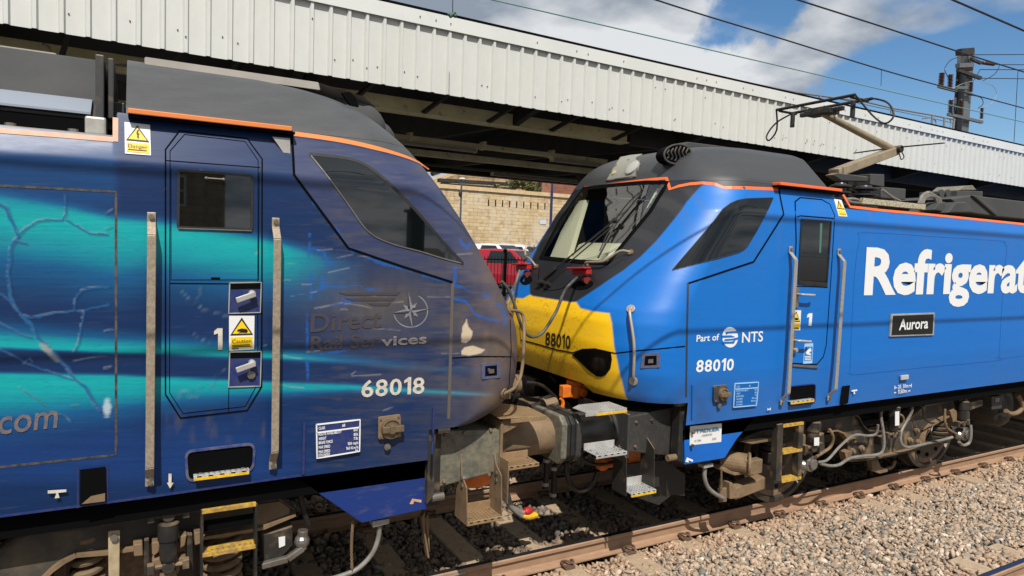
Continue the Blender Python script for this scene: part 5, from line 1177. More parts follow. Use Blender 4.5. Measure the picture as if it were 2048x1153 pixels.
b = MB(); c = U(1589, 700, YS-.016); b.cyl(c, c-[0, .03, 0], .02, n=14); b.build('lock_cylinder', m_alu, d8, bevel=.004)
sticker(d8, [(1583, 621), (1602, 621), (1600, 661), (1581, 661)], YS-.005, .64, None, 'hand')
flat('door_number', [(1619, 627), (1624.5, 627), (1622.5, 652), (1617, 652), (1618.5, 634), (1614, 636), (1614.5, 631)], YS-.004, m_white, d8)
m_sky = mat('sign_light_blue', (150, 196, 232), .4)
o = flat('camera_notice', [(1609, 688), (1626, 687), (1624, 727), (1606, 728)], YS-.004, m_sky, d8)
flat('notice_field', [(1610, 694), (1625, 693.5), (1623.4, 721), (1608, 722)], YS-.0075, mat('notice_blue', (40, 116, 196), .4), o, .001, .001)
flat('camera_symbol', [(1611, 704), (1621, 696), (1623, 702), (1618, 706), (1622, 708), (1621, 711), (1613, 709)], YS-.0090, m_white, o, .001, .001)
for k in range(3): flat('notice_text_line', [(1609.5, 713+k*3), (1622, 712.5+k*3), (1622, 714+k*3), (1609.5, 714.5+k*3)], YS-.0090, m_white, o, .001, .001)
sticker(Bk, [(1667, 398), (1682, 401), (1694, 434), (1677, 433)], (SB88, .003), .64, None, 'bolt')
flat('door_sill', [(1585, 729), (1636, 733), (1636, 737), (1585, 733)], YS-.01, m_steel, d8, .004, .012)
m_hr8 = mat('pale_handrail', (172, 168, 160), .4, .35, noise=(40, .4, (136, 126, 112)))
handrail(Bk, (1580, 493), (1562, 810), mt=m_hr8); handrail(Bk, (1677, 498), (1656, 801), mt=m_hr8)
# step recess, openings, symbols
RC8 = [(1579, 773), (1630, 768), (1629, 806), (1577, 812)]
surfpoly(SB88, 'step_recess', rrect(RC8, 6), .002, m_gap, Bk, step=20)
ribbon(SB88, 'recess_rim', rrect(RC8, 6), .010, .008, mat('recess_rim_navy', (30, 48, 110), .4), Bk, closed=True)
tread(Bk, (1581, 810), (1628, 803), YS-.02, .1, m_tread, lip=.028, yellow=True)
flat('jacking_pocket', [(1685, 773), (1700, 771), (1696, 807), (1681, 811)], YS, m_gap, Bk, .0015)
flat('lifting_symbol', [(1703, 781), (1714, 779.5), (1714, 782), (1709, 783), (1710, 788), (1707, 788.5), (1707.5, 783), (1703, 784)], YS, m_white, Bk)
letters('data_text', '20, 50m.', (1795, 778), (1817, 775), (1795.5, 770), m_white, Bk, y=YS, off=.01); letters('data_text', '11,83m.', (1795, 788), (1814, 785), (1795.5, 780), m_white, Bk, y=YS, off=.01)
for l_ in ([(1790, 776), (1794, 775.5)], [(1789.5, 772), (1789, 779)], [(1818, 772), (1822, 771.5)], [(1822.5, 768), (1822, 775)], [(1788, 786), (1792, 785.5)], [(1816, 782.5), (1820, 782)]): ribbon(SB88, 'dimension_mark', l_, .010, .003, m_white, Bk)
b = MB(); b.prism([U(*c, YS-.02) for c in [(1803, 752), (1818, 750), (1818, 759), (1803, 761)]], (0, .02, 0)); b.build('tail_socket', mat('pale_grey_socket', (176, 178, 180), .4), Bk, bevel=.004)
socket(Bk, [(1428, 772), (1455, 770), (1455, 804), (1428, 806)], 1443, 788, 12, m_dark, mat('socket_brass', (140, 120, 92), .4, .5))
b = MB(); c = U(1438, 812, YS); b.cyl(c, c-[0, .012, 0], .022, n=16); b.build('earth_stud', m_steel, Bk)
o = flat('data_panel', [(1470, 768), (1517, 765), (1513, 811), (1467, 815)], YS, m_wblue, Bk, .001)
for L_ in ([(1470, 768), (1517, 765), (1513, 811), (1467, 815), (1470, 768)], [(1469, 779), (1516, 776)]): ribbon(SB88, 'panel_border', L_, .009, .003, m_sky, o, plane=YS-.002)
for (a, c), yy in zip([('CLASS', '88'), ('ROUTE AVAILABILITY', 'RA7'), ('WEIGHT', '85t'), ('BRAKE FORCE', '73t'), ('MAX SPEED', '100 mph'), ('MAX SPEED', '160 Km/h'), ('ETH INDEX', '96')], [775.5, 784, 789.5, 795, 800.5, 806, 811.5]):
    w_ = len(a)*1.35; letters('data_text', a, (1472, yy), (1472+w_, yy-w_*.065), (1472.2, yy-3.6), m_sky, o, y=YS-.003, off=.02)
    w2 = len(c)*1.5; x1 = 1500 if a == 'CLASS' else 1513; letters('data_text', c, (x1-w2, yy-(x1-w2-1472)*.065), (x1, yy-(x1-1472)*.065), (x1-w2+.2, yy-(x1-w2-1472)*.065-3.6), m_sky, o, y=YS-.003, off=.02)
flat('jacking_symbol', z4([(1000, 462), (1006, 470), (1014, 470), (1020, 460), (1020, 480), (1014, 474), (1006, 474), (1000, 482)]), YS, m_white, Bk)
ribbon(SB88, 'skirt_moulding', [(1384, 770), (1383, 838)], .014, .012, m_wblue, Bk)
# lettering
letters('slogan', 'Refrigerat', (1727, 591), (2056, 586), (1733, 493), m_white, Bk, y=YS, off=.034, lift=.004, space=.97)
b = MB(); b.prism([U(*c, YS-.018) for c in [(1783, 629), (1870, 626), (1868, 671), (1780, 674)]], (0, .018, 0)); o = b.build('nameplate', m_alu, Bk, bevel=.003)
flat('nameplate_field', [(1786, 632), (1867, 629), (1865, 668), (1783, 671)], YS-.018, m_ink, o, .002, .002)
letters('nameplate_text', 'Aurora', (1797, 661), (1855, 657), (1799, 638), m_white, o, y=YS-.022, off=.02)
letters('group_text', 'Part of', (1392, 684), (1437, 681), (1393, 670), m_white, Bk, y=YS, off=.016)
letters('group_text', 'NTS', (1483, 686), (1525, 683), (1484, 664), m_white, Bk, y=YS, off=.014)
lg = flat('logo_disc', [(1460+15.5*math.cos(t), 675+20.5*math.sin(t)) for t in np.linspace(0, 2*math.pi, 40)[:-1]], YS, m_white, Bk)
m_b8 = mat('livery_blue', (11, 105, 188), .3)
for p_ in ([(1451, 664), (1476, 662), (1476, 666), (1456, 667), (1452, 670)], [(1444, 671.5), (1462, 671), (1470, 674), (1462, 675), (1444, 675.5)], [(1450, 678.5), (1462, 678), (1476.5, 675), (1475, 679.5), (1462, 681), (1448, 682)], [(1444, 684), (1464, 683.5), (1471, 680), (1468, 687), (1446, 687.8)]): flat('logo_stripe', p_, YS-.005, m_b8, lg, .002, .002)
letters('fleet_number', '88010', (1391, 745), (1466, 741), (1393, 720), m_white, Bk, y=YS, off=.022)
# ---- pilot, buffers, steps
b = MB(); b.plate([(1368, 840), (1530, 815), (1514, 832), (1492, 857), (1473, 880), (1450, 916), (1444, 918), (1370, 930)], -1.25, .03); b.build('pilot_skirt', mat('pilot_bright_blue', (12, 100, 192), .35, noise=(6, .3, (26, 80, 150))), Bk, bevel=.006)
o = flat('builder_plate', [(1380, 853), (1443, 847), (1442, 884), (1379, 891)], -1.25, m_sticker, Bk)
m_teal = mat('builder_blue', (52, 120, 152), .4)
letters('builder_text', 'STADLER', (1385, 867), (1439, 861), (1385, 860), m_teal, o, y=-1.257, off=.025); letters('builder_text', 'VALENCIA', (1403, 873), (1424, 870), (1403, 869.6), m_ink, o, y=-1.257, off=.01)
letters('builder_text', 'N\u00ba 2966', (1389, 884), (1402, 882), (1389, 880), m_ink, o, y=-1.257, off=0); letters('builder_text', '2016', (1424, 880), (1432, 879), (1424, 876), m_ink, o, y=-1.257, off=0)
flat('corner_mark', z4([(443, 828), (455, 798), (495, 815), (490, 828), (462, 815), (466, 832)]), -1.253, m_white, Bk)
b = MB(); b.plate([(1362, 795), (1383, 790), (1380, 842), (1366, 842), (1366, 925), (1355, 922)], -1.27, .10); b.build('end_bracket', m_under2, Bk, bevel=.006)
b = MB()
for c in ((1364, 806), (1347, 915)): p = U(*c, -1.26); b.cyl(p-[.07, 0, 0], p+[.02, 0, 0], .028, n=12)
b.build('end_bolt', m_tan, Bk)
x0 = U(1256, 870, -1.15)[0]; x1 = U(1360, 870, -1.15)[0]
m_bb = mat('buffer_box_black', (44, 44, 44), .45, noise=[(5, .6, (62, 60, 56)), (30, .3, (80, 76, 70))])
b = MB(); b.prism([U(*c, -1.15) for c in [(1256, 834), (1360, 812), (1362, 914), (1256, 905)]], (0, .75, 0)); b.build('buffer_box', m_bb, Bk, bevel=.012)
b = MB(); b.prism([(x0-.02, -1.17, 1.24), (x0-.02, -1.17, .86), (x0-.02, -.5, .86), (x0-.02, -.5, 1.24)], (.025, 0, 0)); b.build('buffer_box_flange', m_dark, Bk, bevel=.006)
b = MB(); b.box(x0, x1, .4, 1.15, .85, 1.24); b.box(x1-.02, x1+.12, -1.2, 1.2, .75, 1.28); b.build('buffer_beam', m_under2, Bk)
m_bt = mat('dark_buffer', (60, 60, 60), .4, .2, noise=(8, .5, (90, 84, 76)))
b = MB()
for xx in (x0+.08, x0+.25, x1-.08):
    for zz in (.95, 1.16): b.cyl((xx, -1.15, zz), (xx, -1.168, zz), .013, n=6)
for zz in (.93, 1.05, 1.17): b.cyl((x1+.03, -1.27, zz), (x1+.03, -1.285, zz), .016, n=6)
b.build('box_bolt', m_under, Bk)
buffer_set(Bk, 1, XI+.06, -.87, m_bt, m_bb, x0); buffer_set(Bk, 1, XI+.06, .87, m_bt, m_bb, x0)
b = MB(); zt = U(1210, 830, -1.25)[2]+.03; xa, xb = U(1171, 833, -1.25)[0], U(1253, 830, -1.25)[0]; yk = UZ(1190, 808, zt)[1]; b.prism([(xa, -1.25, zt), (xb, -1.25, zt), (xb, yk, zt), (xa+.10, yk, zt), (xa-.01, -1.08, zt)], (0, 0, .008)); b.box(xa, xb, -1.253, -1.245, zt-.03, zt+.01); o = b.build('shunter_platform', m_tread, Bk, bevel=.003)
b = MB(); b.box(xa+.1, xb, -1.257, -1.253, zt-.03, zt-.012); b.build('yellow_edge', m_yel, o)
tread(Bk, (1192, 922), (1254, 907), -1.30, .17, m_tread, lip=.03, back=.05, yellow=False)
o, sx0, sx1, szt = tread(Bk, (1262, 996), (1312, 985), -1.30, .19, m_tread, lip=.03, back=.06, yellow=True)
b = MB()
for xx, zt_ in ((sx0-.03, .98), (sx1+.0, 1.02)): b.prism([(xx, -1.27, szt-.03), (xx, -1.08, szt-.03), (xx, -1.08, zt_-.1), (xx, -1.14, zt_), (xx, -1.25, zt_-.08)], (.010, 0, 0))
b.build('step_hanger', m_under2, Bk, bevel=.002)
b = MB(); p = [(1240, 930), (1330, 920), (1371, 950), (1370, 993), (1345, 990), (1318, 1011), (1262, 992)]; b.prism([U(*c, -.95) for c in p], (0, .02, 0)); b.build('snow_plough', mat('plough_black', (38, 37, 34), .6, noise=(70, .5, (84, 78, 66), (.55, .7))), Bk, bevel=.004)
b = MB(); b.plate([(1258, 905), (1280, 900), (1281, 935), (1258, 942)], -.9, .02); b.build('orange_plate', m_orcast, Bk)
b = MB(); H_ = [U(*c, -.75) for c in [(1250, 918), (1225, 925), (1195, 930), (1170, 922), (1162, 908), (1172, 900), (1190, 898)]]; b.tube(H_, .016, 8, 5); b.build('control_cable', m_bcable, Bk, smooth=True)
b = MB(); b.cyl(U(1196, 928, -.7), U(1248, 922, -.7), .05, n=14); b.ball(U(1205, 928, -.7), .065); b.build('orange_valve', m_orcast, Bk, smooth=True)
b = MB(); b.tube([U(*c, -.6) for c in [(1133, 925), (1134, 950), (1145, 975), (1165, 982), (1185, 968), (1195, 945)]], .026, 10, 6); b.build('brake_hose', m_bcable, Bk, smooth=True)
# orange coupler head between the buffers
b = MB(); c = U(1150, 775, -.35); b.lathe(c-[0, 0, .10], (0, 0, 1), [(0, .05), (.02, .065), (.12, .065), (.13, .085), (.17, .085), (.18, .06)], 18); b.box(c[0]-.02, c[0]+.10, c[1]-.04, c[1]+.06, c[2]-.1, c[2]+.08); b.cyl(c+[.03, -.05, -.02], c+[.03, -.12, -.04], .04, n=14); b.cyl(c+[.08, -.05, .02], c+[.08, -.09, .02], .045, n=14); co = b.build('coupler_head', m_orcast, Bk, bevel=.008)
b = MB(); p = U(1131, 784, -.42); b.box(p[0]-.045, p[0]+.045, p[1]-.03, p[1]+.04, p[2]-.05, p[2]+.06); b.build('coupler_lever_box', m_orcast, co, bevel=.006)
b = MB(); b.tube([U(1122, 797, -.42), U(1126, 806, -.42), U(1124, 817, -.42)], .018, 8, 3); b.build('coupler_hook', m_orcast, co, smooth=True)
b = MB(); b.plate([(1163, 765), (1182, 760), (1196, 800), (1200, 830), (1160, 830)], -.25, .1); b.box(.1, 1.0, -.30, .30, .85, 1.08); b.build('coupler_mount', m_under2, Bk, bevel=.01)
b = MB(); b.box(.42, .5, -1.0, 1.0, 1.1, 1.62); b.build('nose_bulkhead', m_gap, Bk)
# hose and chain by the pilot
b = MB(); b.plate([(1408, 931), (1427, 927), (1427, 934), (1408, 938)], -1.2, .08); b.build('sand_box', m_alu, Bk, bevel=.004)
b = MB(); b.tube([U(*c, -1.16) for c in [(1410, 934), (1409, 955), (1416, 975), (1430, 988), (1447, 997)]], .020, 10, 6); b.build('sand_hose', m_cable, Bk, smooth=True)
chain(Bk, [U(*c, -1.17) for c in [(1443, 935), (1443, 960), (1443, 978)]])
# ---- bogie of the right locomotive
BY8 = -1.08
FR8 = [(1520, 868), (1550, 852), (1600, 842), (1638, 836), (1704.6, 828), (1713, 833), (1722, 850), (1734, 862), (1766, 864), (1785, 858), (1802, 850), (1846, 811), (1907, 800), (1912, 822), (1880, 838), (1862, 848), (1854, 856), (1846, 870), (1838, 892), (1818, 900), (1743, 916), (1699, 920), (1693, 878), (1682, 865), (1670, 860), (1650, 862), (1625, 874), (1580, 886), (1490, 884)]
b = MB(); b.plate(FR8, BY8, .13); o8 = b.build('bogie', m_under, Bk, bevel=.012)
flange([(1693, 880), (1682, 865), (1670, 860), (1650, 862)], BY8-.01, .07, .016, m_tan, o8)
flange([(1638, 836), (1704, 828), (1713, 833), (1722, 850), (1734, 862), (1766, 864)], BY8-.01, .06, .016, m_under2, o8)
flange([(1766, 864), (1785, 858), (1802, 850), (1846, 811), (1907, 800)], BY8-.01, .05, .014, m_tan, o8)
flange([(1912, 822), (1880, 838), (1862, 848), (1854, 856), (1846, 870), (1838, 892)], BY8-.02, .08, .018, m_tan, o8)
flange([(1838, 893), (1818, 900), (1743, 916), (1699, 920)], BY8-.02, .08, .02, m_under, o8)
b = MB(); b.plate([(1488, 878), (1520, 864), (1549, 856), (1548, 878), (1500, 884)], BY8-.03, .05); b.build('bogie_end_box', m_under2, o8, bevel=.006)
b = MB(); b.plate([(1480, 884), (1500, 879), (1560, 874), (1562, 880), (1505, 889)], BY8-.06, .1); b.build('bogie_end_ledge', m_tan, o8, bevel=.004)
wheel(o8, 2.68, m_disc); wheel(o8, 5.48, m_disc)
b = MB()
for xx in (2.68, 5.48): b.cyl((xx, -.7, .55), (xx, .7, .55), .09, n=14)
b.build('axle', m_under2, o8)
damper(o8, (1626, 842), (1625, 886), -1.20, .072); damper(o8, (1787, 812), (1787, 862), -1.20, .062); damper(o8, (1925, 802), (1926, 840), -1.20, .062)
for c_ in ((1633, 884, 5, 8), (1794, 838, 4, 14)): flat('damper_label', [(c_[0]-c_[2], c_[1]-c_[3]), (c_[0]+c_[2], c_[1]-c_[3]-1), (c_[0]+c_[2], c_[1]+c_[3]-1), (c_[0]-c_[2], c_[1]+c_[3])], -1.262, m_sticker, o8)
for i, P_ in enumerate(([(1606, 872), (1614, 868), (1616, 895), (1622, 905), (1610, 912), (1604, 900)], [(1640, 872), (1648, 866), (1650, 900), (1640, 908)], [(1900, 822), (1908, 818), (1922, 830), (1918, 856), (1908, 850)], [(1932, 820), (1940, 824), (1940, 850), (1930, 850)], [(1690, 905), (1703, 902), (1705, 924), (1694, 924)], [(1760, 876), (1775, 872), (1775, 888), (1762, 892)])):
    b = MB(); b.plate(P_, -1.16, .08); b.build('axlebox_lug', m_under if i % 2 else m_tan, o8, bevel=.005)
for (x0, y0, n_) in ((1614, 925, 0), (1922, 866, 1)):
    b = MB(); c = U(x0, y0, -1.1); b.cyl(c+[0, .1, 0], c-[0, .06, 0], .085, n=12); b.cyl(c-[0, .06, 0], c-[0, .09, 0], .055, n=10); b.ball(c+[-.06, 0, -.02], .06); b.build('axle_sensor', m_steel, o8, bevel=.006)
for c_ in ((1702, 902), (1720, 896), (1703, 880), (1830, 860), (1834, 884), (1817, 880)):
    b = MB(); c = U(*c_, BY8); b.cyl(c, c-[0, .03, 0], .035, n=12); b.cyl(c-[0, .03, 0], c-[0, .05, 0], .022, n=8); b.build('bogie_boss', m_tan, o8, bevel=.004)
for (x0, y0, x1, y1) in ((1858, 845, 1886, 880),):
    b = MB(); c = U(1872, 872, -.98); b.cyl(c-[0, 0, .05], c+[0, 0, .02], .15, n=20); 
    for k in range(3): b.lathe(c+[0, 0, .03+k*.055], (0, 0, 1), [(0, .11), (.012, .13), (.04, .13), (.05, .11)], 20)
    b.build('rubber_spring', m_under2, o8, smooth=True)
b = MB(); c = U(1545, 905, -.98); b.cyl(c-[0, 0, .1], c+[0, 0, .02], .14, n=20)
for k in range(3): b.lathe(c+[0, 0, .03+k*.055], (0, 0, 1), [(0, .11), (.012, .13), (.04, .13), (.05, .11)], 20)
b.build('rubber_spring', m_under2, o8, smooth=True)
hoses = [([(1658, 858), (1664, 868), (1666, 880), (1660, 895), (1645, 906), (1632, 914)], .016, m_tan, 'bogie_pipe'), ([(1636, 925), (1655, 920), (1680, 893), (1708, 871), (1735, 872), (1752, 868), (1756, 850)], .014, m_cable, 'bogie_cable'), ([(1640, 927), (1658, 932), (1678, 930), (1700, 917), (1730, 912), (1760, 908), (1768, 890), (1766, 860), (1762, 835), (1764, 818)], .016, m_cable, 'bogie_cable'),
         ([(1836, 806), (1826, 806), (1823, 825), (1812, 845), (1802, 865), (1802, 885), (1810, 894), (1825, 894), (1860, 886), (1890, 879), (1905, 875)], .016, m_cable, 'bogie_cable'), ([(1890, 818), (1890, 845), (1896, 858), (1912, 868)], .015, m_tan, 'bogie_pipe'), ([(1941, 850), (1942, 870), (1938, 886), (1926, 891), (1918, 884)], .018, m_cable, 'bogie_hose'), ([(1796, 827), (1806, 834), (1806, 846), (1798, 856)], .012, m_tan, 'bogie_pipe'),
         ([(1838, 808), (1845, 818), (1848, 836), (1860, 846), (1868, 846)], .010, m_bcable, 'bogie_cable'), ([(1866, 850), (1862, 866), (1866, 880), (1876, 884)], .010, m_bcable, 'bogie_cable')]
for P_, r_, mt_, nm in hoses:
    b = MB(); b.tube([U(*c, -1.19-.02*math.sin(i*1.3)) for i, c in enumerate(P_)], r_, 8, 5); b.build(nm, mt_, o8, smooth=True)
b = MB(); b.plate([(1743, 922), (1756, 919), (1762, 935), (1775, 938), (1776, 944), (1760, 948), (1742, 942), (1745, 938)], -.98, .06); b.tube([U(*c, -.95) for c in [(1774, 938), (1784, 934), (1790, 922)]], .02, 8, 4); b.build('track_brush', m_tan, o8, bevel=.004)
b = MB(); c = U(1476, 925, -1.05); b.cyl(c+[-.1, .12, 0], c+[.04, -.08, 0], .10, n=22); b.cyl(c+[.04, -.08, 0], c+[.06, -.10, 0], .115, n=22); b.box(c[0]-.02, c[0]+.16, c[1]-.16, c[1]-.08, c[2]-.08, c[2]+.06); b.build('traction_sandbox', m_tan, o8, bevel=.01)
b = MB(); b.prism([U(*c, -1.12) for c in [(1443, 940), (1450, 935), (1470, 947), (1498, 942), (1501, 948), (1470, 952), (1450, 945)]], (0, .12, 0)); b.build('guard_bracket', m_tan, o8, bevel=.006)
b = MB(); b.bar(U(1461, 985, -1.05), U(1523, 962, -1.05), .12, .12); b.build('lifeguard_beam', m_tan, o8, bevel=.01)
b = MB(); b.plate([(1459, 966), (1465, 966), (1478, 990), (1480, 996), (1460, 999)], -1.12, .14); b.plate([(1438, 978), (1454, 976), (1454, 1004), (1440, 1006)], -1.14, .02); b.build('lifeguard', m_tan, o8, bevel=.005)
# ladder
yl_ = -1.27; b = MB()
for P_ in ([(1556, 850), (1567, 848), (1563, 965), (1552, 962)], [(1598, 846), (1608, 844), (1603, 953), (1596, 955)]): b.plate(P_, yl_, .07)
o = b.build('step_ladder', m_under, Bk, bevel=.003)
for l_, r_ in (((1566, 853), (1607, 847)), ((1566, 908), (1604, 899)), ((1563, 965), (1602, 955))):
    a_, c_ = U(*l_, yl_), U(*r_, yl_); g = MB(); z_ = (a_[2]+c_[2])/2; g.box(a_[0], c_[0], yl_, yl_+.09, z_, z_+.014); g.box(a_[0], c_[0], yl_-.005, yl_, z_-.014, z_+.016); g.build('ladder_step', m_worny, o, bevel=.002)
# tanks further along
for k, x_ in enumerate((6.95, 7.75, 8.5)):
    b = MB(); b.lathe((x_, -1.0, .68), (0, 1, 0), [(0, .001), (.005, .16), (.03, .24), (.07, .27), (1.2, .27)], 28); b.build('air_tank', m_under2, Bk, smooth=True)
b = MB(); b.plate([(1984, 795), (2006, 792), (2004, 818), (1984, 820)], -1.1, .3); o = b.build('equipment_case', m_dark, Bk, bevel=.01)
letters('case_letter', 'O', (1991, 804), (1998, 803), (1991, 797), m_white, o, y=-1.104, off=0)
b = MB(); b.tube([U(*c, -1.08) for c in [(2012, 822), (2020, 828), (2034, 826), (2044, 816), (2040, 800), (2034, 790)]], .03, 10, 4); b.build('air_pipe', m_tan, Bk, smooth=True)
b = MB(); b.plate([(1938, 806), (1966, 800), (1966, 812), (1940, 822)], -1.15, .2); b.build('bogie_end_case', m_under, Bk, bevel=.008)
# ---- roof equipment and pantograph
b = MB(); zt = U(1720, 400, -1.0)[2]
p0, p1 = U(1722, 402, -1.05), U(1848, 415, -1.05); b.box(p0[0], p1[0], -1.07, -1.03, min(p0[2], p1[2])-.03, max(p0[2], p1[2])+.03); 
m_tray = perf('perforated_cable_tray', (186, 178, 156)); 
b.build('cable_tray', mat('cream_cable_tray', (186, 178, 150), .6, noise=(70, .8, (92, 86, 70), (.5, .56))), Bk, bevel=.004)
b = MB(); b.box(2.75, 9, -1.29, -1.2, 3.08, 3.112); b.build('roof_rail', mat('roof_rail_bronze', (96, 90, 80), .5, .3), Bk, bevel=.006)
def insulator(parent, c, r, h, mt, n=7, ax=(0, 0, 1), name='insulator'):
    pr = [(0, r*.5)]
    for k in range(n): d = h*k/n; pr += [(d+.1*h/n, r*.55), (d+.35*h/n, r), (d+.55*h/n, r), (d+.8*h/n, r*.55)]
    b = MB(); b.lathe(c, ax, pr+[(h, r*.5)], 20); return b.build(name, mt, parent, smooth=True)
m_ins = mat('insulator_dark', (44, 44, 46), .35); m_insb = mat('insulator_brown', (74, 44, 34), .3)
for (x_, y_) in ((1727, 392), (1682, 356)): p = U(x_, y_, -.55); insulator(Bk, (p[0], -.55, 3.12), .16 if x_ > 1700 else .12, .36, m_ins, 5, name='roof_insulator')
b = MB(); b.prism([U(*c, -.5) for c in [(1664, 350), (1676, 346), (1738, 354), (1736, 364), (1684, 362)]], (0, .1, 0)); b.build('pantograph_base', m_dark, Bk, bevel=.01)
b = MB(); b.plate([(1741, 348), (1769, 349), (1769, 374), (1741, 370)], -.5, .3); b.build('switch_box', m_gun, Bk, bevel=.008)
b = MB(); b.plate([(1763, 374), (1812, 378), (1811, 400), (1762, 396)], -.6, .3); b.build('equipment_box', m_gun, Bk, bevel=.008)
for k, (c0, c1, c2_) in enumerate((((1765, 380), (1785, 395), (1800, 402)), ((1690, 400), (1705, 398), (1722, 402)), ((1690, 396), (1700, 404), (1730, 408)))): b = MB(); b.tube([U(*c, -.9) for c in (c0, c1, c2_)], .014, 8, 5); b.build('roof_cable', m_cable, Bk, smooth=True)
for k in range(3):
    b = MB(); a_ = U(1838+k*3, 408, -.95); e_ = U(1874+k*4, 412, -.95); mid = (a_+e_)/2+[0, 0, .14-.02*k]; b.tube([a_, a_*.7+mid*.3+[0, 0, .05], mid, e_*.7+mid*.3+[0, 0, .05], e_], .022, 8, 5); b.build('roof_cable', m_cable, Bk, smooth=True)
b = MB(); b.plate([(1868, 420), (1880, 406), (1892, 404), (1888, 424)], -1.0, .2); b.build('resistor_cover', m_gun, Bk, bevel=.01)
b = MB(); b.plate([(1896, 426), (1912, 405), (1932, 404), (1950, 426)], -1.08, .5); b.plate([(1925, 424), (1902, 398), (1945, 391), (2048, 403), (2160, 412), (2160, 450), (1996, 434)], -.9, 1.6); b.plate([(1945, 391), (1955, 391), (1996, 424), (1994, 433)], -.93, .04); b.build('resistor_housing', m_gun, Bk, bevel=.015)
b = MB(); b.plate([(1915, 381), (1966, 383), (1966, 396), (1914, 394)], -.6, .5); b.build('roof_box', m_gun, Bk, bevel=.01); b = MB(); b.plate([(1917, 381), (1928, 372), (1946, 371), (1954, 381)], -.6, .35); b.build('roof_vent_cap', mat('dull_vent_cap', (128, 122, 108), .6, noise=(12, .5, (96, 90, 78))), Bk, bevel=.01)
b = MB()
for c in ((1881, 388), (1894, 388)): p = U(*c, -.6); b.lathe(p-[0, .02, 0], (0, 1, 0), [(0, .055), (.03, .055), (.03, .03)], 16)
b.build('lifting_eye', m_gun, Bk, smooth=True)
pan = MB(); K = U(1786, 300, 0); B0 = U(1668, 344, 0); T0 = U(1643, 226, 0)
m_pant = mat('pantograph_tan', (150, 136, 112), .55, .1, noise=(8, .5, (118, 104, 84)))
pan.bar(B0+[0, 0, -.02], K-[.02, 0, .03], .15, .11); pa = pan.build('pantograph', m_pant, Bk, bevel=.01)
g = MB(); g.tube([K, T0], [.05, .04], 14); g.build('upper_arm', m_pant, pa, smooth=True)
g = MB(); g.cyl(K+[0, -.12, 0], K+[0, .12, 0], .05, n=14); g.bar(K+[-.12, 0, -.06], K+[.10, 0, -.02], .06, .08); g.tube([K+[.02, -.1, -.02], K+[.06, -.12, -.10], K+[.0, -.12, -.14], K+[-.02, -.1, -.05]], .008, 6, 4); g.build('knuckle', m_under2, pa, bevel=.006)
for s_ in (-1, 1): g = MB(); g.prism([K+[-.02, s_*.08, .02], K+[.03, s_*.08, .02], K+[.09, s_*.62, .02], K+[.06, s_*.62, .02]], (0, 0, .012)); g.build('wind_aerofoil', m_black, pa)
g = MB(); g.box(T0[0]-.10, T0[0]+.10, -.18, .18, T0[2]-.03, T0[2]+.03); g.bar(T0+[0, -.3, .01], T0+[0, .3, .01], .05, .05); g.build('head_cradle', m_under2, pa, bevel=.006)
for dx in (-.16, .16):
    g = MB(); zc_ = T0[2]+.10; ys = np.linspace(-.55, .55, 9); P_ = [np.array([T0[0]+dx, y_, zc_]) for y_ in ys]; g.tube(P_, .019, 8)
    hz = [(.62, -.02), (.75, -.08), (.84, -.17), (.88, -.28), (.80, -.34)]
    for s_ in ((-1, 1) if dx > 0 else ()): g.tube([np.array([T0[0]+dx, s_*.55, zc_])]+[np.array([T0[0]+dx*(1-.2*i), s_*(y_), zc_+z_]) for i, (y_, z_) in enumerate(hz)]+([np.array([T0[0], s_*.66, zc_-.22]), np.array([T0[0]-dx, s_*.55, zc_])]), .011, 8, 3)
    g.build('contact_strip', m_black, pa)
g = MB()
for s_ in (-1, 1): g.cyl((T0[0]-.16, s_*.5, T0[2]+.08), (T0[0]+.16, s_*.5, T0[2]+.08), .016); g.cyl((T0[0], s_*.42, T0[2]+.07), (T0[0], s_*.42, T0[2]-.12), .028)
g.build('head_spring', m_black, pa)
# control cable hanging between the two locomotives
jc = MB(); P_ = [hp(1163, 560, .05)]+[U(*c, -.62) for c in [(1142, 567), (1130, 581), (1121, 602), (1112, 624), (1092, 657), (1079, 670), (1062, 674), (1046, 660), (1036, 632), (1028, 607), (1017, 580), (1003, 563)]]
jc.tube(P_, .014, 10, 4); base_ = P_[6]
o = jc.build('jumper_cable', mat('weathered_black_cable', (64, 62, 60), .5, noise=(16, .5, (110, 106, 98))), None, smooth=True, base=tuple(base_)); tag(o, 'dark control cable drooping from the red plug across the yellow nose to the left locomotive', 'cable')
jc = MB(); P_ = [hp(1046, 543, .04)]+[U(*c, .3) for c in [(1036, 552), (1026, 585), (1020, 610)]]; jc.tube(P_, .012, 8, 4); o = jc.build('jumper_cable', m_cable, None, smooth=True, base=tuple(P_[0])); tag(o, 'pale thin cable from the far red plug down between the two noses', 'cable')

for P_, r_, mt_, nm, yy in (([(1040, 742), (1046, 790), (1075, 800), (1105, 792)], .022, m_bcable, 'air_pipe', -.15), ([(1052, 765), (1085, 772), (1118, 800), (1150, 812)], .016, m_bcable, 'control_pipe', -.3), ([(1062, 815), (1090, 806), (1110, 818), (1128, 840)], .02, m_bcable, 'air_pipe', -.4), ([(1100, 750), (1120, 775), (1118, 806)], .018, m_black, 'control_pipe', .1), ([(1205, 800), (1230, 808), (1260, 812), (1300, 806)], .022, m_bcable, 'air_pipe', -.5)):
    b = MB(); b.tube([U(*c, yy) for c in P_], r_, 8, 5); b.build(nm, mt_, Bk, smooth=True)
b = MB(); b.cyl(U(1090, 812, -.45), U(1112, 806, -.45), .055, n=16); b.cyl(U(1086, 813, -.45), U(1090, 812, -.45), .07, n=16); b.build('drawhook_boss', m_under, Bk, bevel=.006)
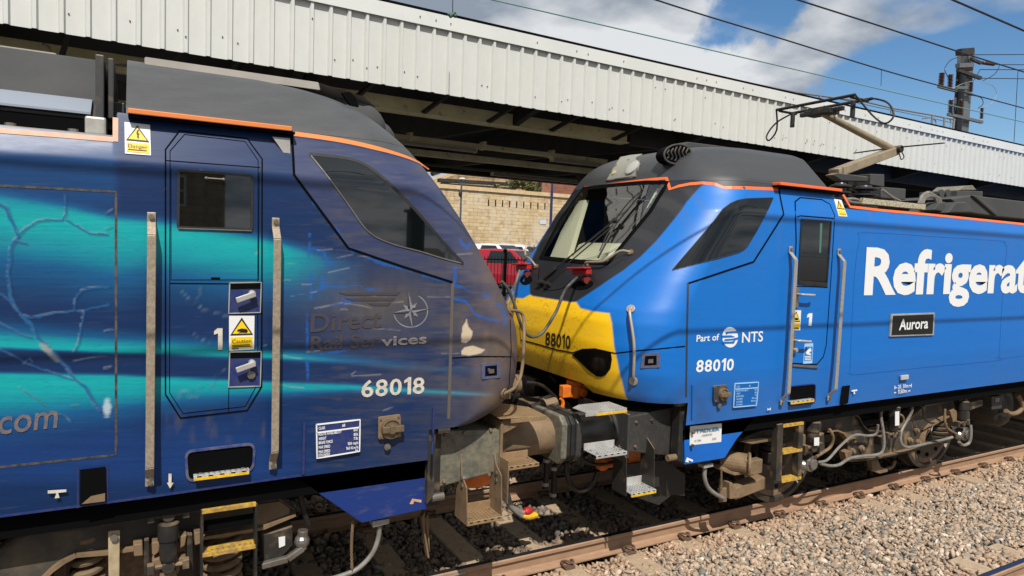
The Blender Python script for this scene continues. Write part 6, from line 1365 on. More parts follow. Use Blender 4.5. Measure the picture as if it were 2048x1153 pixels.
# ================================================================== station canopy across the far platform
cdir = np.array([math.sin(R_(88.29)), math.cos(R_(88.29)), 0]); cnor = np.array([-cdir[1], cdir[0], 0])
C0 = np.array([CAM[0], CAM[1]+7.25, 0.])
def UC(px, py, n=0.):
    "point of the vertical plane parallel to the canopy edge, n metres behind it -> (s, z)"
    v = ray(px, py); t = ((C0+cnor*n-CAM)@cnor)/(v@cnor); P = CAM+t*v; return (P-C0)@cdir, P[2]
def CP(s, n, z): return C0+cdir*s+cnor*n+np.array([0, 0, z])
zb_c = np.mean([UC(300, 101)[1], UC(1200, 240)[1], UC(1740, 322)[1]]); zt_c = np.mean([UC(900, 36)[1], UC(1200, 104)[1], UC(1700, 213)[1]])
m_fas = mat('cream_corrugated_steel', (204, 205, 200), .5, noise=[(.5, .3, (194, 194, 184)), (9, .15, (180, 178, 168))], stretch=(1, 1, .5))
m_cap = mat('cream_capping', (210, 211, 206), .5, noise=(2, .3, (192, 194, 190)))
m_beam = mat('peeling_cream_paint', (232, 224, 178), .7, noise=[(2.2, .6, (196, 182, 134)), (9, .8, (84, 64, 44), (.58, .72))])
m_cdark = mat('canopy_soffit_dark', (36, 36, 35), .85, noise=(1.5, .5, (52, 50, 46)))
m_steelw = mat('canopy_steel_dark', (44, 44, 42), .7, noise=(3, .5, (66, 62, 54)))
K_ = thing('station_canopy', 'long platform canopy with cream corrugated fascia above both locomotives', 'canopy', tuple(CP(8, 0, .9)))
S0, S1 = -6.0, 62.0; PIT = .1965; ph0 = UC(800, 150)[0]
prof = []; s = S0
k0 = int((S0-ph0)/PIT)-1; k1 = int((S1-ph0)/PIT)+1
for k in range(k0, k1):
    c = ph0+k*PIT
    prof += [(c-.028, 0.), (c-.014, -.032), (c+.014, -.032), (c+.028, 0.)]
V = []; F = []
for s, n in prof: V += [CP(s, n, zb_c), CP(s, n, zt_c-.10), CP(s, n+.004, zb_c), ]
m_ = len(prof)
for i in range(m_-1): F.append((3*i, 3*i+3, 3*i+4, 3*i+1)); F.append((3*i+2, 3*i, 3*i+3, 3*i+5))
fo = link('fascia', V, F, m_fas, K_)
b = MB(); zc0 = zt_c-.165
b.prism([CP(S0, n, z) for n, z in [(-.046, zc0), (-.046, zt_c-.012), (-.02, zt_c), (.28, zt_c+.012), (.28, zt_c-.02), (-.030, zt_c-.03), (-.036, zc0)]], cdir*(S1-S0)); b.build('capping', m_cap, K_)
b = MB(); b.prism([CP(S0, n, z) for n, z in [(-.030, zt_c+.003), (-.030, zt_c+.028), (-.012, zt_c+.028), (-.012, zt_c+.003)]], cdir*(S1-S0)); b.build('roof_edge_trim', m_gap, K_)
rs = random.Random(3); SCW = []
hz = zt_c-zb_c
for k in range(k0, k1):
    c = ph0+k*PIT
    for fz, pr, dn in ((.90, .42, -.05), (.16, .26, -.034), (.62, .14, -.034), (.20, .2, -.002), (.235, .14, -.002)):
        if rs.random() < pr: SCW.append(CP(c+(rs.uniform(-.01, .01) if dn != -.002 else rs.choice((-.07, .07, .05))), dn, zb_c+hz*fz+rs.uniform(-.006, .006)))
SCW.sort(key=lambda p: np.linalg.norm(p-CAM)+(100 if not -20 < toPX(p)[0] < 2070 else 0))
rest = MB()
for i, p in enumerate(SCW):
    if i < 100: b = MB(); b.cyl(p, p-cnor*.008, .007, n=6); b.build('fixing_screw', m_dark, K_)
    else: rest.cyl(p, p-cnor*.008, .007, n=6)
tag(rest.build('fixing_screws', m_dark, K_), kind='stuff')
# roof deck, longitudinal beams, rafters
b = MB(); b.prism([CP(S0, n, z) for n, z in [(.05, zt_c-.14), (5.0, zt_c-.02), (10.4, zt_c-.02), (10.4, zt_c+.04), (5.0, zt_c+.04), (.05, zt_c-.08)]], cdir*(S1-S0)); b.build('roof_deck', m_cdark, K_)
def longi(name, px, py, n, h, w, s0, s1, mt, off=0.):
    z = UC(px, py, n)[1]; b = MB(); b.prism([CP(s0, n+a, z+c) for a, c in [(0, 0), (w, 0), (w, h), (0, h)]], cdir*(s1-s0)); return b.build(name, mt, K_, bevel=.006), z
g1_, zg = longi('edge_beam', 855, 230, .75, .17, .10, S0, UC(1255, 260, .75)[0], m_beam)
g1b = MB(); g1b.prism([CP(UC(1262, 260, .75)[0], .75+a, zg+c) for a, c in [(0, -.02), (.1, -.02), (.1, .25), (0, .25)]], cdir*40); g1b.build('edge_girder', m_steelw, K_)
b = MB(); b.prism([CP(S0, .70+a, zg-.012+c) for a, c in [(0, 0), (.2, 0), (.2, .014), (0, .014)]], cdir*(UC(1255, 260, .75)[0]-S0)); b.build('beam_flange', m_beam, K_)
t1, zt1 = longi('cable_trunking', 855, 285, 2.6, .075, .10, UC(640, 260, 2.6)[0]-6, UC(1215, 330, 2.6)[0], m_beam)
t2, zt2 = longi('inner_beam', 900, 318, 3.8, .11, .10, UC(640, 260, 3.8)[0]-6, UC(1200, 345, 3.8)[0]+1, m_beam)
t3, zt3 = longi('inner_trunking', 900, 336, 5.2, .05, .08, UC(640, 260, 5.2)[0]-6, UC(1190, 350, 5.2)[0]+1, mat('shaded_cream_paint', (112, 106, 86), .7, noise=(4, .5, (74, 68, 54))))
longi('back_beam', 900, 346, 6.6, .14, .12, -8, 40, m_steelw)
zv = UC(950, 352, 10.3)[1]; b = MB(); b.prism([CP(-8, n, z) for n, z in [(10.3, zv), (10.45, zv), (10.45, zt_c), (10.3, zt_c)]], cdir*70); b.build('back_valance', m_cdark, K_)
for k in range(20):
    s = -4.6+k*3.02; b = MB(); b.prism([CP(s, n, z) for n, z in [(.14, zb_c+.05), (.75, zg+.02), (5.0, zg+.25), (10.2, zg+.48), (10.2, zt_c-.04), (5, zt_c-.06), (.14, zt_c-.2)]], cdir*.09); b.build('rafter', m_steelw, K_)
b = MB()
sA = UC(1255, 265, .5)[0]
for px, py in ((700, 205), (845, 228), (975, 240), (1100, 255), (1225, 270), (560, 180), (440, 150), (330, 120), (120, 80)):
    s = UC(px, py, .75)[0]; g = MB(); g.bar(CP(s, .74, zg+.01), CP(s+.12, .06, zb_c+.10), .04, .05); g.build('edge_bracket', m_steelw, K_)
# raking dark struts and the column with its haunch
b = MB(); a0, a1 = UC(520, 210, 1.6), UC(660, 190, .3); b.bar(CP(UC(545, 240, 2.2)[0], 2.2, zg-.45), CP(UC(625, 190, .3)[0], .3, zg+.05), .30, .12, up=cdir); b.build('raking_strut', m_steelw, K_)
cs = UC(1190, 360, 4.0)[0]
b = MB(); b.prism([CP(cs-.12, 4.0+n, z) for n, z in [(-.14, .93), (.14, .93), (.14, zg+.1), (-.14, zg+.1)]], cdir*.24); b.prism([CP(cs+a, 3.93, z) for a, z in [(-.5, zg-.05), (-.12, zg-.75), (.12, zg-.75), (.5, zg-.05)]], cnor*.14); b.build('canopy_column', m_steelw, K_, bevel=.01)
for k in (1, 2, 3, 4):
    b = MB(); b.prism([CP(cs-.12+k*9.06, 4.0+n, z) for n, z in [(-.14, .93), (.14, .93), (.14, zg+.1), (-.14, zg+.1)]], cdir*.24); b.prism([CP(cs+a+k*9.06, 3.93, z) for a, z in [(-.5, zg-.05), (-.12, zg-.75), (.12, zg-.75), (.5, zg-.05)]], cnor*.14); b.build('canopy_column', m_steelw, K_, bevel=.01)
for px in (822, 970, 1108): 
    s, z = UC(px, 260, 2.6); b = MB(); b.cyl(CP(s, 2.64, zt1+.08), CP(s, 2.64, zg+.3), .008, n=6); b.build('hanger_rod', m_steelw, K_); b = MB(); b.prism([CP(s-.03, 2.58, zt1-.01), CP(s+.03, 2.58, zt1-.01), CP(s+.03, 2.58, zt1+.12), CP(s-.03, 2.58, zt1+.12)], cnor*.14); b.build('hanger_clip', m_beam, K_)
# strip lights hung under the trunking
m_tube = mat('lamp_diffuser', (150, 142, 124), .4, noise=(4, .4, (120, 110, 92)))
def striplight(s, n, z, L_, label):
    o = thing('strip_light', label, 'strip light', tuple(CP(s, n, z)), 'strip lights under the canopy')
    b = MB(); b.prism([CP(s, n+a, z+c) for a, c in [(-.06, 0), (-.045, -.05), (.045, -.05), (.06, 0)]], cdir*L_); b.build('diffuser', m_tube, o, bevel=.012)
    b = MB(); b.prism([CP(s-.02, n+a, z+c) for a, c in [(-.065, .001), (.065, .001), (.05, .03), (-.05, .03)]], cdir*(L_+.04)); b.build('housing', m_beam, o, bevel=.006)
    b = MB()
    for e in (-.015, L_): b.prism([CP(s+e, n+a, z+c) for a, c in [(-.065, .0), (-.05, -.056), (.05, -.056), (.065, .0)]], cdir*.015)
    b.build('end_cap', m_beam, o); return o
sL = UC(950, 300, 2.65)[0]
striplight(sL-1.85, 2.65, zt1-.02, 1.85, 'strip light under the front cable trunking beside the nose of the dirty locomotive')
sL2 = UC(1105, 305, 2.65)[0]
striplight(sL2, 2.65, zt1-.02, 1.85, 'strip light under the front cable trunking just left of the clean locomotive')
striplight(UC(985, 352, 5.24)[0], 5.24, zt3-.02, 2.4, 'strip light deeper under the canopy, above the stone wall')
# second canopy roof far right
b = MB(); b.plate([(1980, 399), (2048, 386), (2130, 380), (2200, 384), (2200, 420), (1980, 412)], 9.4, .1); b.build('lower_roof_sheet', m_fas, K_)
# railing along the roof, beyond the fascia
m_galv = mat('galvanised_rail', (150, 152, 152), .4, .6)
rr = thing('roof_railing', 'low galvanised railing along the canopy roof edge at the right', 'railing', tuple(CP(UC(1640, 190, .8)[0], .8, zt_c+.04)))
n_ = 3.0; zr = zt_c+.04
def RP(px, py): s, z = UC(px, py, n_); return CP(s, n_, z)
b = MB(); b.tube([RP(1500, 167), RP(1590, 185), RP(1735, 205), RP(1785, 217), RP(1865, 231), RP(1910, 240)], .022, 8); b.build('top_rail', m_galv, rr, smooth=True)
b = MB(); b.tube([RP(1640, 190), RP(1760, 216), RP(1860, 236), RP(1908, 247)], .012, 8); b.build('lower_rail', m_galv, rr, smooth=True)
for px, py in ((1592, 184), (1640, 191), (1783, 217), (1865, 231), (1889, 236), (1908, 240)):
    p = RP(px, py); b = MB(); b.cyl(p, [p[0], p[1], zr-.1], .03, n=8); b.build('railing_post', m_galv, rr)
b = MB(); b.tube([RP(1845, 238), RP(1862, 236), RP(1872, 244), RP(1868, 256)], .016, 8, 3); b.tube([RP(1897, 236), RP(1902, 244), RP(1900, 256)], .016, 8, 3); b.build('ladder_hoop', m_galv, rr, smooth=True)

# ================================================================== overhead line: mast and wires
m_mast = mat('mast_grey_steel', (112, 116, 118), .5, .4, noise=(3, .4, (92, 94, 94)))
YM = 9.0
def MP(px, py, y=YM): return U(px, py, y)
base = MP(1928, 330); base[2] = .95
mt = thing('overhead_line_mast', 'grey steel overhead line mast with brown insulators behind the canopy', 'mast', tuple(base))
pt, pb = MP(1932, 108), MP(1921, 262)
xw = abs(MP(1942, 180)[0]-MP(1918, 180)[0])/2
b = MB(); xm = pt[0]; b.box(xm-xw*.55, xm+xw*.55, YM-xw*.45, YM-xw*.40, .95, pt[2]); b.box(xm-xw*.55, xm+xw*.55, YM+xw*.40, YM+xw*.45, .95, pt[2]); b.box(xm-xw*.06, xm+xw*.06, YM-xw*.40, YM+xw*.40, .95, pt[2]); b.build('pole', m_mast, mt)
def mbar(name, pa, pb_, w, mt_=None, y=YM-.3): b = MB(); b.bar(U(*pa, y), U(*pb_, y), w, w); return b.build(name, mt_ or m_mast, mt)
mbar('cap_plate', (1917, 105), (1943, 103), .22, m_under2); mbar('cross_arm', (1915, 132), (1944, 131), .16); mbar('cross_arm', (1915, 141), (1961, 157), .11, m_under2); mbar('cross_arm', (1942, 118), (1962, 127), .10, m_under2)
mbar('cross_arm', (1877, 173), (1912, 182), .10); mbar('cross_arm', (1912, 176), (1934, 176), .10); mbar('cross_arm', (1896, 229), (1964, 245), .10); mbar('cross_arm', (1932, 186), (1945, 190), .08)
def mins(px, pa, pb_, r, mt_=m_insb, y=YM-.3):
    a, c = U(*pa, y), U(*pb_, y); insulator(mt, a, r, np.linalg.norm(c-a), mt_, 9, ax=c-a)
for pa, pb_, r in (((1882, 171), (1884, 146), .10), ((1900, 175), (1901, 149), .10), ((1901, 228), (1902, 200), .10), ((1921, 228), (1922, 200), .10), ((1963, 238), (1964, 216), .07), ((1942, 184), (1943, 165), .07), ((1922, 139), (1944, 139), .06), ((1922, 109), (1944, 109), .06), ((1966, 126), (1988, 129), .07)): mins(0, pa, pb_, r)
m_wire = mat('dark_wire', (34, 32, 34), .5); m_cont = mat('pale_contact_wire', (126, 168, 160), .4, .4)
for P_, mt_ in (([(1889, 137), (1900, 122), (1916, 115)], m_wire), ([(1889, 140), (1896, 155), (1904, 160)], m_wire), ([(1905, 178), (1925, 168), (1945, 163)], m_alu), ([(1962, 163), (1985, 172), (1993, 188), (1985, 205), (1968, 215)], m_alu), ([(1944, 191), (1962, 196), (1966, 208), (1956, 217)], m_wire), ([(2000, 130), (1990, 148), (1966, 162)], m_wire), ([(1960, 140), (1950, 158), (1942, 166)], m_wire)):
    b = MB(); b.tube([U(*c, YM-.35) for c in P_], .014 if mt_ is m_wire else .009, 6, 6); b.build('jumper', mt_, mt, smooth=True)
def wire(label, pts, r, m, cat='wire', group='overhead wires', name='overhead_wire', par=None):
    b = MB(); P_ = [np.array(p, float) for p in pts]; b.tube(P_, r, 6, 8 if len(P_) > 2 else 1); o = b.build(name, m, None, smooth=True, base=tuple(P_[0])); tag(o, label, cat, group); return o
def ext(a, c, t0, t1): a = np.array(a); c = np.array(c); return a+(c-a)*t0, a+(c-a)*t1
# the line over our track: contact wire, catenary and dropper
a, c = ext(U(985, 0, 0), U(2048, 245, 0), -1.2, 3.0); wire('pale green contact wire above the pantograph, lowest of the wires crossing the sky', [a, c], .0065, m_cont)
P_ = [U(1000, -110, -.0), U(1311, 0, 0), U(1560, 77, 0), U(1764, 140, 0), U(1900, 177.5, 0), U(2048, 217, 0)]; e = P_[-1]+(P_[-1]-P_[-2])*3; wire('dark catenary wire joined to the pale contact wire by a dropper', P_+[e], .0085, m_wire)
a, c = U(1763, 140, 0), U(1762, 172, 0); o = wire('short dropper wire between the catenary and the pale contact wire, left of the mast', [a, c], .004, m_wire, 'dropper', 'droppers', 'dropper')
P_ = [U(1300, -95, -.6), U(1595, 0, -.6), U(1760, 52.5, -.6), U(1924, 106, -.6), U(2048, 144.5, -.6)]; e = P_[-1]+(P_[-1]-P_[-2])*3; wire('dark wire crossing the sky just in front of the mast top', P_+[e], .009, m_wire)
a, c = ext(U(1905, 0, -1.4), U(2048, 62, -1.4), -2, 4); wire('thick dark wire crossing the top right corner', [a, c], .011, m_wire)
a, c = U(906, -30, 1.2), U(905, 33, 1.2); wire('thin dropper with a green clamp ending at the canopy roof edge, top left of centre', [a, c], .005, m_wire, 'dropper', 'droppers', 'dropper')
b = MB(); p = U(905, 31, 1.2); b.cyl(p-[.03, 0, .02], p+[.03, 0, .03], .02); b.ball(p+[.03, 0, .0], .022, 8, 6); b.ball(p-[.04, 0, .0], .02, 8, 6); o = b.build('wire_clamp', mat('verdigris_clamp', (40, 74, 60), .5), None, base=tuple(p)); tag(o, 'small green clamp at the foot of the dropper above the canopy edge', 'clamp')
for l_, pa, pb_ in (('cross wire running right from the top of the mast', (1944, 110), (2048, 109.5)), ('cross wire running right from the upper insulator of the mast', (1988, 129.5), (2048, 130)), ('cross wire running right from the middle arm of the mast', (1960, 139.5), (2048, 140)), ('lower cross wire running right of the mast', (1965, 157), (2048, 158))):
    a, c = ext(U(*pa, YM-.3), U(*pb_, YM-.3), 0, 3); wire(l_, [a, c], .016, m_wire, group='cross wires by the mast')
a, c = U(2036, 141, YM-.3), U(2028, 284, YM-.3); wire('long vertical dropper wire at the right edge of the sky', [a, c], .012, m_wire, 'dropper', 'droppers', 'dropper')
# wires over the nearer track: above the picture, their shadows cross the blue locomotive
for l_, z_, r_ in (('contact wire over the nearer track', 4.72, .012), ('catenary wire over the nearer track', 5.72, .012)):
    wire(l_, [(-20, -3.35, z_), (60, -3.35, z_)], r_, m_wire)

# ================================================================== beyond the platform: car park, fence, wall, buildings
def stone_mat(name, cols, bw, bh, mortar, scale=1.0, rough=.9):
    m = bpy.data.materials.new(name); m.use_nodes = True; t = m.node_tree; n = t.nodes; l = t.links; b = n['Principled BSDF']; b.inputs['Roughness'].default_value = rough
    tc = n.new('ShaderNodeTexCoord'); sp = n.new('ShaderNodeSeparateXYZ'); l.new(tc.outputs['Object'], sp.inputs[0]); cx = n.new('ShaderNodeCombineXYZ'); l.new(sp.outputs[0], cx.inputs[0]); l.new(sp.outputs[2], cx.inputs[1])
    br = n.new('ShaderNodeTexBrick'); l.new(cx.outputs[0], br.inputs['Vector']); br.inputs['Scale'].default_value = 1; br.inputs['Brick Width'].default_value = bw; br.inputs['Row Height'].default_value = bh; br.inputs['Mortar Size'].default_value = mortar; br.inputs['Mortar Smooth'].default_value = .3; br.inputs['Bias'].default_value = -.1
    br.inputs['Color1'].default_value = (*lin(cols[0]), 1); br.inputs['Color2'].default_value = (*lin(cols[1]), 1); br.inputs['Mortar'].default_value = (*lin(cols[2]), 1)
    col = br.outputs['Color']
    for sc, amt, c2, lo, hi, sv in ((.55, .7, cols[3], .42, .62, (1, 1, .45)), (2.6, .5, cols[4], .5, .66, (1, 1, 1)), (1.3, .6, cols[2], .6, .72, (1, 1, .25))):
        mp = n.new('ShaderNodeMapping'); mp.inputs['Scale'].default_value = sv; l.new(tc.outputs['Object'], mp.inputs[0])
        w = n.new('ShaderNodeTexNoise'); w.inputs['Scale'].default_value = sc; w.inputs['Detail'].default_value = 7; l.new(mp.outputs[0], w.inputs['Vector'])
        r = n.new('ShaderNodeMapRange'); r.interpolation_type = 'SMOOTHSTEP'; l.new(w.outputs[0], r.inputs[0]); r.inputs[1].default_value = lo; r.inputs[2].default_value = hi; r.inputs[4].default_value = amt
        x = n.new('ShaderNodeMix'); x.data_type = 'RGBA'; l.new(r.outputs[0], x.inputs[0]); l.new(col, x.inputs[6]); x.inputs[7].default_value = (*lin(c2), 1); col = x.outputs[2]
    l.new(col, b.inputs['Base Color'])
    bp = n.new('ShaderNodeBump'); bp.inputs['Strength'].default_value = .5; bp.inputs['Distance'].default_value = .03; l.new(br.outputs['Fac'], bp.inputs['Height']); bp.invert = True; l.new(bp.outputs[0], b.inputs['Normal']); return m
m_sand = stone_mat('sandstone_blocks', [(204, 182, 142), (182, 158, 120), (150, 128, 98), (200, 188, 164), (146, 116, 86)], .62, .25, .012)
YW = 38.0
ztop = U(1000, 386, YW)[2]; wb = (U(1000, 450, YW)[0], YW, .95)
wl = thing('stone_retaining_wall', 'tall sandstone retaining wall behind the parked cars', 'wall', wb)
b = MB(); b.box(-30, 90, YW, YW+1.0, .95, ztop); b.build('wall_face', m_sand, wl)
b = MB(); b.box(-30, 90, YW-.12, YW+1.1, ztop+.002, ztop+.28); b.build('coping', mat('coping_stone', (206, 180, 138), .9, noise=(2, .5, (158, 132, 98))), wl)
b = MB()
for k in range(9):
    p = U(977+k*14.1, 405+k*.9, YW); b.box(p[0]-.05, p[0]+.05, YW-.015, YW-.002, p[2]-.28, p[2]+.22)
    b.build('weep_slot', m_gap, wl) if False else None
for k in range(9):
    p = U(977+k*14.1, 405+k*.9, YW); g = MB(); g.box(p[0]-.045, p[0]+.045, YW-.012, YW+.05, p[2]-.26, p[2]+.2); g.build('weep_slot', m_gap, wl)
s_ = flat('wall_sign', [(1080, 440), (1092, 440), (1092, 449), (1080, 449)], YW-.02, mat('pale_sign', (190, 200, 210), .4), None, .02, .03)
tag(s_, 'small pale sign fixed to the stone wall beside the black mask', 'sign')
# buildings above the wall
YB = 48.0
m_gable = stone_mat('gable_stone', [(176, 146, 108), (150, 122, 90), (96, 78, 60), (186, 160, 124), (96, 84, 70)], 1.4, .5, .02)
gb = thing('stone_building', 'stone gabled building with a dark gutter above the retaining wall', 'building', tuple(U(960, 380, YB)))
b = MB(); b.prism([U(*c, YB) for c in [(868, 376), (895, 356), (935, 341), (985, 341), (1020, 362), (1060, 372), (1060, 390), (868, 390)]], (0, 6, 0)); b.build('gable', m_gable, gb)
b = MB(); b.plate([(880, 357), (1030, 366), (1030, 372), (880, 364)], YB-1.0, .6); b.plate([(884, 366), (1032, 376), (1032, 384), (884, 374)], YB-1.4, .4); b.build('gutter', mat('black_gutter', (30, 30, 30), .6, noise=(3, .5, (70, 66, 60))), gb)
b = MB(); b.plate([(864, 345), (905, 336), (905, 339), (868, 352)], YB-1.2, .5); b.build('roof_verge', m_cdark, gb)
m_brk = stone_mat('red_brick', [(150, 88, 66), (122, 70, 54), (120, 104, 92), (160, 110, 88), (96, 62, 52)], .5, .16, .02)
rb = thing('brick_building', 'red brick building beside the blue lamp post, above the wall', 'building', tuple(U(1120, 370, YB)))
b = MB(); b.prism([U(*c, YB+.5) for c in [(1062, 352), (1078, 350), (1240, 350), (1240, 400), (1062, 400)]], (0, 8, 0)); b.build('brick_wall', m_brk, rb)
b = MB(); b.plate([(1062, 345), (1084, 360), (1084, 364), (1062, 354)], YB-.6, .5); b.plate([(1080, 362), (1084, 362), (1083, 386), (1080, 386)], YB-.6, .3); b.build('downpipe', m_cdark, rb)
m_leaf = mat('leaf_green', attr=True, rough=.7)
def shrub(px, y, n, rx, rz, label, seed):
    r = np.random.default_rng(seed); c = U(*px, y); P = r.normal(size=(n, 3)); P /= np.linalg.norm(P, axis=1)[:, None]; P *= (r.random((n, 1))**.45)*np.array([rx, rx*.6, rz]); P += .25*rx*np.sin(P[:, [1, 2, 0]]*4/rx)
    P[:, 2] = np.abs(P[:, 2])*1.0; u = r.normal(size=(n, 3)); v = r.normal(size=(n, 3)); u /= np.linalg.norm(u, axis=1)[:, None]; v -= u*(u*v).sum(1)[:, None]; v /= np.linalg.norm(v, axis=1)[:, None]; s = r.uniform(.05, .12, (n, 1))
    V = np.stack([P-u*s-v*s*.5, P+u*s-v*s*.5, P+u*s*.6+v*s*.6, P-u*s*.6+v*s*.6], 1)+c; col = lin([(74, 84, 40), (98, 100, 52), (56, 66, 34), (120, 112, 70)])[r.integers(0, 4, n)]; C4 = np.concatenate([np.repeat(col[:, None], 4, 1), np.ones((n, 4, 1))], 2)
    t = thing('shrub', label, 'shrub', tuple(c)); bignp('foliage', V.reshape(-1, 3), np.arange(4*n).reshape(-1, 4), m_leaf, t, colors=C4.reshape(-1, 4))
    b = MB()
    for k in range(5): e = P[r.integers(0, n)]+c; b.tube([c, (c+e)/2+[0, 0, .1], e], .03, 5, 3)
    b.build('stem', mat('shrub_stem', (84, 66, 48), .9), t); return t
shrub((1045, 377), YW+1.6, 1600, 1.35, .95, 'bushy plant hanging over the gutter above the stone wall', 1)
shrub((1064, 382), YW+.9, 600, .7, .55, 'small green plant growing on top of the wall below the downpipe', 2)
shrub((993, 379), YW+.6, 260, .5, .25, 'tuft of weeds on the wall coping, left of the bushy plant', 3)
m_lampblue = mat('lamp_post_blue', (34, 44, 92), .4); m_lampgrey = mat('lamp_post_grey', (70, 76, 84), .5)
p = U(1102, 430, 30.); lp = thing('lamp_post', 'dark blue lamp post in front of the brick building', 'lamp post', (p[0], 30, .95))
b = MB(); b.cyl((p[0], 30, .95), (p[0], 30, U(1100, 382, 30)[2]), .085, n=14); b.cyl((p[0], 30, U(1100, 382, 30)[2]), (p[0], 30, U(1100, 310, 30)[2]), .065, n=12); b.build('post', m_lampblue, lp, smooth=True)
b = MB(); zz = U(1100, 310, 30)[2]; b.bar((p[0], 30, zz), (p[0]+.5, 29.6, zz+.05), .12, .06); b.build('lamp_head', m_alu, lp)
p = U(922, 400, 33.); lp = thing('lamp_post', 'thin grey lamp post with a flat white head beside the dirty nose', 'lamp post', (p[0], 33, .95))
zz = U(924, 360, 33)[2]; b = MB(); b.cyl((p[0], 33, .95), (p[0], 33, zz), .055, n=12); b.build('post', m_lampgrey, lp, smooth=True)
b = MB(); b.ball((p[0]+.05, 33, zz+.05), .22, 14, 8, (1, 1, .35)); b.build('lamp_head', mat('white_lamp_head', (214, 214, 206), .4), lp, smooth=True)
b = MB(); pz = U(921, 388, 33); b.ball((p[0]-.1, 32.9, pz[2]), .18, 12, 8, (.7, .5, 1.2)); b.build('lantern_box', m_black, lp, smooth=True)

# iron railings
m_iron = mat('black_iron', (20, 21, 24), .4)
YF = 14.2
zf0 = .93; zpt = U(1009, 500, YF)[2]; ztp = U(1009, 516, YF)[2]
xp = U(1009, 540, YF)[0]
fe = thing('iron_fence', 'black iron railings with ball topped post in front of the red car', 'fence', (xp, YF, zf0))
for k in range(-4, 6):
    xx = xp+k*2.3; g = MB(); g.box(xx-.055, xx+.055, YF-.055, YF+.055, zf0, zpt-.12); g.box(xx-.07, xx+.07, YF-.07, YF+.07, zpt-.13, zpt-.10); o = g.build('post', m_iron, fe); g = MB(); g.ball((xx, YF, zpt-.03), .075, 16, 10); g.build('ball_finial', m_iron, o, smooth=True)
for zz in (ztp-.06, zf0+.12):
    g = MB(); g.box(xp-9.2, xp+11.5, YF-.015, YF+.015, zz-.02, zz+.02); g.build('rail', m_iron, fe)
g = MB(); kk = 0
for k in range(-4, 5):
    g = MB()
    for j in range(1, 18): xx = xp+k*2.3+j*2.3/18; g.cyl((xx, YF, zf0+.05), (xx, YF, ztp+.05), .010, n=6)
    g.build('bar_panel', m_iron, fe)

# parked cars
m_tyre = mat('tyre', (22, 22, 22), .8); m_carglass = mat('car_glass', (26, 32, 34), .05); m_lampc = mat('car_headlamp', (200, 204, 206), .15); m_chrome = mat('chrome', (190, 192, 194), .15, .9)
def car(label, px, y, paint, rot, W_=1.72, H_=1.5, L_=3.9, van=False):
    c = U(*px, y); c[2] = .95 if y < 21 else 1.22; t = thing('parked_car', label, 'car', tuple(c), 'cars parked below the stone wall')
    ca, sa = math.cos(rot), math.sin(rot)
    X = lambda u, v, z: c+np.array([ca*v-sa*u, sa*v+ca*u, z])       # u: length axis (front at -u), v: width
    def sect(u, w0, zlo, zmid, wtop, ztop_): return [X(u, -w0, zlo), X(u, -w0*1.02, (zlo+zmid)/2), X(u, -w0*.97, zmid), X(u, -wtop, ztop_), X(u, wtop, ztop_), X(u, w0*.97, zmid), X(u, w0*1.02, (zlo+zmid)/2), X(u, w0, zlo)]
    w = W_/2; h = H_; nose = [(-L_/2, w*.80, .28, .62, w*.70, .70), (-L_/2+.12, w*.93, .20, .70, w*.80, .80), (-L_/2+.5, w, .18, .82, w*.86, .92), (-L_/2+.95, w, .18, .92, w*.86, 1.02), (-L_/2+1.7, w, .18, .96, w*.70, h-.04), (-L_/2+2.3, w, .18, .96, w*.70, h), (L_/2-.6, w, .18, .96, w*.69, h-.05), (L_/2-.1, w*.97, .2, .95, w*.68, h-.30 if not van else h-.08), (L_/2, w*.9, .3, .8, w*.7, .9)]
    R2 = [sect(*n) for n in nose]; V = [p for r in R2 for p in r]; F = [(i*8+k, i*8+(k+1) % 8, (i+1)*8+(k+1) % 8, (i+1)*8+k) for i in range(len(R2)-1) for k in range(8)]+[tuple(range(7, -1, -1)), tuple(range((len(R2)-1)*8, len(R2)*8))]
    o = link('body', V, F, paint, t); bv = o.modifiers.new('bevel', 'BEVEL'); bv.width = .04; bv.segments = 2; bv.angle_limit = R_(20)
    def pan(name, pts, m): 
        g = MB(); P_ = [X(*p) for p in pts]; n = nrm(np.cross(P_[1]-P_[0], P_[2]-P_[0])); g.prism(P_, n*.012); g.prism(P_, -n*.012); return g.build(name, m, t)
    u0 = -L_/2
    pan('windscreen', [(u0+.98, -w*.82, 1.045), (u0+.98, w*.82, 1.045), (u0+1.66, w*.66, h-.07), (u0+1.66, -w*.66, h-.07)], m_carglass)
    for s_ in (-1, 1):
        pan('side_glass', [(u0+1.25, s_*w*.945, 1.0), (u0+1.78, s_*w*.745, h-.10), (u0+2.7, s_*w*.745, h-.10), (u0+2.75, s_*w*.96, 1.0)], m_carglass)
        pan('headlight', [(u0+.10, s_*w*.52, .66), (u0+.16, s_*w*.90, .70), (u0+.22, s_*w*.90, .80), (u0+.12, s_*w*.55, .76)], m_lampc)
        g = MB(); g.ball(X(u0+1.2, s_*w*1.1, 1.0), .1, 10, 6, (1, 1, .7)); g.build('door_mirror', paint, t, smooth=True)
        for u in (u0+.75, L_/2-.7): g = MB(); ax = X(u, 1, .3)-X(u, 0, .3); g.lathe(X(u, s_*w*.80, .30), ax*s_, [(0, .30), (.15, .30), (.17, .26), (.16, .19), (.14, .001)], 20); g.build('wheel', m_tyre, t, smooth=True)
    pan('grille', [(u0-.005, -w*.45, .50), (u0-.005, w*.45, .50), (u0+.01, w*.42, .64), (u0+.01, -w*.42, .64)], m_black)
    pan('bumper_vent', [(u0+.005, -w*.6, .30), (u0+.005, w*.6, .30), (u0+.0, w*.6, .42), (u0+.0, -w*.6, .42)], m_black)
    return t
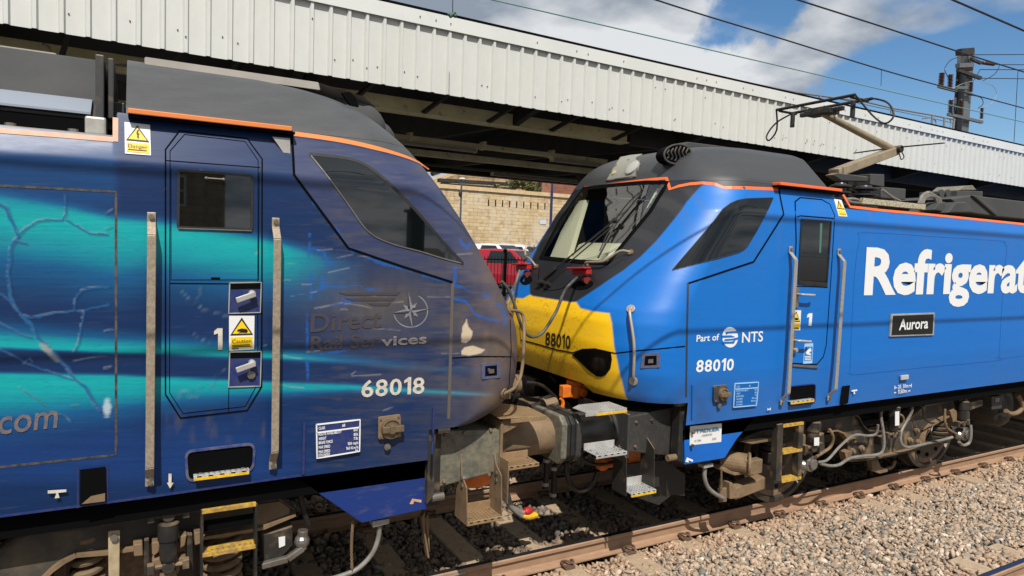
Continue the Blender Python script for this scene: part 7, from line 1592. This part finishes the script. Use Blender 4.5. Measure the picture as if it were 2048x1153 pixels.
m_carred = mat('car_red', (158, 18, 38), .25, coat=.6); m_carwhite = mat('car_white', (214, 216, 216), .3, coat=.5); m_cardark = mat('car_dark_grey', (52, 56, 62), .3, coat=.5); m_carmar = mat('car_maroon', (110, 34, 44), .3, coat=.5)
car('red hatchback parked facing the fence, directly behind the iron railings', (1026, 575), 17.8, m_carred, R_(30), 1.74, 1.56, 4.0)
car('white car with pale roof parked behind the red one, near the dirty nose', (998, 540), 24.0, m_carwhite, R_(20), 1.74, 1.50, 4.2)
car('dark grey car behind the red hatchback, by the black masked cab', (1052, 540), 24.5, m_carwhite, R_(12), 1.78, 1.48, 4.3)['label'] = 'white car behind the red hatchback, next to the black masked cab'
car('silver white car in the farther row below the wall', (1025, 520), 30.0, m_carwhite, R_(8), 1.76, 1.55, 4.2)
car('maroon car in the farther row beside the black masked cab', (1053, 520), 31.0, m_carmar, R_(8), 1.76, 1.5, 4.2)
car('dark car in the middle row, just right of the dirty nose', (976, 540), 25.0, m_cardark, R_(15), 1.76, 1.45, 4.2)

# across the tracks behind the platform: what the cab windows mirror
hs_ = thing('stone_terrace', 'stone terrace with slate roof across the tracks, mirrored in the cab door window', 'building', (-6, -44, 0))
b = MB(); b.box(-14, 1.5, -50, -44, -.3, 7.4); b.build('wall', m_gable, hs_)
b = MB(); b.prism([(-14.3, -43.7, 7.4), (-14.3, -47, 9.6), (-14.3, -50.3, 7.4)], (16.1, 0, 0)); b.build('roof', m_cdark, hs_)
for k in range(4):
    for z_ in (1.2, 4.4):
        x_ = -12.2+k*3.6; g = MB(); g.box(x_-.65, x_+.65, -44.02, -43.94, z_, z_+1.9); o = g.build('window', m_white, hs_); g = MB(); g.box(x_-.52, x_+.52, -43.935, -43.92, z_+.12, z_+.9); g.box(x_-.52, x_+.52, -43.935, -43.92, z_+1.0, z_+1.78); g.build('pane', m_glass, o)
tw = thing('clock_tower', 'dark slender tower across the tracks, mirrored in the side window of the dirty cab', 'tower', (17.5, -52, 0))
b = MB(); b.box(16.9, 18.1, -52.6, -51.4, -.3, 5.2); b.box(16.7, 18.3, -52.8, -51.2, 5.2, 5.45); b.build('shaft', m_cdark, tw)
b = MB(); b.lathe((17.5, -52, 5.4), (0, 0, 1), [(0, .6), (.9, .45), (1.0, .55), (1.1, .35), (2.3, .05)], 8); b.build('spire', m_cdark, tw)
